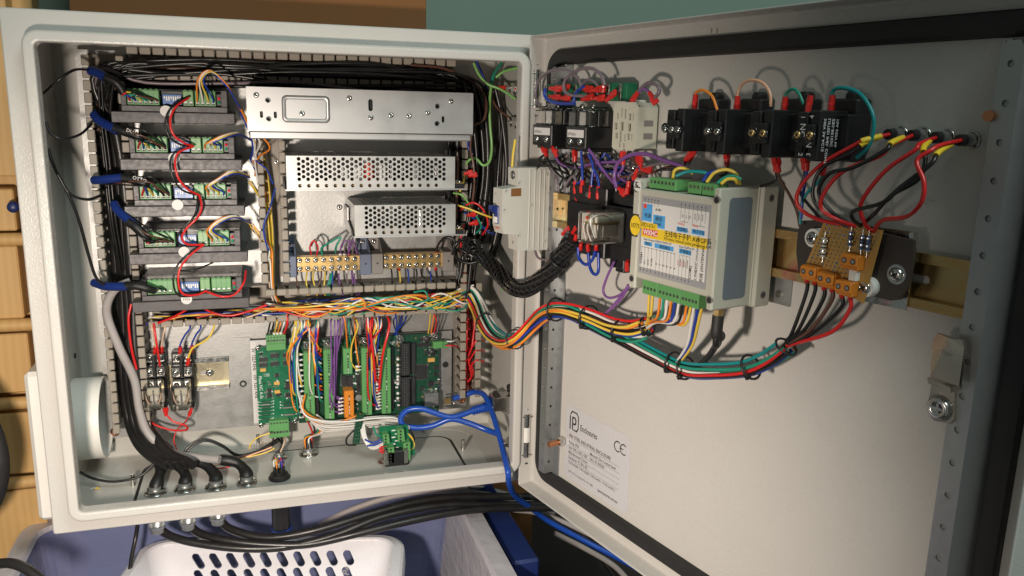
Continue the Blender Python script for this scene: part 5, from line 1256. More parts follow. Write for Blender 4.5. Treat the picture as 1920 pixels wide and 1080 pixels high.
for k in range(16):
    x = rnd.uniform(878, 950); h = rnd.uniform(5, 60)
    wire('black', path((x - 15, 150 + rnd.uniform(0, 40), h), (x, 230, h), (x + rnd.uniform(-8, 8), 330, h), (x - 12, 440, h), (x - 25, 500 + rnd.uniform(-20, 60), h)), 'black cable hanging down the right side behind the circuit breaker', rnd.uniform(1.6, 3.4), 'black cables at the right side', seg=5, stuff=True)
# black divider box at the right wall
t = thing('line_filter', 'large black box mounted deep in the cabinet at right, behind cables', 'filter', BOXF, tuple(P(925, 370, 0)))
q0 = P(905, 270, 30); q1 = P(948, 455, 30)
b = MB(); b.box(q0.x, 242, q1.y, q0.y, -18, 30, 'black', 2); b.build('case', t)
b = MB(); b.box(q0.x + 4, 238, q0.y - 10, q0.y - 4, 30.05, 33, 'rubber', .6); b.build('flange', t)

# thick black motor cables in the left duct
def cab(label, pts, r, m='black_cable', group=None, n=10, name='cable'):
    b = MB(); b.tube(pts, r, m, n, 7); return b.solo(name, label, 'cable', WORLD, pts[0], group)
for k in range(5):
    j = rnd.uniform(-4, 4); h = 14 + 9 * (k % 4)
    x = (0, 9, 18, 27, 34)[k]
    cab('thick black motor cable in the left duct, ' + ['leftmost', 'second from left', 'middle one', 'second from right', 'rightmost'][k], path((188 + x * .8, 150 + 20 * k, h), (200 + x, 300, h), (212 + x, 420, h), (222 + x, 560, h), (228 + x, 680, h + 4), (240 + x, 780, h + 6), (256 + x * 1.2, 826, 42 + k * 3), (278 + x * 1.3, 852, 60 + 3 * k), (300 + x * 1.6, 866, 76 + 3 * k), (312 + x * 1.5, 872, 86 + 2 * k)), 5.6, group='black motor cables in left duct')
for k in range(7):
    x = rnd.uniform(0, 30); h = rnd.uniform(20, 52)
    wire(rnd.choice(['black', 'black', 'brown', 'grey']), path((176 + x, 140, h), (178 + x, 200, h), (190 + x, 300, h), (200 + x, 400, h), (216 + x, 500, h - 10), (228 + x * .7, 560, 10)), 'dark wire beside motor cables in the left duct', 1.4, 'thin dark wires in left duct', stuff=True)
cab('thick grey cable bending out of the left duct towards the floor', path((245, 528, 70), (216, 542, 72), (201, 570, 66), (203, 600, 60), (225, 655, 56), (252, 712, 50), (262, 770, 50), (280, 815, 52), (320, 848, 60), (370, 858, 72), (412, 862, 84)), 4.6, 'cable_grey')

# ------------------------------------------------------------------ motor cables into each driver
MC = [
    ([(168, 132, 70), (182, 136, 74), (198, 145, 78)], [(198, 145, 78), (214, 152, 80), (226, 164, 80), (232, 176, 80)], (246, 182, 76)),
    ([(176, 214, 66), (186, 226, 72), (222, 246, 80)], [(214, 240, 79), (236, 248, 82), (258, 256, 84), (266, 264, 82)], (272, 272, 78)),
    ([(176, 338, 66), (192, 337, 74), (230, 333, 80)], [(226, 333, 79), (248, 337, 82), (268, 343, 84), (276, 350, 82)], (282, 360, 78)),
    ([(214, 382, 66), (222, 396, 74), (254, 424, 84)], [(240, 416, 82), (258, 428, 86), (272, 442, 86), (280, 452, 82)], (288, 456, 78)),
    ([(176, 530, 62), (200, 537, 76), (240, 537, 84)], [(236, 536, 83), (256, 536, 86), (276, 541, 86), (290, 545, 82)], (300, 548, 78)),
]
for k, (tp, sl, en) in enumerate(MC):
    a, bt = DRV[k]; w = ['first', 'second', 'third', 'fourth', 'fifth'][k]
    t = thing('motor_cable', 'black sleeved motor cable with blue tape feeding the %s stepper driver from the top' % w, 'cable', WORLD, PW(*tp[0]), 'sleeved motor cables at the drivers')
    b = MB(); b.tube(path(*sl), lambda f: 4.7 - .9 * f, 'shrink', 12, 6); b.build('sleeve', t)
    b = MB(); b.tube(path(*tp), 4.5, 'blue_tape', 10, 6); b.build('blue_tape', t)
    if k in (1, 2):
        p0 = PW(sl[1][0], sl[1][1] - 2, sl[1][2] + 6); p1 = PW(sl[2][0], sl[2][1] - 2, sl[2][2] + 6); ex = p1 - p0; ey = V((-ex.z, 0, ex.x)); 
        b = MB(); text(b, 'DUAL' if k == 1 else 'OTTO', 5, p0 + V((0, -.6, 0)), ex, V((0, 0, 1)) - ex.normalized() * ex.normalized().z, 'ink_white'); b.build('print', t)
    for i, c in enumerate(('red', 'blue', 'yellow', 'green', 'black', 'brown')):
        if k == 4 and i == 5: continue
        e = BOXF @ V((a + 15.6 + (i + .5) * 5.07 * (.8 if k == 4 else 1), bt + 10.5, 71))
        s = PW(*sl[-1]); mid = (s + e) / 2 + V((rnd.uniform(-1, 1), -6 - rnd.random() * 3, rnd.uniform(1, 5)))
        s2 = s + V((rnd.uniform(-1.5, 1.5), 0, rnd.uniform(-2.5, 2.5)))
        b = MB(); b.tube([s2, mid, e + V((0, -2, 1.5)), e], 1.05, 'w_' + c, 6); b.build('wire', t)
    if k in (1, 2, 3):
        for i in range(3):
            s = PW(tp[1][0] + 10 * i, tp[1][1] + 8 * (1 if k != 3 else 1), 70); e = BOXF @ V((a + 33 + i * 5, bt + 11, 72)); mid = PW(sl[2][0] + 6 * i - 2, sl[2][1] + 6 - 9 * i, 92)
            b = MB(); b.tube([s, mid, e + V((0, -3, 4)), e], .9, 'w_' + ('black', 'brown', 'black')[i], 6); b.build('wire', t)
RT = [[(375, 150, 90), (396, 134, 92), (425, 160, 90), (446, 195, 76), (458, 218, 55), (472, 240, 40)], [(395, 268, 84), (420, 256, 82), (446, 250, 66), (470, 262, 40)], [(392, 350, 84), (412, 335, 84), (438, 322, 76), (466, 330, 45)], [(394, 432, 84), (412, 415, 86), (440, 406, 76), (470, 418, 45)]]
for k in range(4):
    a, bt = DRV[k]
    for i, c in enumerate(('orange', 'white', 'yellow', 'blue')):
        s = BOXF @ V((a + 80.3 + (i + .5) * 5.1, bt + 10.5, 71))
        dx = (i - 1.5) * 4
        pts = [s, s + V((0, -5, 4))] + [jig(PW(x + dx * (.9 if j == 0 else .35), y + (i - 1.5) * (1.5 if j else 0), h), .8) for j, (x, y, h) in enumerate(RT[k])]
        wire(c, pts, '%s wire from the right terminal of the %s stepper driver' % (c, ['topmost', 'second', 'third', 'fourth'][k]), .95, 'motor leads of the stepper drivers')
# red and black power daisy chain
ch = [[(354, 183, 79), (330, 200, 90), (319, 225, 92), (325, 252, 92), (345, 268, 88), (363, 274, 79)], [(363, 274, 79), (335, 286, 88), (328, 308, 92), (335, 335, 92), (352, 355, 88), (374, 366, 79)], [(374, 366, 79), (378, 388, 88), (370, 408, 92), (350, 428, 92), (341, 446, 90), (352, 458, 86), (382, 459, 79)], [(382, 459, 79), (355, 480, 90), (337, 505, 94), (335, 535, 94), (345, 552, 92), (368, 553, 86), (386, 546, 79)], [(386, 546, 79), (415, 556, 86), (440, 552, 84), (457, 530, 78), (461, 508, 62)]]
for k, c in enumerate(ch):
    wire('red', path(*c), ['red power wire looping from first to second stepper driver', 'red power wire looping from second to third stepper driver', 'red power wire looping from third to fourth stepper driver', 'red power wire looping from fourth to lowest stepper driver', 'red power wire rising at the right end of the lowest driver'][k], 1.25)
    if k < 4:
        d = [(x - 9 + (6 if j in (0, len(c) - 1) else 0), y + (2 if 0 < j < len(c) - 1 else 0), h - 2) for j, (x, y, h) in enumerate(c)]
        wire('black', path(*d), ['black power wire looping from first to second stepper driver', 'black power wire looping from second to third stepper driver', 'black power wire looping from third to fourth stepper driver', 'black power wire looping from fourth to lowest stepper driver'][k], 1.1)
wire('black', path((338, 508, 60), (365, 506, 62), (400, 492, 55)), 'short black wire crossing above the lowest stepper driver', 1.0)
# thin black wires at the left wall
wire('black', path((82, 175, 100), (110, 150, 110), (140, 131, 100), (170, 131, 70)), 'thin black wire sticking out at the upper left wall', 1.3)
wire('black', path((86, 228, 108), (95, 250, 110), (118, 260, 108), (150, 252, 90), (172, 232, 66)), 'thin black wire curling below the upper left wire end', 1.3)
wire('black', path((92, 280, 110), (98, 305, 112), (118, 345, 112), (135, 366, 110), (165, 374, 100), (190, 366, 70)), 'black wire with hooked end curling at middle of left wall', 1.5)
wire('black', path((90, 278, 112), (104, 318, 114), (132, 372, 110), (150, 420, 102), (166, 478, 92), (180, 520, 84), (198, 536, 78)), 'long black wire dropping down the left wall to the lowest blue tape', 1.7)
wire('black', path((150, 885, 60), (175, 897, 66), (215, 903, 72), (262, 893, 72), (290, 868, 66)), 'thin black wire on the floor at lower left', 1.5)

# ------------------------------------------------------------------ upright duct between drivers and power supplies
for k in range(34):
    c = rnd.choice(['yellow', 'yellow', 'white', 'blue', 'orange', 'white', 'yellow', 'brown', 'cream']); x = rnd.uniform(0, 14); h = rnd.uniform(10, 44); y0 = rnd.choice([225, 260, 300, 340, 345, 420, 425])
    pts = path((472 + rnd.uniform(-6, 4), y0, 46), (484 + x + (y0 - 250) * .08, y0 + 45, h), (494 + x * 1.2, max(400, y0 + 70) + rnd.uniform(-20, 20), h + rnd.uniform(-6, 6)), (500 + x, 480 + rnd.uniform(-15, 15), h), (506 + x * .6, 540, h), (515 + x, 572, 30))
    wire(c, pts, '%s wire running down the upright duct between drivers and power supplies' % cn(c), .95, 'wires in the upright middle duct', stuff=k % 3 != 0)
for c, pts in (('orange', [(452, 205, 80), (470, 240, 88), (497, 262, 90), (505, 280, 84), (484, 296, 60), (478, 330, 40)]), ('white', [(455, 212, 80), (468, 240, 86), (488, 268, 86), (478, 300, 60), (490, 380, 40)]), ('blue', [(450, 210, 76), (466, 244, 82), (474, 275, 74), (470, 300, 56)]), ('blue', [(478, 300, 60), (500, 318, 58), (512, 345, 54)]), ('blue', [(516, 352, 52), (506, 390, 58), (494, 425, 58), (500, 460, 54), (504, 470, 50)])):
    wire(c, path(*pts), '%s wire bending in front of the upright duct beside the big power supply' % c, 1.0, 'wires bending beside the big power supply')

# ------------------------------------------------------------------ the tangle in the horizontal duct
MIX = 'red blue blue yellow yellow orange green white white black black blue red orange green cream'
for k in range(96):
    c = rnd.choice(MIX.split()); x0 = rnd.choice([475, 500, 520, 560, 600, 640]) + rnd.uniform(-15, 15); x1 = rnd.uniform(820, 880); h = rnd.uniform(24, 57)
    ys = lambda x: 584 - (x - 480) * .055
    n = rnd.randint(4, 6); pts = []
    for i in range(n + 1):
        x = x0 + (x1 - x0) * i / n; pts.append(PW(x, ys(x) + rnd.uniform(-15, 17), h + rnd.uniform(-9, 7)))
    pts.append(PW(888, 545 + rnd.uniform(-12, 14), rnd.uniform(25, 50)))
    wire(c, pts, '%s wire among the tangle in the horizontal duct' % cn(c), rnd.uniform(.95, 1.25), 'tangled wires in the horizontal duct', stuff=h < 46)
for k in range(20):
    c = ['blue', 'white', 'black', 'red', 'yellow', 'cream', 'blue', 'orange', 'black', 'white'][k % 10]; h = rnd.uniform(10, 50); x0 = rnd.uniform(255, 330); x1 = rnd.uniform(490, 640)
    pts = [PW(x0 + (x1 - x0) * i / 4, 602 - (x0 + (x1 - x0) * i / 4 - 260) * .075 + rnd.uniform(-9, 9), h + rnd.uniform(-5, 5)) for i in range(5)]
    wire(c, pts, '%s wire lying in the left end of the horizontal duct' % cn(c), 1.0, 'wires at left end of horizontal duct', stuff=h < 32)
for c, pts, l in (('red', [(296, 606, 54), (330, 592, 58), (365, 572, 62), (400, 560, 50)], 'left of the PASS sticker'), ('red', [(372, 572, 50), (398, 586, 58), (430, 592, 60), (465, 584, 60), (500, 572, 56)], 'right of the PASS sticker')):
    wire(c, path(*pts), 'bright red wire below the lowest driver, ' + l, 1.35)
wire('red', path((246, 570, 58), (241, 600, 60), (246, 650, 58), (256, 692, 54)), 'bright red wire hanging beside the black motor cables', 1.4)
for k, (cx, cy) in enumerate(((672, 570), (790, 556))):
    c = ('orange', 'green')[k]
    wire(c, path((cx - 14, cy - 8, 58), (cx + 6, cy - 10, 66), (cx + 12, cy + 6, 66), (cx - 6, cy + 10, 60), (cx - 30, cy + 8, 54)), '%s wire loop rising above the horizontal duct tangle' % c, 1.1)

# ------------------------------------------------------------------ wires from the duct to the circuit boards
def drop(col, p0, end, label, group, via=(), r=.95, fer=None, fd=None, name='wire'):
    pts = path((p0[0] + rnd.uniform(-6, 6), 588 + rnd.uniform(-6, 6), rnd.uniform(30, 50)), (p0[0], p0[1], p0[2] if len(p0) > 2 else 46)) + [pt(v) for v in via] + [BOXF @ V(end)]
    o = wire(col, pts, label, r, group)
    if fer:
        d = V(fd) if fd else (pts[-1] - pts[-2])
        endcap(o, pts[-1] - d.normalized() * 3, d, 'ferrule', fer)
    return o
x0, x1, y0, y1 = TOPG
for i, c in enumerate(('black', 'black', 'yellow', 'orange', 'white', 'red')):
    drop(c, (506 + i * 6.5, 608, 48), (x0 + (x1 - x0) * (i + .5) / 6, y1 - 1, HB + 8), '%s wire into the top terminal of the left green board%s' % (c, ', leftmost' if i == 0 else ', second from left' if i == 1 else ''), 'wires into the left green board', fer='white_plastic' if i in (2, 3, 4) else None, r=1.5 if c == 'red' else 1.0)
def comb(key, xs, cols, n, label, group, side=-1, y_lo=.04, y_hi=.95, fer=True, off=10, hh=12, spread=8):
    u0, u1, v0, v1, h1 = STRIP[key]
    for i in range(n):
        c = cols[i % len(cols)]; f = y_lo + (y_hi - y_lo) * i / max(1, n - 1); y = v1 - (v1 - v0) * f
        xx = u0 - off - rnd.uniform(-3, spread)
        px = xs[0] + (xs[1] - xs[0]) * ((i * 7) % n) / n
        e = V((u0 - 2.5, y, HB + hh)); p1 = V((xx, v1 + 6, HB + hh + rnd.uniform(4, 14))); p2 = V((xx + rnd.uniform(-2, 2), (v1 + 2 * y) / 3 + 4, HB + hh + rnd.uniform(2, 12))); p3 = V((xx + 3, y + 5, HB + hh + 3))
        pts = path((px, 596 + rnd.uniform(-6, 6), rnd.uniform(30, 50)), (px + rnd.uniform(-4, 4), 614, 52)) + [BOXF @ q for q in (p1, p2, p3, e)]
        o = wire(c, pts, label % cn(c), 1.0, group)
        if fer and (fer is True or i % fer): endcap(o, BOXF @ (e - V((2.5, 0, 0))), V((1, 0, 0)), 'ferrule', 'white_plastic')
comb('c1', (552, 580), ['yellow', 'blue', 'white', 'orange', 'green', 'white', 'yellow', 'blue'], 13, '%s wire curling into the leftmost tall green terminal', 'wires into the leftmost tall terminal', off=9)
comb('c2', (578, 612), ['orange', 'red', 'blue', 'white', 'green', 'blue', 'yellow', 'orange', 'blue'], 14, '%s wire packed into the second tall green terminal', 'wires into the second tall terminal', off=9, y_hi=.75, fer=False)
comb('c3o', (622, 648), ['purple'], 5, '%s wire with white ferrule into the orange terminal', 'purple wires into the orange terminal', off=12, y_lo=.3, y_hi=.85, spread=5)
comb('c5', (688, 716), ['red', 'black', 'yellow', 'white', 'red', 'blue', 'orange'], 20, '%s wire with ferrule into the rightmost tall green terminal', 'wires into the rightmost tall terminal', off=8, y_hi=.93)
comb('c4', (664, 672), ['orange', 'yellow'], 2, '%s wire with white ferrule into the fourth tall terminal', 'short wires into the fourth tall terminal', off=6, y_lo=.28, y_hi=.33)
u0, u1, v0, v1, h1 = STRIP['c3']
for i, c in enumerate(('orange', 'green', 'black', 'brown')):
    drop(c, (648 + i * 6, 612, 50), (u0 + 6 + i * 5, v1 - 1, HB + 10), '%s wire dropping behind the short green terminal' % c, 'wires behind the short green terminal')
for i, c in enumerate(('red', 'red')):
    drop(c, ((694, 730)[i], 612, 54), (STRIP['c5'][0] - 8 + 4 * i, STRIP['c5'][2] + 45 - i * 12, HB + 22), 'thick bright red wire left of the rightmost tall terminal%s' % (', crossing in front' if i else ''), None, r=1.6, via=[((700, 668, 54), (717, 668, 56))[i]])
for i in range(4):
    drop('blue', (738 + i * 6, 606, 30), tuple(P(752 - 8 * i + rnd.uniform(-4, 4), 640, 16)), 'blue wire behind the dark green controller board', 'blue wires behind the controller board')
for i, c in enumerate(('yellow', 'orange', 'red', 'grey')):
    drop(c, (806 + i * 6, 602, 34), tuple(P(802 + 5 * i, 632, 20)), '%s wire above the right end of the controller board' % c, 'wires above the controller board right end')
wire('white', path((838, 640, 40), (848, 640, 42)) + [PW(858, 636, 30)], 'white wire into small green terminal at the board right edge', 1.1)
wire('red', path((836, 648, 38), (848, 648, 40), (860, 650, 30)), 'red wire into small green terminal at the board right edge', 1.1)

# relays at bottom left
def relay_w(col, p0, x, y, label, r=1.0):
    pts = path((p0[0], p0[1] - 8, 46), (p0[0], p0[1] + 4, 52), ((p0[0] + x) / 2, (p0[1] + y) / 2 - 4, 50), (x, y - 6, 42), (x, y + 4, 38))
    o = wire(col, pts, label, r); endcap(o, pts[-1], pts[-1] - pts[-2], 'spade', 'red_pvc', 10)
relay_w('cream', (285, 612), 291, 652, 'cream wire with red spade into left small relay, outer left'); relay_w('cream', (309, 612), 303, 652, 'cream wire with red spade into left small relay, right')
relay_w('blue', (356, 612), 338, 652, 'blue wire with red spade into the right small relay, left of two'); relay_w('blue', (376, 612), 360, 650, 'blue wire with red spade into the right small relay, right of two')
o = wire('red', path((288, 606, 50), (291, 625, 54), (296, 660, 54), (300, 686, 46)), 'red wire crossing over the red spades of left small relay', 1.3)
o = wire('yellow', path((404, 600, 46), (398, 622, 52), (386, 638, 52), (362, 652, 50), (354, 668, 48), (353, 676, 46)), 'yellow wire with red spade into the right small relay', 1.2); endcap(o, PW(353, 678, 46), PW(353, 690, 42) - PW(353, 672, 47), 'spade', 'red_pvc', 10)
o = wire('red', path((311, 776, 44), (325, 790, 48), (348, 798, 48), (349, 806, 44), (320, 806, 40), (290, 796, 36), (278, 784, 30)), 'red wire loop below the two small relays', 1.2); endcap(o, PW(311, 772, 44), V((0, 0, 1)), 'spade', 'red_pvc', 10)
o = wire('red', path((356, 776, 44), (348, 790, 40), (332, 806, 36), (326, 826, 40), (332, 845, 40)), 'thin red wire hanging below the right small relay', .7); endcap(o, PW(357, 772, 44), PW(360, 762, 44) - PW(354, 780, 44), 'spade', 'red_pvc', 10)

# busbar wires
def bus_w(col, cx, top, pts, label, fer=None, r=.95):
    o = wire(col, path(*[(520 + x / 5.647, 440 + y / 5.647, h) for x, y, h in pts]), label, r, 'wires at the brass terminal bars')
    if fer: p = o['_p0']; q = pt((520 + pts[1][0] / 5.647, 440 + pts[1][1] / 5.647, pts[1][2])); endcap(o, V(p), V(p) - q, 'ferrule', fer)
for c, x, x1, f in (('brown', 215, 240, None), ('yellow', 318, 320, None), ('yellow', 390, 415, None), ('brown', 465, 430, None), ('yellow', 505, 500, None), ('green', 560, 520, 'white_plastic'), ('blue', 585, 600, None), ('green', 575, 545, None), ('purple', 650, 690, 'white_plastic'), ('grey', 735, 785, 'white_plastic'), ('purple', 815, 865, 'white_plastic'), ('purple', 790, 840, None)):
    bus_w(c, x, 0, [(x, 388, 32), (x - 14 if x < 420 else x, 450, 30), ((x + x1) / 2 - 8, 540, 30), (x1, 600, 34), (x1 + 4, 640, 40)], '%s wire below the left brass terminal bar' % c, f)
for c, x, x1, f in (('black', 1205, 1215, None), ('yellow', 1290, 1300, 'red_pvc'), ('blue', 1380, 1385, None), ('black', 1470, 1455, None), ('black', 1520, 1620, None), ('blue', 1615, 1635, 'white_plastic'), ('black', 1675, 1690, 'red_pvc')):
    bus_w(c, x, 0, [(x, 362, 32), (x + 8, 420, 30), ((x + x1) / 2 + 6, 480, 30), (x1, 545, 36), (x1, 590, 40)], '%s wire below the right brass terminal bar' % c, f)
bus_w('red', 0, 1, [(360, 215, 32), (345, 130, 36), (385, 65, 38), (430, 130, 36), (415, 215, 32)], 'red wire loop above the left brass terminal bar')
bus_w('green', 0, 1, [(475, 215, 32), (470, 140, 36), (560, 80, 42), (670, 25, 46), (625, 120, 44), (615, 190, 36)], 'green wire loop standing above the left brass terminal bar', None, 1.2)
bus_w('grey', 0, 1, [(360, 120, 30), (400, 50, 34), (470, 85, 34), (480, 190, 30)], 'grey wire loop behind the red one at the left brass bar')
for i in range(3): bus_w(['purple', 'grey', 'purple'][i], 0, 1, [(665 + i * 45, 215, 32), (680 + i * 40, 110, 40), (740 + i * 25, 60 - 5 * i, 42), (780 + i * 20, 110, 40), (745 + i * 50, 210, 34)], '%s wire arch above the left brass terminal bar%s' % (['purple', 'grey', 'purple'][i], [', left', '', ', right'][i]), 'white_plastic' if i < 2 else 'red_pvc')
bus_w('black', 0, 1, [(1688, 190, 36), (1700, 110, 46), (1770, 35, 56), (1860, 45, 60), (1880, 120, 60), (1850, 210, 56)], 'black wire loop rising at right end of the right brass bar', 'red_pvc', 1.6)
for k, (cx, cy, rr) in enumerate(((880, 470, 26),)):
    wire('black', [PW(cx + rr * math.cos(a) * 1.1, cy + rr * math.sin(a) * .9, 62 + 3 * math.sin(2 * a)) for a in [0.4 + 5.6 * i / 9 for i in range(10)]], 'coiled black wire loop beside the right brass terminal bar', 2.0)

# ------------------------------------------------------------------ right side of the cabinet
for k in range(9):
    x = rnd.uniform(872, 892); h = rnd.uniform(12, 46)
    pts = path((x + rnd.uniform(-4, 10), 560 + rnd.uniform(0, 60), h), (x + rnd.uniform(-6, 8), 620 + rnd.uniform(0, 30), h + 4), (870 + rnd.uniform(0, 16), 672, h), (876 + rnd.uniform(-6, 14), 705, h), (872 + rnd.uniform(-6, 10), 734 + rnd.uniform(-20, 4), h - 6))
    wire('red', pts, 'red wire running down the right hand slotted duct', 1.35, 'red wires in the right hand duct')
for k in range(3): wire('red', path((880, 660 + k * 16, 44), (892, 640 + k * 18, 48), (900 + 3 * k, 634 + k * 22, 44), (908, 640 + 20 * k, 30)), 'red wire branching out between right hand duct fingers', 1.2, 'red wire branches')
tie(PW(876, 668, 40), V((0, 0, 1)), 5, 'black cable tie holding the red wires in the right hand duct')
wire('lime', path((888, 118, 60), (898, 140, 62), (915, 158, 66), (940, 168, 72), (967, 186, 80)), 'yellow green earth wire leading to the upper right bolts', 1.6)
wire('lime', path((921, 160, 60), (918, 195, 62), (919, 235, 62), (922, 275, 62), (918, 302, 62), (906, 310, 60), (893, 298, 56), (880, 300, 52), (869, 315, 46)), 'long yellow green earth wire hanging at the right of power supplies', 1.7)
wire('lime', path((930, 145, 60), (945, 134, 66), (972, 127, 80)), 'short green earth wire at the upper right corner', 1.7)
wire('green', path((940, 118, 40), (926, 140, 50), (922, 158, 52)), 'green sleeved wire at the top right corner', 2.0)
o = wire('black', path((900, 175, 40), (925, 166, 60), (936, 165, 66)), 'black wire with red ring terminal at the earth bolt', 1.5); endcap(o, PW(950, 164, 74), PW(966, 165, 80) - PW(936, 165, 66), 'spade', 'red_pvc', 26)
wire('blue', path((892, 112, 40), (905, 140, 46), (914, 168, 46)), 'dark blue wire at the top right corner', 1.4)
wire('brown', path((921, 168, 50), (926, 192, 54), (940, 210, 60), (966, 226, 74)), 'grey brown wire running to the lower hinge bolt', 1.3)
wire('brown', path((884, 252, 60), (882, 280, 64), (888, 310, 66), (889, 350, 64), (884, 390, 60)), 'brown wire hanging from the big power supply', 1.4)
wire('blue', path((880, 250, 50), (878, 275, 54), (886, 285, 54), (892, 262, 50)), 'purple blue wire loop under the big power supply', 1.2)
for c, pts, l in (('orange', [(888, 235, 70), (906, 225, 74), (912, 200, 72), (906, 175, 60), (880, 150, 48), (830, 128, 52), (770, 122, 54)], 'brown orange wire arching over the big power supply'),):
    wire('brown', path(*pts), l, 1.5)
for k, (c, pts) in enumerate((('yellow', [(858, 385, 70), (880, 392, 74), (905, 402, 80), (922, 408, 90)]), ('red', [(862, 395, 60), (885, 380, 70), (905, 392, 74), (915, 420, 70), (905, 440, 56)]), ('green', [(865, 380, 56), (890, 402, 66), (902, 425, 64), (890, 440, 50)]), ('blue', [(870, 398, 50), (892, 412, 60), (912, 432, 62), (930, 440, 50)]), ('yellow', [(872, 322, 60), (868, 345, 60), (862, 360, 56)]), ('lime', [(850, 362, 60), (866, 366, 66), (880, 385, 62), (884, 410, 50)]), ('red', [(870, 420, 50), (864, 450, 52), (868, 500, 48), (872, 560, 40)]), ('red', [(874, 425, 40), (872, 470, 44), (874, 530, 40), (885, 585, 30)]))):
    wire(c, path(*pts), '%s wire in the small tangle right of the short power supply%s' % (cn(c), ['', '', '', '', ', upper', '', ', running down', ', running down'][k]), 1.2, 'tangle right of the short power supply')
for p in ((870, 326), (878, 330), (876, 404), (880, 420)):
    q = PW(*p, 66); b = MB(); spade_shape(b, q, V((1, 0, .2)).normalized(), 11); b.solo('spade_terminal', 'red insulated connector beside the perforated power supplies', 'connector', WORLD, q, 'red connectors right of the power supplies')

# ------------------------------------------------------------------ black braided harness to the door
hc = path((872, 462, 60), (897, 474, 72), (925, 500, 90)) + path((945, 523, 60, 'y'), (962, 538, 5, 'y'), (985, 542, -22, 'y'), (1010, 527, 30, 'd'), (1040, 500, 32, 'd'), (1062, 468, 32, 'd'), (1076, 445, 34, 'd'))
t = thing('wire_harness', 'thick black harness in braided sleeve swinging from cabinet to the relay socket', 'harness', WORLD, hc[0])
b = MB(); b.tube(hc, 6.2, 'black_cable', 12, 8); b.build('core', t)
for k in range(9):
    c = catmull(hc, 8); a = V((0, 0, 1)); pts = []
    for i in range(len(c)):
        tt = (c[min(i + 1, len(c) - 1)] - c[max(i - 1, 0)]).normalized(); a = (a - tt * a.dot(tt)).normalized(); bb = tt.cross(a); an = 2 * math.pi * k / 9 + .9 * i / 10
        pts.append(c[i] + a * 7.4 * math.cos(an) + bb * 7.4 * math.sin(an))
    b = MB(); b.tube(pts, 1.9, 'black_gloss', 6, spline=False); b.build('wire', t)
c = catmull(hc, 40); b = MB(); a = V((0, 0, 1)); hs = []
for i in range(len(c)):
    tt = (c[min(i + 1, len(c) - 1)] - c[max(i - 1, 0)]).normalized(); a = (a - tt * a.dot(tt)).normalized(); bb = tt.cross(a); an = .55 * i
    hs.append(c[i] + a * 9.2 * math.cos(an) + bb * 9.2 * math.sin(an))
b.tube(hs, .38, 'rubber', 5, spline=False); b.build('spiral_wrap', t)
tie(QW(1050, 487, 32), QW(1056, 478, 32) - QW(1044, 496, 32), 10.5, 'black cable tie at the upper end of the braided harness', 1.1)
for k in range(10):
    q = path((862 + rnd.uniform(0, 10), 452 + 4 * k, 40 + k * 3), (885, 455 + rnd.uniform(-12, 25), 70 + rnd.uniform(-8, 12)), (905, 470 + rnd.uniform(-14, 14), 78), (918 + rnd.uniform(-4, 6), 488 + rnd.uniform(-6, 8), 88))
    wire('black', q, 'black wire gathering into the braided harness', 1.5, 'black wires entering the braided harness', stuff=True)

# ------------------------------------------------------------------ coloured bundle from the duct to the door
A = path((858, 556, 40), (880, 548, 48), (896, 572, 62)) + path((908, 602, 80, 'y'), (925, 628, 45, 'y'), (948, 640, 5, 'y'), (972, 633, -24, 'y'), (1000, 606, 30, 'd'), (1022, 587, 34, 'd'), (1046, 580, 36, 'd'), (1075, 584, 34, 'd'))
Bu = A + path((1110, 596, 32, 'd'), (1150, 613, 30, 'd'), (1185, 619, 30, 'd'), (1214, 612, 30, 'd'))
Bl = A + path((1110, 602, 26, 'd'), (1165, 630, 24, 'd'), (1225, 662, 24, 'd'), (1285, 690, 26, 'd'), (1340, 694, 28, 'd'), (1400, 690, 28, 'd'), (1440, 674, 28, 'd'), (1474, 650, 28, 'd'))
bundle(Bu, ['black', 'orange', 'white', 'green', 'yellow', 'black', 'red', 'white', 'green', 'blue', 'orange', 'red', 'yellow', 'white', 'blue', 'green'], 8.6, '%s wire in the upper strand of the bundle from cabinet to door', 'coloured bundle to the wireless module', 1.4, .9)
bundle(Bl, ['black', 'green', 'white', 'black', 'blue', 'green', 'black', 'red', 'green', 'black', 'blue', 'orange', 'teal', 'white'], 7.4, '%s wire in the lower strand of the bundle sweeping across the door', 'coloured bundle to the prototype board', 1.45, .9)
for p0, p1, r0, l in (((1043, 580, 35), (1052, 581, 35), 11.5, 'black cable tie round coloured bundle above the steel rail'), ((1104, 595, 31), (1112, 598, 31), 11.5, 'black cable tie round coloured bundle, second on the door'), ((1164, 620, 28), (1172, 624, 28), 11, 'black cable tie where the coloured bundle splits'), ((1262, 679, 25), (1270, 683, 25), 9, 'black cable tie where the white wires join the lower bundle'), ((1285, 690, 26), (1293, 691, 26), 9.4, 'black cable tie beside the antenna cable end'), ((1408, 688, 28), (1416, 685, 28), 9.4, 'black cable tie at the lowest point of bundle'), ((1213, 612, 30), (1218, 609, 30), 8, 'black cable tie under the wireless module terminals')):
    tie(QW(*p0), QW(*p1) - QW(*p0), r0, l, 1.0)
tie(WY(908, 602, 80), WY(912, 608, 72) - WY(904, 596, 88), 10, 'black cable tie round coloured bundle inside the cabinet'); tie(WY(966, 636, -16), WY(972, 633, -24) - WY(960, 638, -8), 10.5, 'black cable tie round coloured bundle at the cabinet lip')
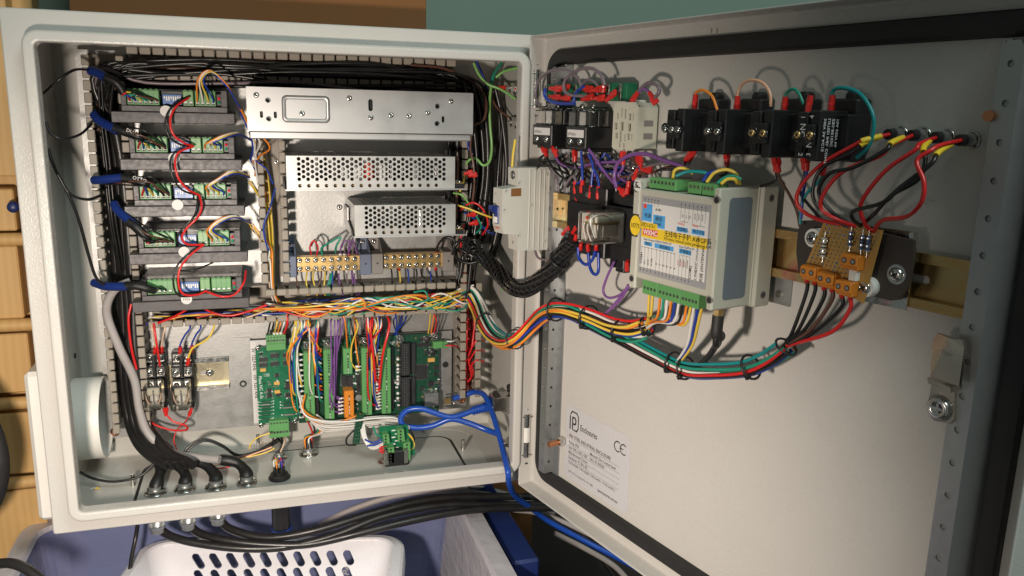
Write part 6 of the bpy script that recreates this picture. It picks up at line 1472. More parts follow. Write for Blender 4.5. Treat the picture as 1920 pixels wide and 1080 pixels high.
# leads from the module's lower terminals
x0, x1, z0, z1 = MT['b1'][0], MT['b3'][1], MT['b1'][2], MT['b1'][3]
cols = ['yellow', 'yellow', None, 'orange', 'green', 'white', 'orange', 'blue', 'white', 'black', 'orange', 'yellow']
for i, c in enumerate(cols):
    if not c: continue
    u = x0 + (x1 - x0) * (i + .5) / 14.5
    s = DOORF @ V((u, z0 + .5, 54)); e = QW(1214 + rnd.uniform(-4, 4), 612 + rnd.uniform(-5, 5), 30)
    m1 = s + V((0, 0, -14)) + (e - s) * .12; m2 = s * .35 + e * .65 + V((0, 0, rnd.uniform(-5, 3)))
    wire(c, [s, m1, m2, e], '%s wire from the lower terminals of the wireless module' % c, 1.15, 'leads under the wireless module')
for i, c in enumerate(('white', 'blue', 'yellow')):
    u = x1 - 8 + i * 4 - 2; s = DOORF @ V((u, z0 + .5, 54))
    wire(c, [s] + [QW(1296 + 6 * i, 612, 48), QW(1288 + 5 * i, 648, 38), QW(1268 + 3 * i, 680, 27)], '%s wire dropping from the right lower terminals of the wireless module' % c, 1.3)
p = V(ANT); s = DOORF @ p
cab('black antenna cable bending down from the wireless module', [s, s + V((0, 0, -22))] + path((1347, 640, 40, 'd'), (1325, 672, 32, 'd'), (1295, 688, 27, 'd'), (1240, 670, 24, 'd')), 2.6)
t = MB(); t.tube([s + V((0, 0, .5)), s + V((0, 0, -14)), QW(1350, 630, 44)], 4.4, 'rubber', 12); t.solo('heat_shrink', 'black heat shrink sleeve at the antenna plug of the wireless module', 'sleeve', WORLD, s)
# leads from the prototype board
k = 0
for i, fr in enumerate(PT[:3]):
    for sx in (-3.2, 3.2):
        c = ('black', 'black', 'black', 'brown', 'black', 'red')[k]
        s = DOORF @ (fr @ V((sx, -5.4, 31))); s2 = DOORF @ (fr @ V((sx, -14, 30)))
        o = wire(c, [s, s2] + path((1490 + k * 10 + (20 if k == 5 else 0), 612 + k * 2, 30, 'd'), (1476 + 2 * k, 640 + k, 28, 'd'), (1462, 655, 28, 'd')), '%s wire with red ferrule under the orange terminals, %s from left' % (c, ['first', 'second', 'third', 'fourth', 'fifth', 'last'][k]), 1.45, 'leads under the prototype board'); endcap(o, s, s - s2, 'ferrule', 'red_pvc'); k += 1
tie(QW(1474, 650, 29), QW(1480, 640, 29) - QW(1468, 656, 29), 8, 'black cable tie bunching the leads under the prototype board')

# lamp leads
LP = [
    ([(1660, 259), (1600, 273), (1540, 308), (1500, 352), (1496, 385), (1530, 410), (1596, 424)], [(1658, 263), (1600, 284), (1545, 312), (1526, 345), (1528, 380), (1560, 408), (1592, 426)], 36),
    ([(1704, 264), (1650, 292), (1580, 322), (1545, 362), (1540, 392), (1570, 412), (1604, 424)], [(1700, 262), (1660, 282), (1600, 314), (1556, 325), (1535, 360), (1560, 398), (1600, 425)], 44),
    ([(1750, 268), (1715, 282), (1665, 316), (1628, 358), (1613, 388), (1620, 416), (1632, 434)], [(1747, 266), (1735, 300), (1722, 336), (1672, 366), (1640, 400), (1618, 420)], 40),
    ([(1798, 268), (1745, 282), (1719, 302), (1732, 340), (1728, 378), (1700, 406), (1655, 413), (1638, 434)], [(1796, 266), (1745, 308), (1690, 350), (1655, 380), (1600, 396), (1600, 412), (1614, 424)], 48)]
for k, (rd, bk, h) in enumerate(LP):
    w = ['leftmost', 'second', 'third', 'rightmost'][k]; x, z = LEDP[k]
    for c, pl in (('red', rd), ('black', bk)):
        n = len(pl); pts = [DOORF @ V((x + (1 if c == 'red' else -1), z, 14))] + [QW(px, py, h * (.55 + .45 * math.sin(math.pi * (i + 1) / (n + 1)))) for i, (px, py) in enumerate(pl[:-1])] + [QW(*pl[-1], HPB)]
        if len(pts) > 4: pts[1] = pts[0].lerp(pts[2], .5) + DN * 6
        o = wire(c, pts, '%s lead looping from the %s panel lamp to the prototype board' % (c, w), 1.35, 'panel lamp leads')
        if c == 'black' or k == 0:
            sp = catmull(pts, 6)[2:9]; b = MB(); b.tube(sp, 1.9, 'ink_yellow', 7, spline=False); b.build('yellow_sleeve', o)

# ------------------------------------------------------------------ spades and wires on the switch row
def sp(col, pl, label, h=30, r=1.15, both=False, L=12, end=True):
    pts = [QW(x, y, h + (dh[0] if dh else 0)) for x, y, *dh in pl]
    o = wire(col, pts, label, r)
    if end: endcap(o, pts[0], pts[0] - pts[1], 'spade', 'red_pvc', L)
    if both: endcap(o, pts[-1], pts[-1] - pts[-2], 'spade', 'red_pvc', L)
    return o
sp('orange', [(1303, 192), (1305, 174), (1318, 169), (1335, 180), (1345, 206)], 'orange wire arching from leftmost red spade of the switch row', 28)
sp('pink', [(1382, 196), (1384, 172), (1395, 155), (1412, 150), (1432, 157), (1444, 176), (1445, 200)], 'peach wire arch on top of the switch row', 28)
sp('green', [(1471, 198), (1474, 176), (1486, 167), (1497, 174), (1507, 196)], 'green wire arch on top of the switch row', 28)
sp('black', [(1517, 196), (1520, 178), (1522, 174)], 'short black wire in red spade between the green and teal arches', 28)
sp('teal', [(1559, 196), (1562, 170), (1582, 165), (1612, 176), (1634, 208), (1638, 240), (1628, 275), (1606, 296)], 'teal wire sweeping round the right end of the switch row', 26, 1.4)
for k, (x, y, c, pl) in enumerate(((1291, 292, 'brown', [(1280, 312), (1255, 312), (1220, 325)]), (1298, 290, 'grey', [(1285, 315), (1240, 318)]), (1363, 296, 'black', [(1363, 322), (1350, 330)]), (1455, 306, 'black', [(1455, 332), (1448, 342), (1425, 350)]), (1457, 308, 'brown', [(1462, 334), (1480, 365), (1494, 395), (1500, 425)]), (1508, 302, 'black', [(1508, 330), (1500, 360), (1530, 400), (1545, 415)]), (1512, 304, 'blue', [(1512, 330), (1506, 362), (1502, 410)]), (1545, 312, 'teal', [(1540, 335), (1515, 360), (1503, 385), (1500, 420)]))):
    sp(c, [(x, y)] + pl, '%s wire with red spade below the switch row, %s from left' % (c, ['first', 'second', 'third', 'fourth', 'fifth', 'sixth', 'seventh', 'last'][k]), 26)
# contactor and white block wires
sp('grey', [(1010, 196, 4), (1004, 178), (1010, 152), (1030, 134), (1060, 131), (1082, 145), (1092, 168)], 'big grey wire loop over the left contactor', 22, 1.5, False, 10, False)
sp('grey', [(1092, 180), (1070, 178), (1058, 168), (1060, 150), (1082, 132), (1108, 128), (1126, 140), (1134, 160)], 'big grey wire loop over the right contactor', 30, 1.6, False, 10, False)
sp('grey', [(1092, 162), (1100, 150), (1112, 152), (1122, 162)], 'small grey wire loop inside the big loop above the right contactor', 22, 1.3, False, 10, False)
sp('blue', [(1023, 166), (1021, 178), (1030, 189), (1052, 194), (1078, 194)], 'blue wire sagging above the left contactor', 30, 1.6, False, 10, False)
sp('blue', [(1094, 162), (1082, 172), (1077, 184), (1076, 196)], 'short blue wire above the right contactor', 30, 1.5, False, 10, False)
for k, (x, y, dx, dy) in enumerate(((1040, 166, 14, 1), (1056, 164, 12, 0), (1038, 182, 14, 1), (1058, 184, 12, 1), (1098, 166, 14, 2), (1118, 168, 12, -2), (1100, 184, 14, -4), (1122, 184, 12, -1), (1144, 182, 12, -11), (1132, 166, 2, -12))):
    p0 = QW(x - dx * .6, y - dy * .6, 24); p1 = QW(x + dx * .6, y + dy * .6, 24); d = p1 - p0; L = d.length * 1.25; d.normalize()
    b = MB(); spade_shape(b, p0, d, L); b.solo('spade_terminal', 'red spade connector above the contactors, ' + ['upper row, first', 'upper row, second', 'lower row, first', 'lower row, second', 'upper row, third', 'upper row, fourth', 'lower row, third', 'lower row, fourth', 'slanting one at right', 'upright one'][k], 'connector', WORLD, p0, 'red spades above the contactors')
sp('grey', [(1190, 182), (1200, 168), (1215, 156), (1232, 160), (1236, 172), (1228, 184)], 'grey wire arch joining two red spades on the white block', 24, 1.7, False, 13)
sp('purple', [(1224, 184), (1216, 172), (1206, 166), (1198, 172)], 'purple wire with red spade on top of the white block', 24, 1.4, False, 13)
for k, (x, y, c, pl) in enumerate(((1022, 284, 'black', [(1030, 305), (1050, 330), (1075, 340)]), (1041, 284, 'purple', [(1046, 302), (1062, 312), (1085, 314), (1115, 306), (1160, 303)]), (1078, 292, 'black', [(1078, 312), (1072, 328), (1060, 350)]))):
    sp(c, [(x, y), *pl], '%s wire with red spade below the %s' % (c, ['left contactor, leftmost', 'left contactor, right of two', 'right contactor'][k]), 26, 1.3)
for k, (x, y, c, pl) in enumerate(((1080, 352, 'grey', [(1076, 330), (1062, 345), (1058, 360)]), (1092, 350, 'blue', [(1092, 325), (1090, 290), (1090, 282)]), (1108, 360, 'blue', [(1110, 335), (1112, 310), (1104, 288)]), (1123, 362, 'blue', [(1122, 338), (1112, 312), (1106, 290)]), (1084, 376, 'blue', [(1074, 362), (1078, 348), (1092, 338)]), (1166, 358, 'purple', [(1150, 342), (1130, 318), (1115, 295), (1104, 280)]), (1178, 352, 'grey', [(1180, 332), (1200, 318), (1230, 308), (1262, 305)]), (1168, 296, 'purple', [(1168, 315), (1160, 330), (1180, 345)]), (1200, 304, 'brown', [(1205, 322), (1180, 330), (1150, 335)]), (1213, 318, 'black', [(1196, 318), (1190, 332), (1166, 345)]), (1192, 326, 'blue', [(1200, 310), (1196, 300)]))):
    sp(c, [(x, y), *pl], '%s wire with red spade near the clear relay, spade %s' % (c, ['above far left', 'second above', 'third above', 'fourth above', 'slanting above the clear cube', 'at left of the module corner', 'at the module corner', 'under the white block', 'under right of white block', 'low right of the white block', 'half hidden behind module'][k]), 30, 1.3, False, 12)
sp('purple', [(1156, 352), (1152, 330), (1160, 305), (1182, 291), (1212, 289), (1245, 300), (1282, 312)], 'thick purple wire arch above the wireless module', 34, 1.8, False, 10, False)
for k in range(22):
    c = rnd.choice(['brown', 'grey', 'black', 'purple', 'grey', 'blue', 'brown']); x = rnd.uniform(1010, 1180); h = rnd.uniform(8, 24)
    pts = [QW(x, 285 + rnd.uniform(0, 10), h), QW(x + rnd.uniform(-15, 25), 308 + rnd.uniform(-6, 10), h + 4), QW(x + rnd.uniform(10, 50), 325 + rnd.uniform(-12, 12), h + 2), QW(x + rnd.uniform(0, 60), 350 + rnd.uniform(-8, 12), h)]
    wire(c, pts, '%s wire in the tangle below the contactors' % c, 1.2, 'tangle of wires below the contactors', stuff=True)
for k, (x, y, dx, dy) in enumerate(((1060, 434, 10, -10), (1074, 436, 8, -14), (1079, 450, 2, -14), (1089, 464, 1, -8), (1103, 466, 0, -8), (1118, 466, 1, -8), (1176, 500, 1, -14))):
    p0 = QW(x - dx * .5, y - dy * .5, 32); p1 = QW(x + dx * .6, y + dy * .6, 34); d = p1 - p0; L = max(9, d.length * 1.2); d.normalize()
    b = MB(); spade_shape(b, p0, d, L); b.solo('spade_terminal', 'red insulated spade connector at the underside of clear relay socket', 'connector', WORLD, p0, 'red spades under the clear relay')
sp('blue', [(1084, 464), (1086, 484), (1098, 496), (1110, 488), (1117, 470)], 'blue wire loop under the clear relay, left', 34, 1.6, False, 10, False)
sp('blue', [(1103, 474), (1106, 500), (1114, 514), (1122, 508), (1122, 474)], 'blue wire loop under the clear relay, longer one at right', 34, 1.6, False, 10, False)
sp('purple', [(1152, 490), (1138, 520), (1131, 545), (1140, 558), (1160, 554), (1180, 536)], 'purple wire loop left of the wireless module lower corner', 30, 1.2, False, 10, False)
sp('purple', [(1182, 532), (1165, 560), (1145, 580), (1128, 592)], 'purple wire slanting down to the coloured bundle', 30, 1.2, False, 10, False); sp('purple', [(1178, 534), (1168, 550), (1150, 572), (1132, 592)], 'purple wire slanting down behind its twin to the coloured bundle', 24, 1.2, False, 10, False)
sp('grey', [(1003, 470), (1010, 484), (1030, 487), (1045, 478)], 'grey wire sagging under the circuit breaker', 12, 1.3, False, 10, False)
sp('black', [(1000, 322, 10), (1020, 304), (1045, 305), (1064, 322), (1062, 340)], 'black wire arching over the circuit breaker top', 20, 1.6, False, 10, False)
wire('yellow', path((966, 262, -10, 'y'), (962, 290, -14, 'y'), (960, 315, -20, 'y')), 'yellow wire entering the top of the circuit breaker', 1.4)
wire('lime', path((900, 495, 60), (930, 500, 80), (948, 520, 70), (940, 545, 50)), 'yellow green wire below the circuit breaker inside cabinet', 1.3)
# wires into the module's upper terminals
for k, (c, pl) in enumerate((('yellow', [(1262, 334), (1265, 320), (1280, 315), (1300, 325)]), ('teal', [(1268, 330), (1290, 322), (1318, 323), (1336, 328)]), ('blue', [(1318, 340), (1328, 326), (1345, 320)]), ('yellow', [(1325, 342), (1340, 324), (1362, 318), (1380, 326), (1387, 346)]), ('green', [(1345, 344), (1358, 334), (1374, 330), (1390, 336)]), ('yellow', [(1352, 345), (1364, 336), (1378, 336), (1382, 344)]))):
    wire(c, [QW(x, y, 56 - 4 * i) for i, (x, y) in enumerate(pl)], '%s wire arching over the upper terminals of the module, %s from left' % (c, ['first', 'second', 'third', 'fourth', 'fifth', 'sixth'][k]), 1.35)
# ================================================================== cabinet floor: connectors, boots, cables
def conn(label, px, py, boot=None, r=9.5, black=False):
    w = WZ(px, py, -247.6)
    t = thing('panel_connector', label, 'connector', WORLD, w, 'round connectors through the cabinet floor')
    b = MB(); b.lathe(w, (0, 0, 1), [(r + 2.2, 0), (r + 2.4, 1), (r + 1.8, 2), (r, 2.2), (r, 2.3)], 'rubber' if black else 'steel', 28); b.build('washer', t)
    b = MB(); b.cyl(w + V((0, 0, 2.3)), w + V((0, 0, 5.5)), r, 'steel' if not black else 'rubber', n=6 if not black else 28, sm=False); b.cyl(w + V((0, 0, 5.5)), w + V((0, 0, 9)), r * .72, 'steel_dull' if not black else 'black', n=20); b.build('nut', t)
    if boot:
        pts = [w + V((0, 0, 5))] + path(*boot)
        b = MB(); b.tube(pts, lambda f: 7.0 - 1.6 * f + .8 * math.sin(11 * f), 'shrink', 14, 7); b.build('boot', t)
    return w
conn('black booted connector on the floor, leftmost below the left duct', 292, 925, [(297, 896, 92, 'y'), (302, 876, 104, 'y'), (290, 856, 118, 'y')])
conn('black booted connector on the floor, second from left', 347, 918, [(348, 893, 94, 'y'), (337, 874, 104, 'y'), (310, 862, 114, 'y')])
conn('black booted connector on the floor, third from left', 405, 914, [(403, 890, 92, 'y'), (382, 870, 104, 'y'), (345, 860, 114, 'y'), (320, 856, 118, 'y')])
conn('black booted connector on the floor joined to the grey cable', 463, 906, [(460, 884, 92, 'y'), (444, 868, 100, 'y'), (418, 862, 104, 'y'), (408, 862, 106, 'y')], 9)
w5 = conn('flat black round connector on the floor with thin coloured wires', 524, 896, None, 10, True)
w6 = conn('steel connector on floor right below the lower terminal of left board', 524, 860, None, 7.5)
w7 = conn('steel hex connector on the floor with red, black and green wires', 579, 852, None, 9.5)
q = WZ(600, 850, -240)
for i, c in enumerate(('red', 'blue', 'yellow', 'white', 'orange', 'blue')):
    a = i * 1.05; s = w5 + V((5 * math.cos(a), 5 * math.sin(a), 9))
    wire(c, [s, s + V((-2 + i * .6, 3, 12)), WY(518 + 3 * i, 868, 104), WY(516 + 2.4 * i, 858, 112)], '%s thin wire rising from the flat black floor connector' % c, .8, 'thin wires of the flat black connector')
    b = MB(); b.cyl(w5 + V((5 * math.cos(a), 5 * math.sin(a), 8)), w5 + V((5 * math.cos(a), 5 * math.sin(a), 14)), 1.5, 'rubber', n=8); b.solo('sleeve', 'small black sleeve on a wire of the flat floor connector', 'sleeve', WORLD, s, 'black sleeves on the flat connector')
x0, x1, y0, y1 = BOTG
for i, (c, l) in enumerate((('brown', 'leftmost'), ('black', 'left'), ('black', 'right'), ('cream', 'rightmost'))):
    s = BOXF @ V((x0 + (x1 - x0) * (i + 1) / 5, y0 + .5, 20))
    e = [WY(505 + 3 * i, 838, 140), WY(470 - 10 * i, 852, 130), WY(440, 858 - i, 125)] if i in (0,) else [WY(526 + 2 * i, 832, 150), w6 + V((i - 2, 0, 8))]
    wire(c, [s, s + V((0, 0, -6))] + e, '%s wire under the lower terminal of the left green board, %s' % (c, l), 1.2)
for k in range(2):
    wire('black', [WY(x + 2 * k, y + 4 * k, yy) for x, y, yy in ((322, 862, 120), (342, 850, 124), (362, 830, 128), (386, 823, 130), (416, 834, 130), (444, 852, 130), (475, 848, 134), (500, 836, 140), (521, 822, 150))], 'black wire humping over the floor from left bundle to left board%s' % (', front of two' if k else ''), 1.3)
for k, (c, pts) in enumerate((('pink', ((330, 858), (400, 872), (450, 860), (490, 846), (510, 838))), ('yellow', ((440, 862), (470, 856), (500, 848), (515, 840))), ('red', ((345, 866), (395, 878), (430, 876))), ('yellow', ((506, 812), (484, 820), (470, 832), (468, 842))))):
    wire(c, [WY(x, y, 128) for x, y in pts], ['peach', 'yellow', 'thin red', 'thin yellow'][k] + [' wire lying low behind the floor connectors', ' wire lying low beside the peach one', ' wire lying behind the booted connectors', ' wire drooping left of the lower green terminal'][k], .9)
for i, c in enumerate(('red', 'black', 'green', 'orange', 'white')):
    s = w7 + V((4 * math.cos(i * 1.25), 4 * math.sin(i * 1.25), 8))
    b = MB(); b.cyl(s, s + V((0, 1, 10)), 1.9, 'rubber', n=8); 
    o = wire(c, [s, s + V((0, 2, 14)), WY(586 + 4 * i, 812, 158), WY(578 + 8 * i, 792, 152), PW(570 + 6 * i, 778, 40)], '%s wire rising from the steel hex floor connector' % c, 1.2)
    ORG[o] = s; b.build('sleeve', o) if False else None
b = MB(); b.lathe(w7 + V((0, 0, 8)), (0, 0, 1), [(5, 0), (4.6, 8), (2, 14), (.01, 14)], 'rubber', 12); b.solo('sleeve', 'black sleeve cluster over the steel hex floor connector', 'sleeve', WORLD, w7)
b = MB(); b.tube(path((225, 560, 20), (232, 640, 20), (245, 730, 24), (280, 800, 30), (335, 855, 56)), 3, 'black_cable', 9); b.solo('cable', 'black cable running right of the grey cable to the floor bundle', 'cable', WORLD, PW(225, 560, 20))
wire('black', path((278, 770, 20), (276, 800, 30), (292, 835, 50), (318, 852, 66)), 'black cable emerging under left small relay', 3.0)
# white wires along the bottom of the controller board
for k in range(8):
    y0 = 770 + k * 3.4; z = rnd.uniform(130, 160)
    wire('white', [PW(562 + rnd.uniform(-2, 4), 735 + 5 * k, 40), WY(570 + k, 776 + k, z - 10)] + [WY(x, y + k * 2.6 + rnd.uniform(-1.5, 1.5), z - 12) for x, y in ((605, 788), (650, 787), (700, 781), (738, 781))] + [WY(756 + k, 792 + 1.5 * k, 118), WY(764 + .5 * k, 799 + 3 * (k % 4), 104)], 'white wire along the bottom edge of controller board to the small breakout board', 1.15, 'white wires under the controller board')
for k in range(3):
    wire('white', [WY(676 + 3 * k, 792, 130), WY(680 + 3 * k, 818, 118), WY(694 + 2 * k, 840 - 2 * k, 110), WY(712, 838 - 4 * k, 104), WY(724, 826 - 5 * k, 102)], 'white wire loop drooping left of the small breakout board', 1.4, 'white loops left of breakout board')
for k, (c, pts) in enumerate((('orange', ((566, 770), (590, 790), (630, 792), (662, 782), (676, 776))), ('orange', ((572, 740), (568, 766), (586, 782), (604, 788))), ('black', ((664, 806), (650, 822), (652, 834), (668, 834))), ('blue', ((684, 824), (700, 830), (718, 822))), ('blue', ((688, 836), (704, 834), (720, 826))), ('green', ((700, 800), (706, 815), (718, 818))), ('red', ((720, 842), (712, 846), (722, 850))), ('red', ((724, 836), (712, 840), (724, 846))), ('brown', ((724, 858), (710, 864), (716, 870), (726, 866))), ('yellow', ((766, 846), (776, 838), (774, 824), (764, 812))), ('black', ((766, 806), (774, 815), (776, 826), (770, 836))))):
    wire(c, [WY(x, y, 128 if k < 3 else 100) for x, y in pts], '%s %s' % (cn(c), ['wire sweeping under tall terminals to the hanging green stick', 'wire curling at the foot of the leftmost tall terminal', 'wire loop behind the hanging green stick', 'wire entering the breakout board at left, upper', 'wire entering the breakout board at left, lower', 'wire entering the breakout board at top left', 'wire loop at left edge of the breakout board, lower', 'wire loop at left edge of the breakout board, upper', 'wire loop beside the black breakout connector', 'wire loop at right edge of the breakout board', 'wire loop at upper right edge of the breakout board'][k]), 1.2)
t = thing('connector_strip', 'thin dark green connector strip hanging tilted below the orange terminal', 'connector', WORLD, WY(670, 805, 126))
b = MB(); p = [WY(x, y, 126) for x, y in ((668, 776), (681, 777), (673, 832), (661, 830))]
b.prism([(v.x, v.z) for v in p], -1, 1, 'pcb_dark'); b.v = [V((v.x, 126 + v.z * 3, v.y)) for v in b.v]; b.build('board', t)
for i in range(8):
    f = (i + .5) / 8; c = (p[0].lerp(p[3], f) + p[1].lerp(p[2], f)) / 2; b = MB(); b.cyl(c + V((-1.5, -3, 0)), c + V((-1.5, -3.5, 0)), .6, 'steel', n=6); b.cyl(c + V((1.5, -3, 0)), c + V((1.5, -3.5, 0)), .6, 'steel', n=6); b.build('pin', t)
# breakout board
t = thing('breakout_board', 'small green breakout board standing on a black connector on the floor', 'circuit board', WORLD, WZ(748, 878, -247))
YB = 100
def yp(mb, pts, y0, y1, m):
    s = len(mb.v); mb.prism([(v.x, v.z) for v in [WY(x, y, YB) for x, y in pts]], y0, y1, m)
    for i in range(s, len(mb.v)): v = mb.v[i]; mb.v[i] = V((v.x, v.z, v.y))
    k = len(mb.f)
def fixflip(mb): mb.f = [f[::-1] for f in mb.f]; return mb
b = MB(); yp(b, [(710, 800), (764, 796), (768, 824), (776, 826), (778, 852), (722, 862), (718, 826), (713, 826)], YB - 1, YB + 1, 'pcb'); fixflip(b).build('board', t)
for pts, n in (([(715, 808), (726, 807), (728, 824), (717, 825)], 2), ([(742, 799), (754, 798), (756, 820), (744, 822)], 3), ([(724, 833), (736, 831), (736, 860), (725, 861)], 4), ([(753, 824), (766, 822), (766, 854), (754, 856)], 4)):
    b = MB(); yp(b, pts, YB - 12, YB - 1.1, 'term_green'); fixflip(b)
    for i in range(n + 1):
        f = (i + .5) / (n + 1); x = (pts[0][0] + pts[1][0]) / 2; y = pts[0][1] + (pts[3][1] - pts[0][1]) * f; q = WY(x, y, YB); b.cyl((q.x, YB - 11.9, q.z), (q.x, YB - 12.3, q.z), 1.3, 'ink', n=10)
    b.build('terminal_block', t)
b = MB()
for i in range(8):
    q = WY(738 + (i % 2) * 6, 806 + i * 6.4, YB); b.box(q.x - 2.6, q.x + 2, YB - 1.5, YB - 1.05, q.z - .9, q.z + .5, 'ink_white')
o = b.build('silkscreen', t)
b = MB(); q0 = WZ(725, 880, -246); b.box(q0.x, q0.x + 29, YB - 12, YB + 6, -247.5, -228, 'black', 1.5); b.build('connector_shell', t)
for dx in (1, 24): 
    b = MB(); b.cyl((q0.x + dx, YB - 13, -243), (q0.x + dx, YB - 13, -228), 3, 'steel', n=6, sm=False); b.cyl((q0.x + dx, YB - 13, -228), (q0.x + dx, YB - 13, -224), 2, 'steel', n=10); b.build('jack_screw', t)

# ------------------------------------------------------------------ blue network cables
def net(label, pts, name='network_cable'):
    b = MB(); b.tube(pts, 3.5, 'cable_blue', 12, 8)
    t = thing(name, label, 'cable', WORLD, pts[0]); b.build('jacket', t); return t
E1 = path((850, 747, 32), (868, 742, 38), (890, 735, 46)) + path((908, 741, 110, 'y'), (921, 768, 85, 'y'), (932, 802, 58, 'y'), (942, 840, 30, 'y'), (949, 868, 4, 'y'), (953, 888, -8, 'y'), (955, 908, 2, 'y'), (966, 930, 30, 'y'), (995, 952, 60, 'y'), (1030, 978, 70, 'y'), (1085, 1008, 60, 'y'), (1150, 1042, 40, 'y'), (1230, 1085, 20, 'y'))
t = net('blue network cable from controller board socket hanging out over the front lip', E1)
p = PW(838, 750, 32); b = MB(); b.box(p.x - 5, p.x + 9, p.y - 4, p.y + 4, p.z - 5.5, p.z + 5.5, 'clear', .6); b.box(p.x - 4, p.x + 4, p.y - 4.3, p.y - 4.05, p.z - 4, p.z + 4, 'brass'); b.build('plug', t)
E2 = [WY(x, y, yy) for x, y, yy in ((884, 771, 98), (865, 778, 98), (842, 782, 100), (815, 774, 104), (788, 766, 108), (765, 769, 112), (752, 782, 114), (756, 797, 112), (782, 802, 108), (812, 798, 104), (845, 786, 100), (878, 793, 94), (912, 806, 84), (932, 813, 72))]
t = net('blue network cable looping in front of the controller board to wall coupler', E2)
b = MB(); s = WY(884, 771, 98); e = WY(908, 764, 98); d = (e - s).normalized(); b.cyl(s, e, 4.6, 'cable_blue', r1=5.5, n=12)
for i in range(5): q = s.lerp(e, .1 + .2 * i); b.cyl(q, q + d * 1.3, 5.8, 'cable_blue', n=12)
b.cyl(e, e + d * 10, 6.2, 'cable_blue', r1=6, n=4, sm=False); b.build('boot', t)
t = thing('network_coupler', 'small metal network coupler mounted on the right inner wall', 'coupler', WORLD, (240, 98, -170))
q = WX(940, 752, 236); b = MB(); b.box(222, 247.5, q.y - 12, q.y + 10, q.z - 9, q.z + 9, 'steel', 1); b.box(226, 232, q.y - 10, q.y + 6, q.z + 9.05, q.z + 12, 'chip', .5); b.build('shell', t)
b = MB(); b.cyl((244, q.y, q.z + 16), (248, q.y, q.z + 16), 5, 'rubber', n=14); b.build('grommet', t)

# ------------------------------------------------------------------ below the cabinet
def yc(label, pl, r, m='black_cable', group=None):
    return cab(label, [WY(*p) for p in pl], r, m, group, 10)
for k, (px, py) in enumerate(((294, 987), (352, 980), (408, 971))):
    q = WZ(px, py - 3, -253.5); b = MB(); b.lathe(q, (0, 0, -1), [(8, 0), (8, 3), (6.5, 4), (6.5, 8), (5, 9)], 'steel_dull', 20); b.solo('cable_gland', 'steel cable gland under the cabinet floor, %s of three' % ['left', 'middle', 'right'][k], 'cable gland', WORLD, q, 'glands under the cabinet')
g = [WZ(px, py, -262) for px, py in ((298, 990), (356, 983), (412, 975))]
yc('black cable from the left gland below the cabinet', [(298, 991, 84), (322, 1006, 74), (372, 1019, 62), (450, 1028, 50), (530, 1026, 44), (620, 1006, 40), (720, 968, 44), (830, 947, 52), (930, 947, 60), (1080, 945, 70)], 4.6, group=None)
yc('black cable from the middle gland below the cabinet', [(356, 986, 84), (378, 1002, 72), (430, 1014, 58), (500, 1021, 48), (580, 1020, 40), (680, 998, 34), (790, 972, 38), (900, 955, 48), (1060, 952, 62)], 4.6)
yc('black cable from the right gland below the cabinet', [(413, 976, 84), (432, 992, 72), (480, 1006, 58), (530, 1006, 50), (600, 992, 46), (700, 962, 50), (800, 937, 58), (900, 931, 66), (1080, 932, 76)], 4.6)
yc('thin black cable hanging down behind the basket at left', [(258, 985, 100), (254, 1010, 90), (247, 1045, 84), (242, 1085, 80)], 2.3)
yc('dark grey cable crossing the lower left corner', [(-10, 1058, -60), (20, 1056, -70), (48, 1066, -80), (80, 1090, -90)], 4.5, 'black_cable')
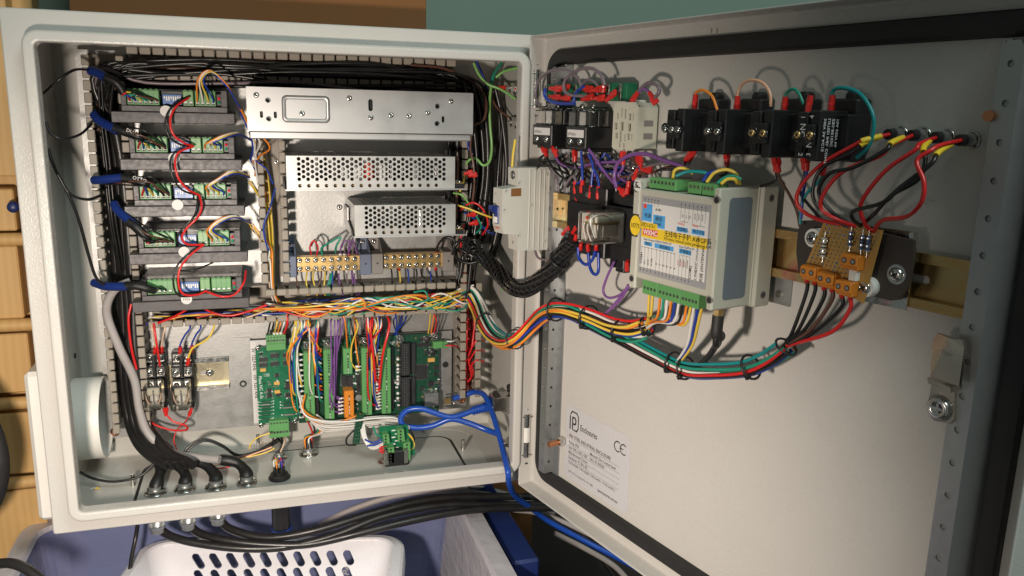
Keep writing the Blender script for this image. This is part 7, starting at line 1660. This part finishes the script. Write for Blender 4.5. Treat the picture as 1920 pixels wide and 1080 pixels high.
for k, pl in enumerate(([(600, 985, 150), (660, 955, 140), (740, 930, 130), (830, 920, 130), (900, 925, 130), (990, 945, 130)], [(650, 960, 155), (720, 935, 150), (800, 915, 150), (880, 912, 150), (960, 930, 150), (1040, 960, 140)], [(960, 955, 90), (1010, 962, 90), (1070, 985, 80), (1140, 1020, 60), (1220, 1070, 40)], [(1040, 1000, 110), (1100, 1030, 100), (1150, 1060, 90), (1180, 1090, 80)])):
    yc(['grey cable passing behind black cables under the cabinet', 'upper grey cable under the cabinet lip', 'grey cable above the blue one below the door', 'grey cable lowest below the door'][k], pl, 3.8, 'cable_grey')
yc('black cable in the dark gap below the door', [(1090, 1000, 120), (1120, 1035, 110), (1160, 1090, 90)], 4)
t = thing('plug', 'black plug with blue ring hanging under the cabinet floor', 'plug', WORLD, WY(526, 970, 95))
p = WY(526, 945, 95); q = WY(526, 988, 95); q.x = p.x; b = MB(); b.cyl(p, q, 10.5, 'black', n=22); b.build('body', t)
b = MB(); b.cyl(q, q + V((0, 0, -9)), 11.4, 'cable_blue', n=22); b.build('ring', t)
t = thing('dark_backdrop', 'dark backdrop panel added to darken the gap below the open door', 'furniture', WORLD, (500, 220, -600))  # added dark backdrop, covers the teal wall to darken this gap
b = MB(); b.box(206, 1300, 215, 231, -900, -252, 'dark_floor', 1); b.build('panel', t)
b = MB(); b.box(252, 300, 150, 200, -545, -340, 'cardboard', 1); b.solo('cardboard_strip', 'brown cardboard edge standing right of the storage box', 'cardboard')
b = MB(); b.box(212, 244, -40, 190, -546, -318, 'navy', 3); b.solo('navy_crate', 'dark navy plastic crate edge beside the storage box', 'crate')
wire('cream', [WY(902, 962, 120), WY(950, 1022, 90), WY(1000, 1090, 60)], 'thin pale rod slanting down right of the storage box', 1.7, name='rod', cat='rod')
b = MB(); b.prism([(300, -560), (360, -540), (420, -430), (330, -380), (300, -420)], 120, 180, 'cable_grey', 'y'); 
for k, (px, py, c, l) in enumerate(((178, 917, 'yellow', 'tiny yellow wire offcut lying on the floor at lower left'), (169, 918, 'white', 'tiny white sliver lying beside the yellow wire offcut'), (488, 832, 'cream', 'small bright offcut on the floor left of the lower green terminal'))):
    q = WZ(px, py, -247.4); b = MB(); b.tube([q, q + V((2.5, 1.5, .6)), q + V((4.5, -.5 + 3 * k, .2))], .8, 'w_' + c, 6); b.solo('wire_offcut', l, 'offcut', WORLD, q)
# the many small wires that cannot be told apart
if STUFFW.v: STUFFW.solo('wire_tangle', 'mass of small dark and coloured wires filling ducts and gaps', 'wires', WORLD, PW(600, 300, 30), kind='stuff')
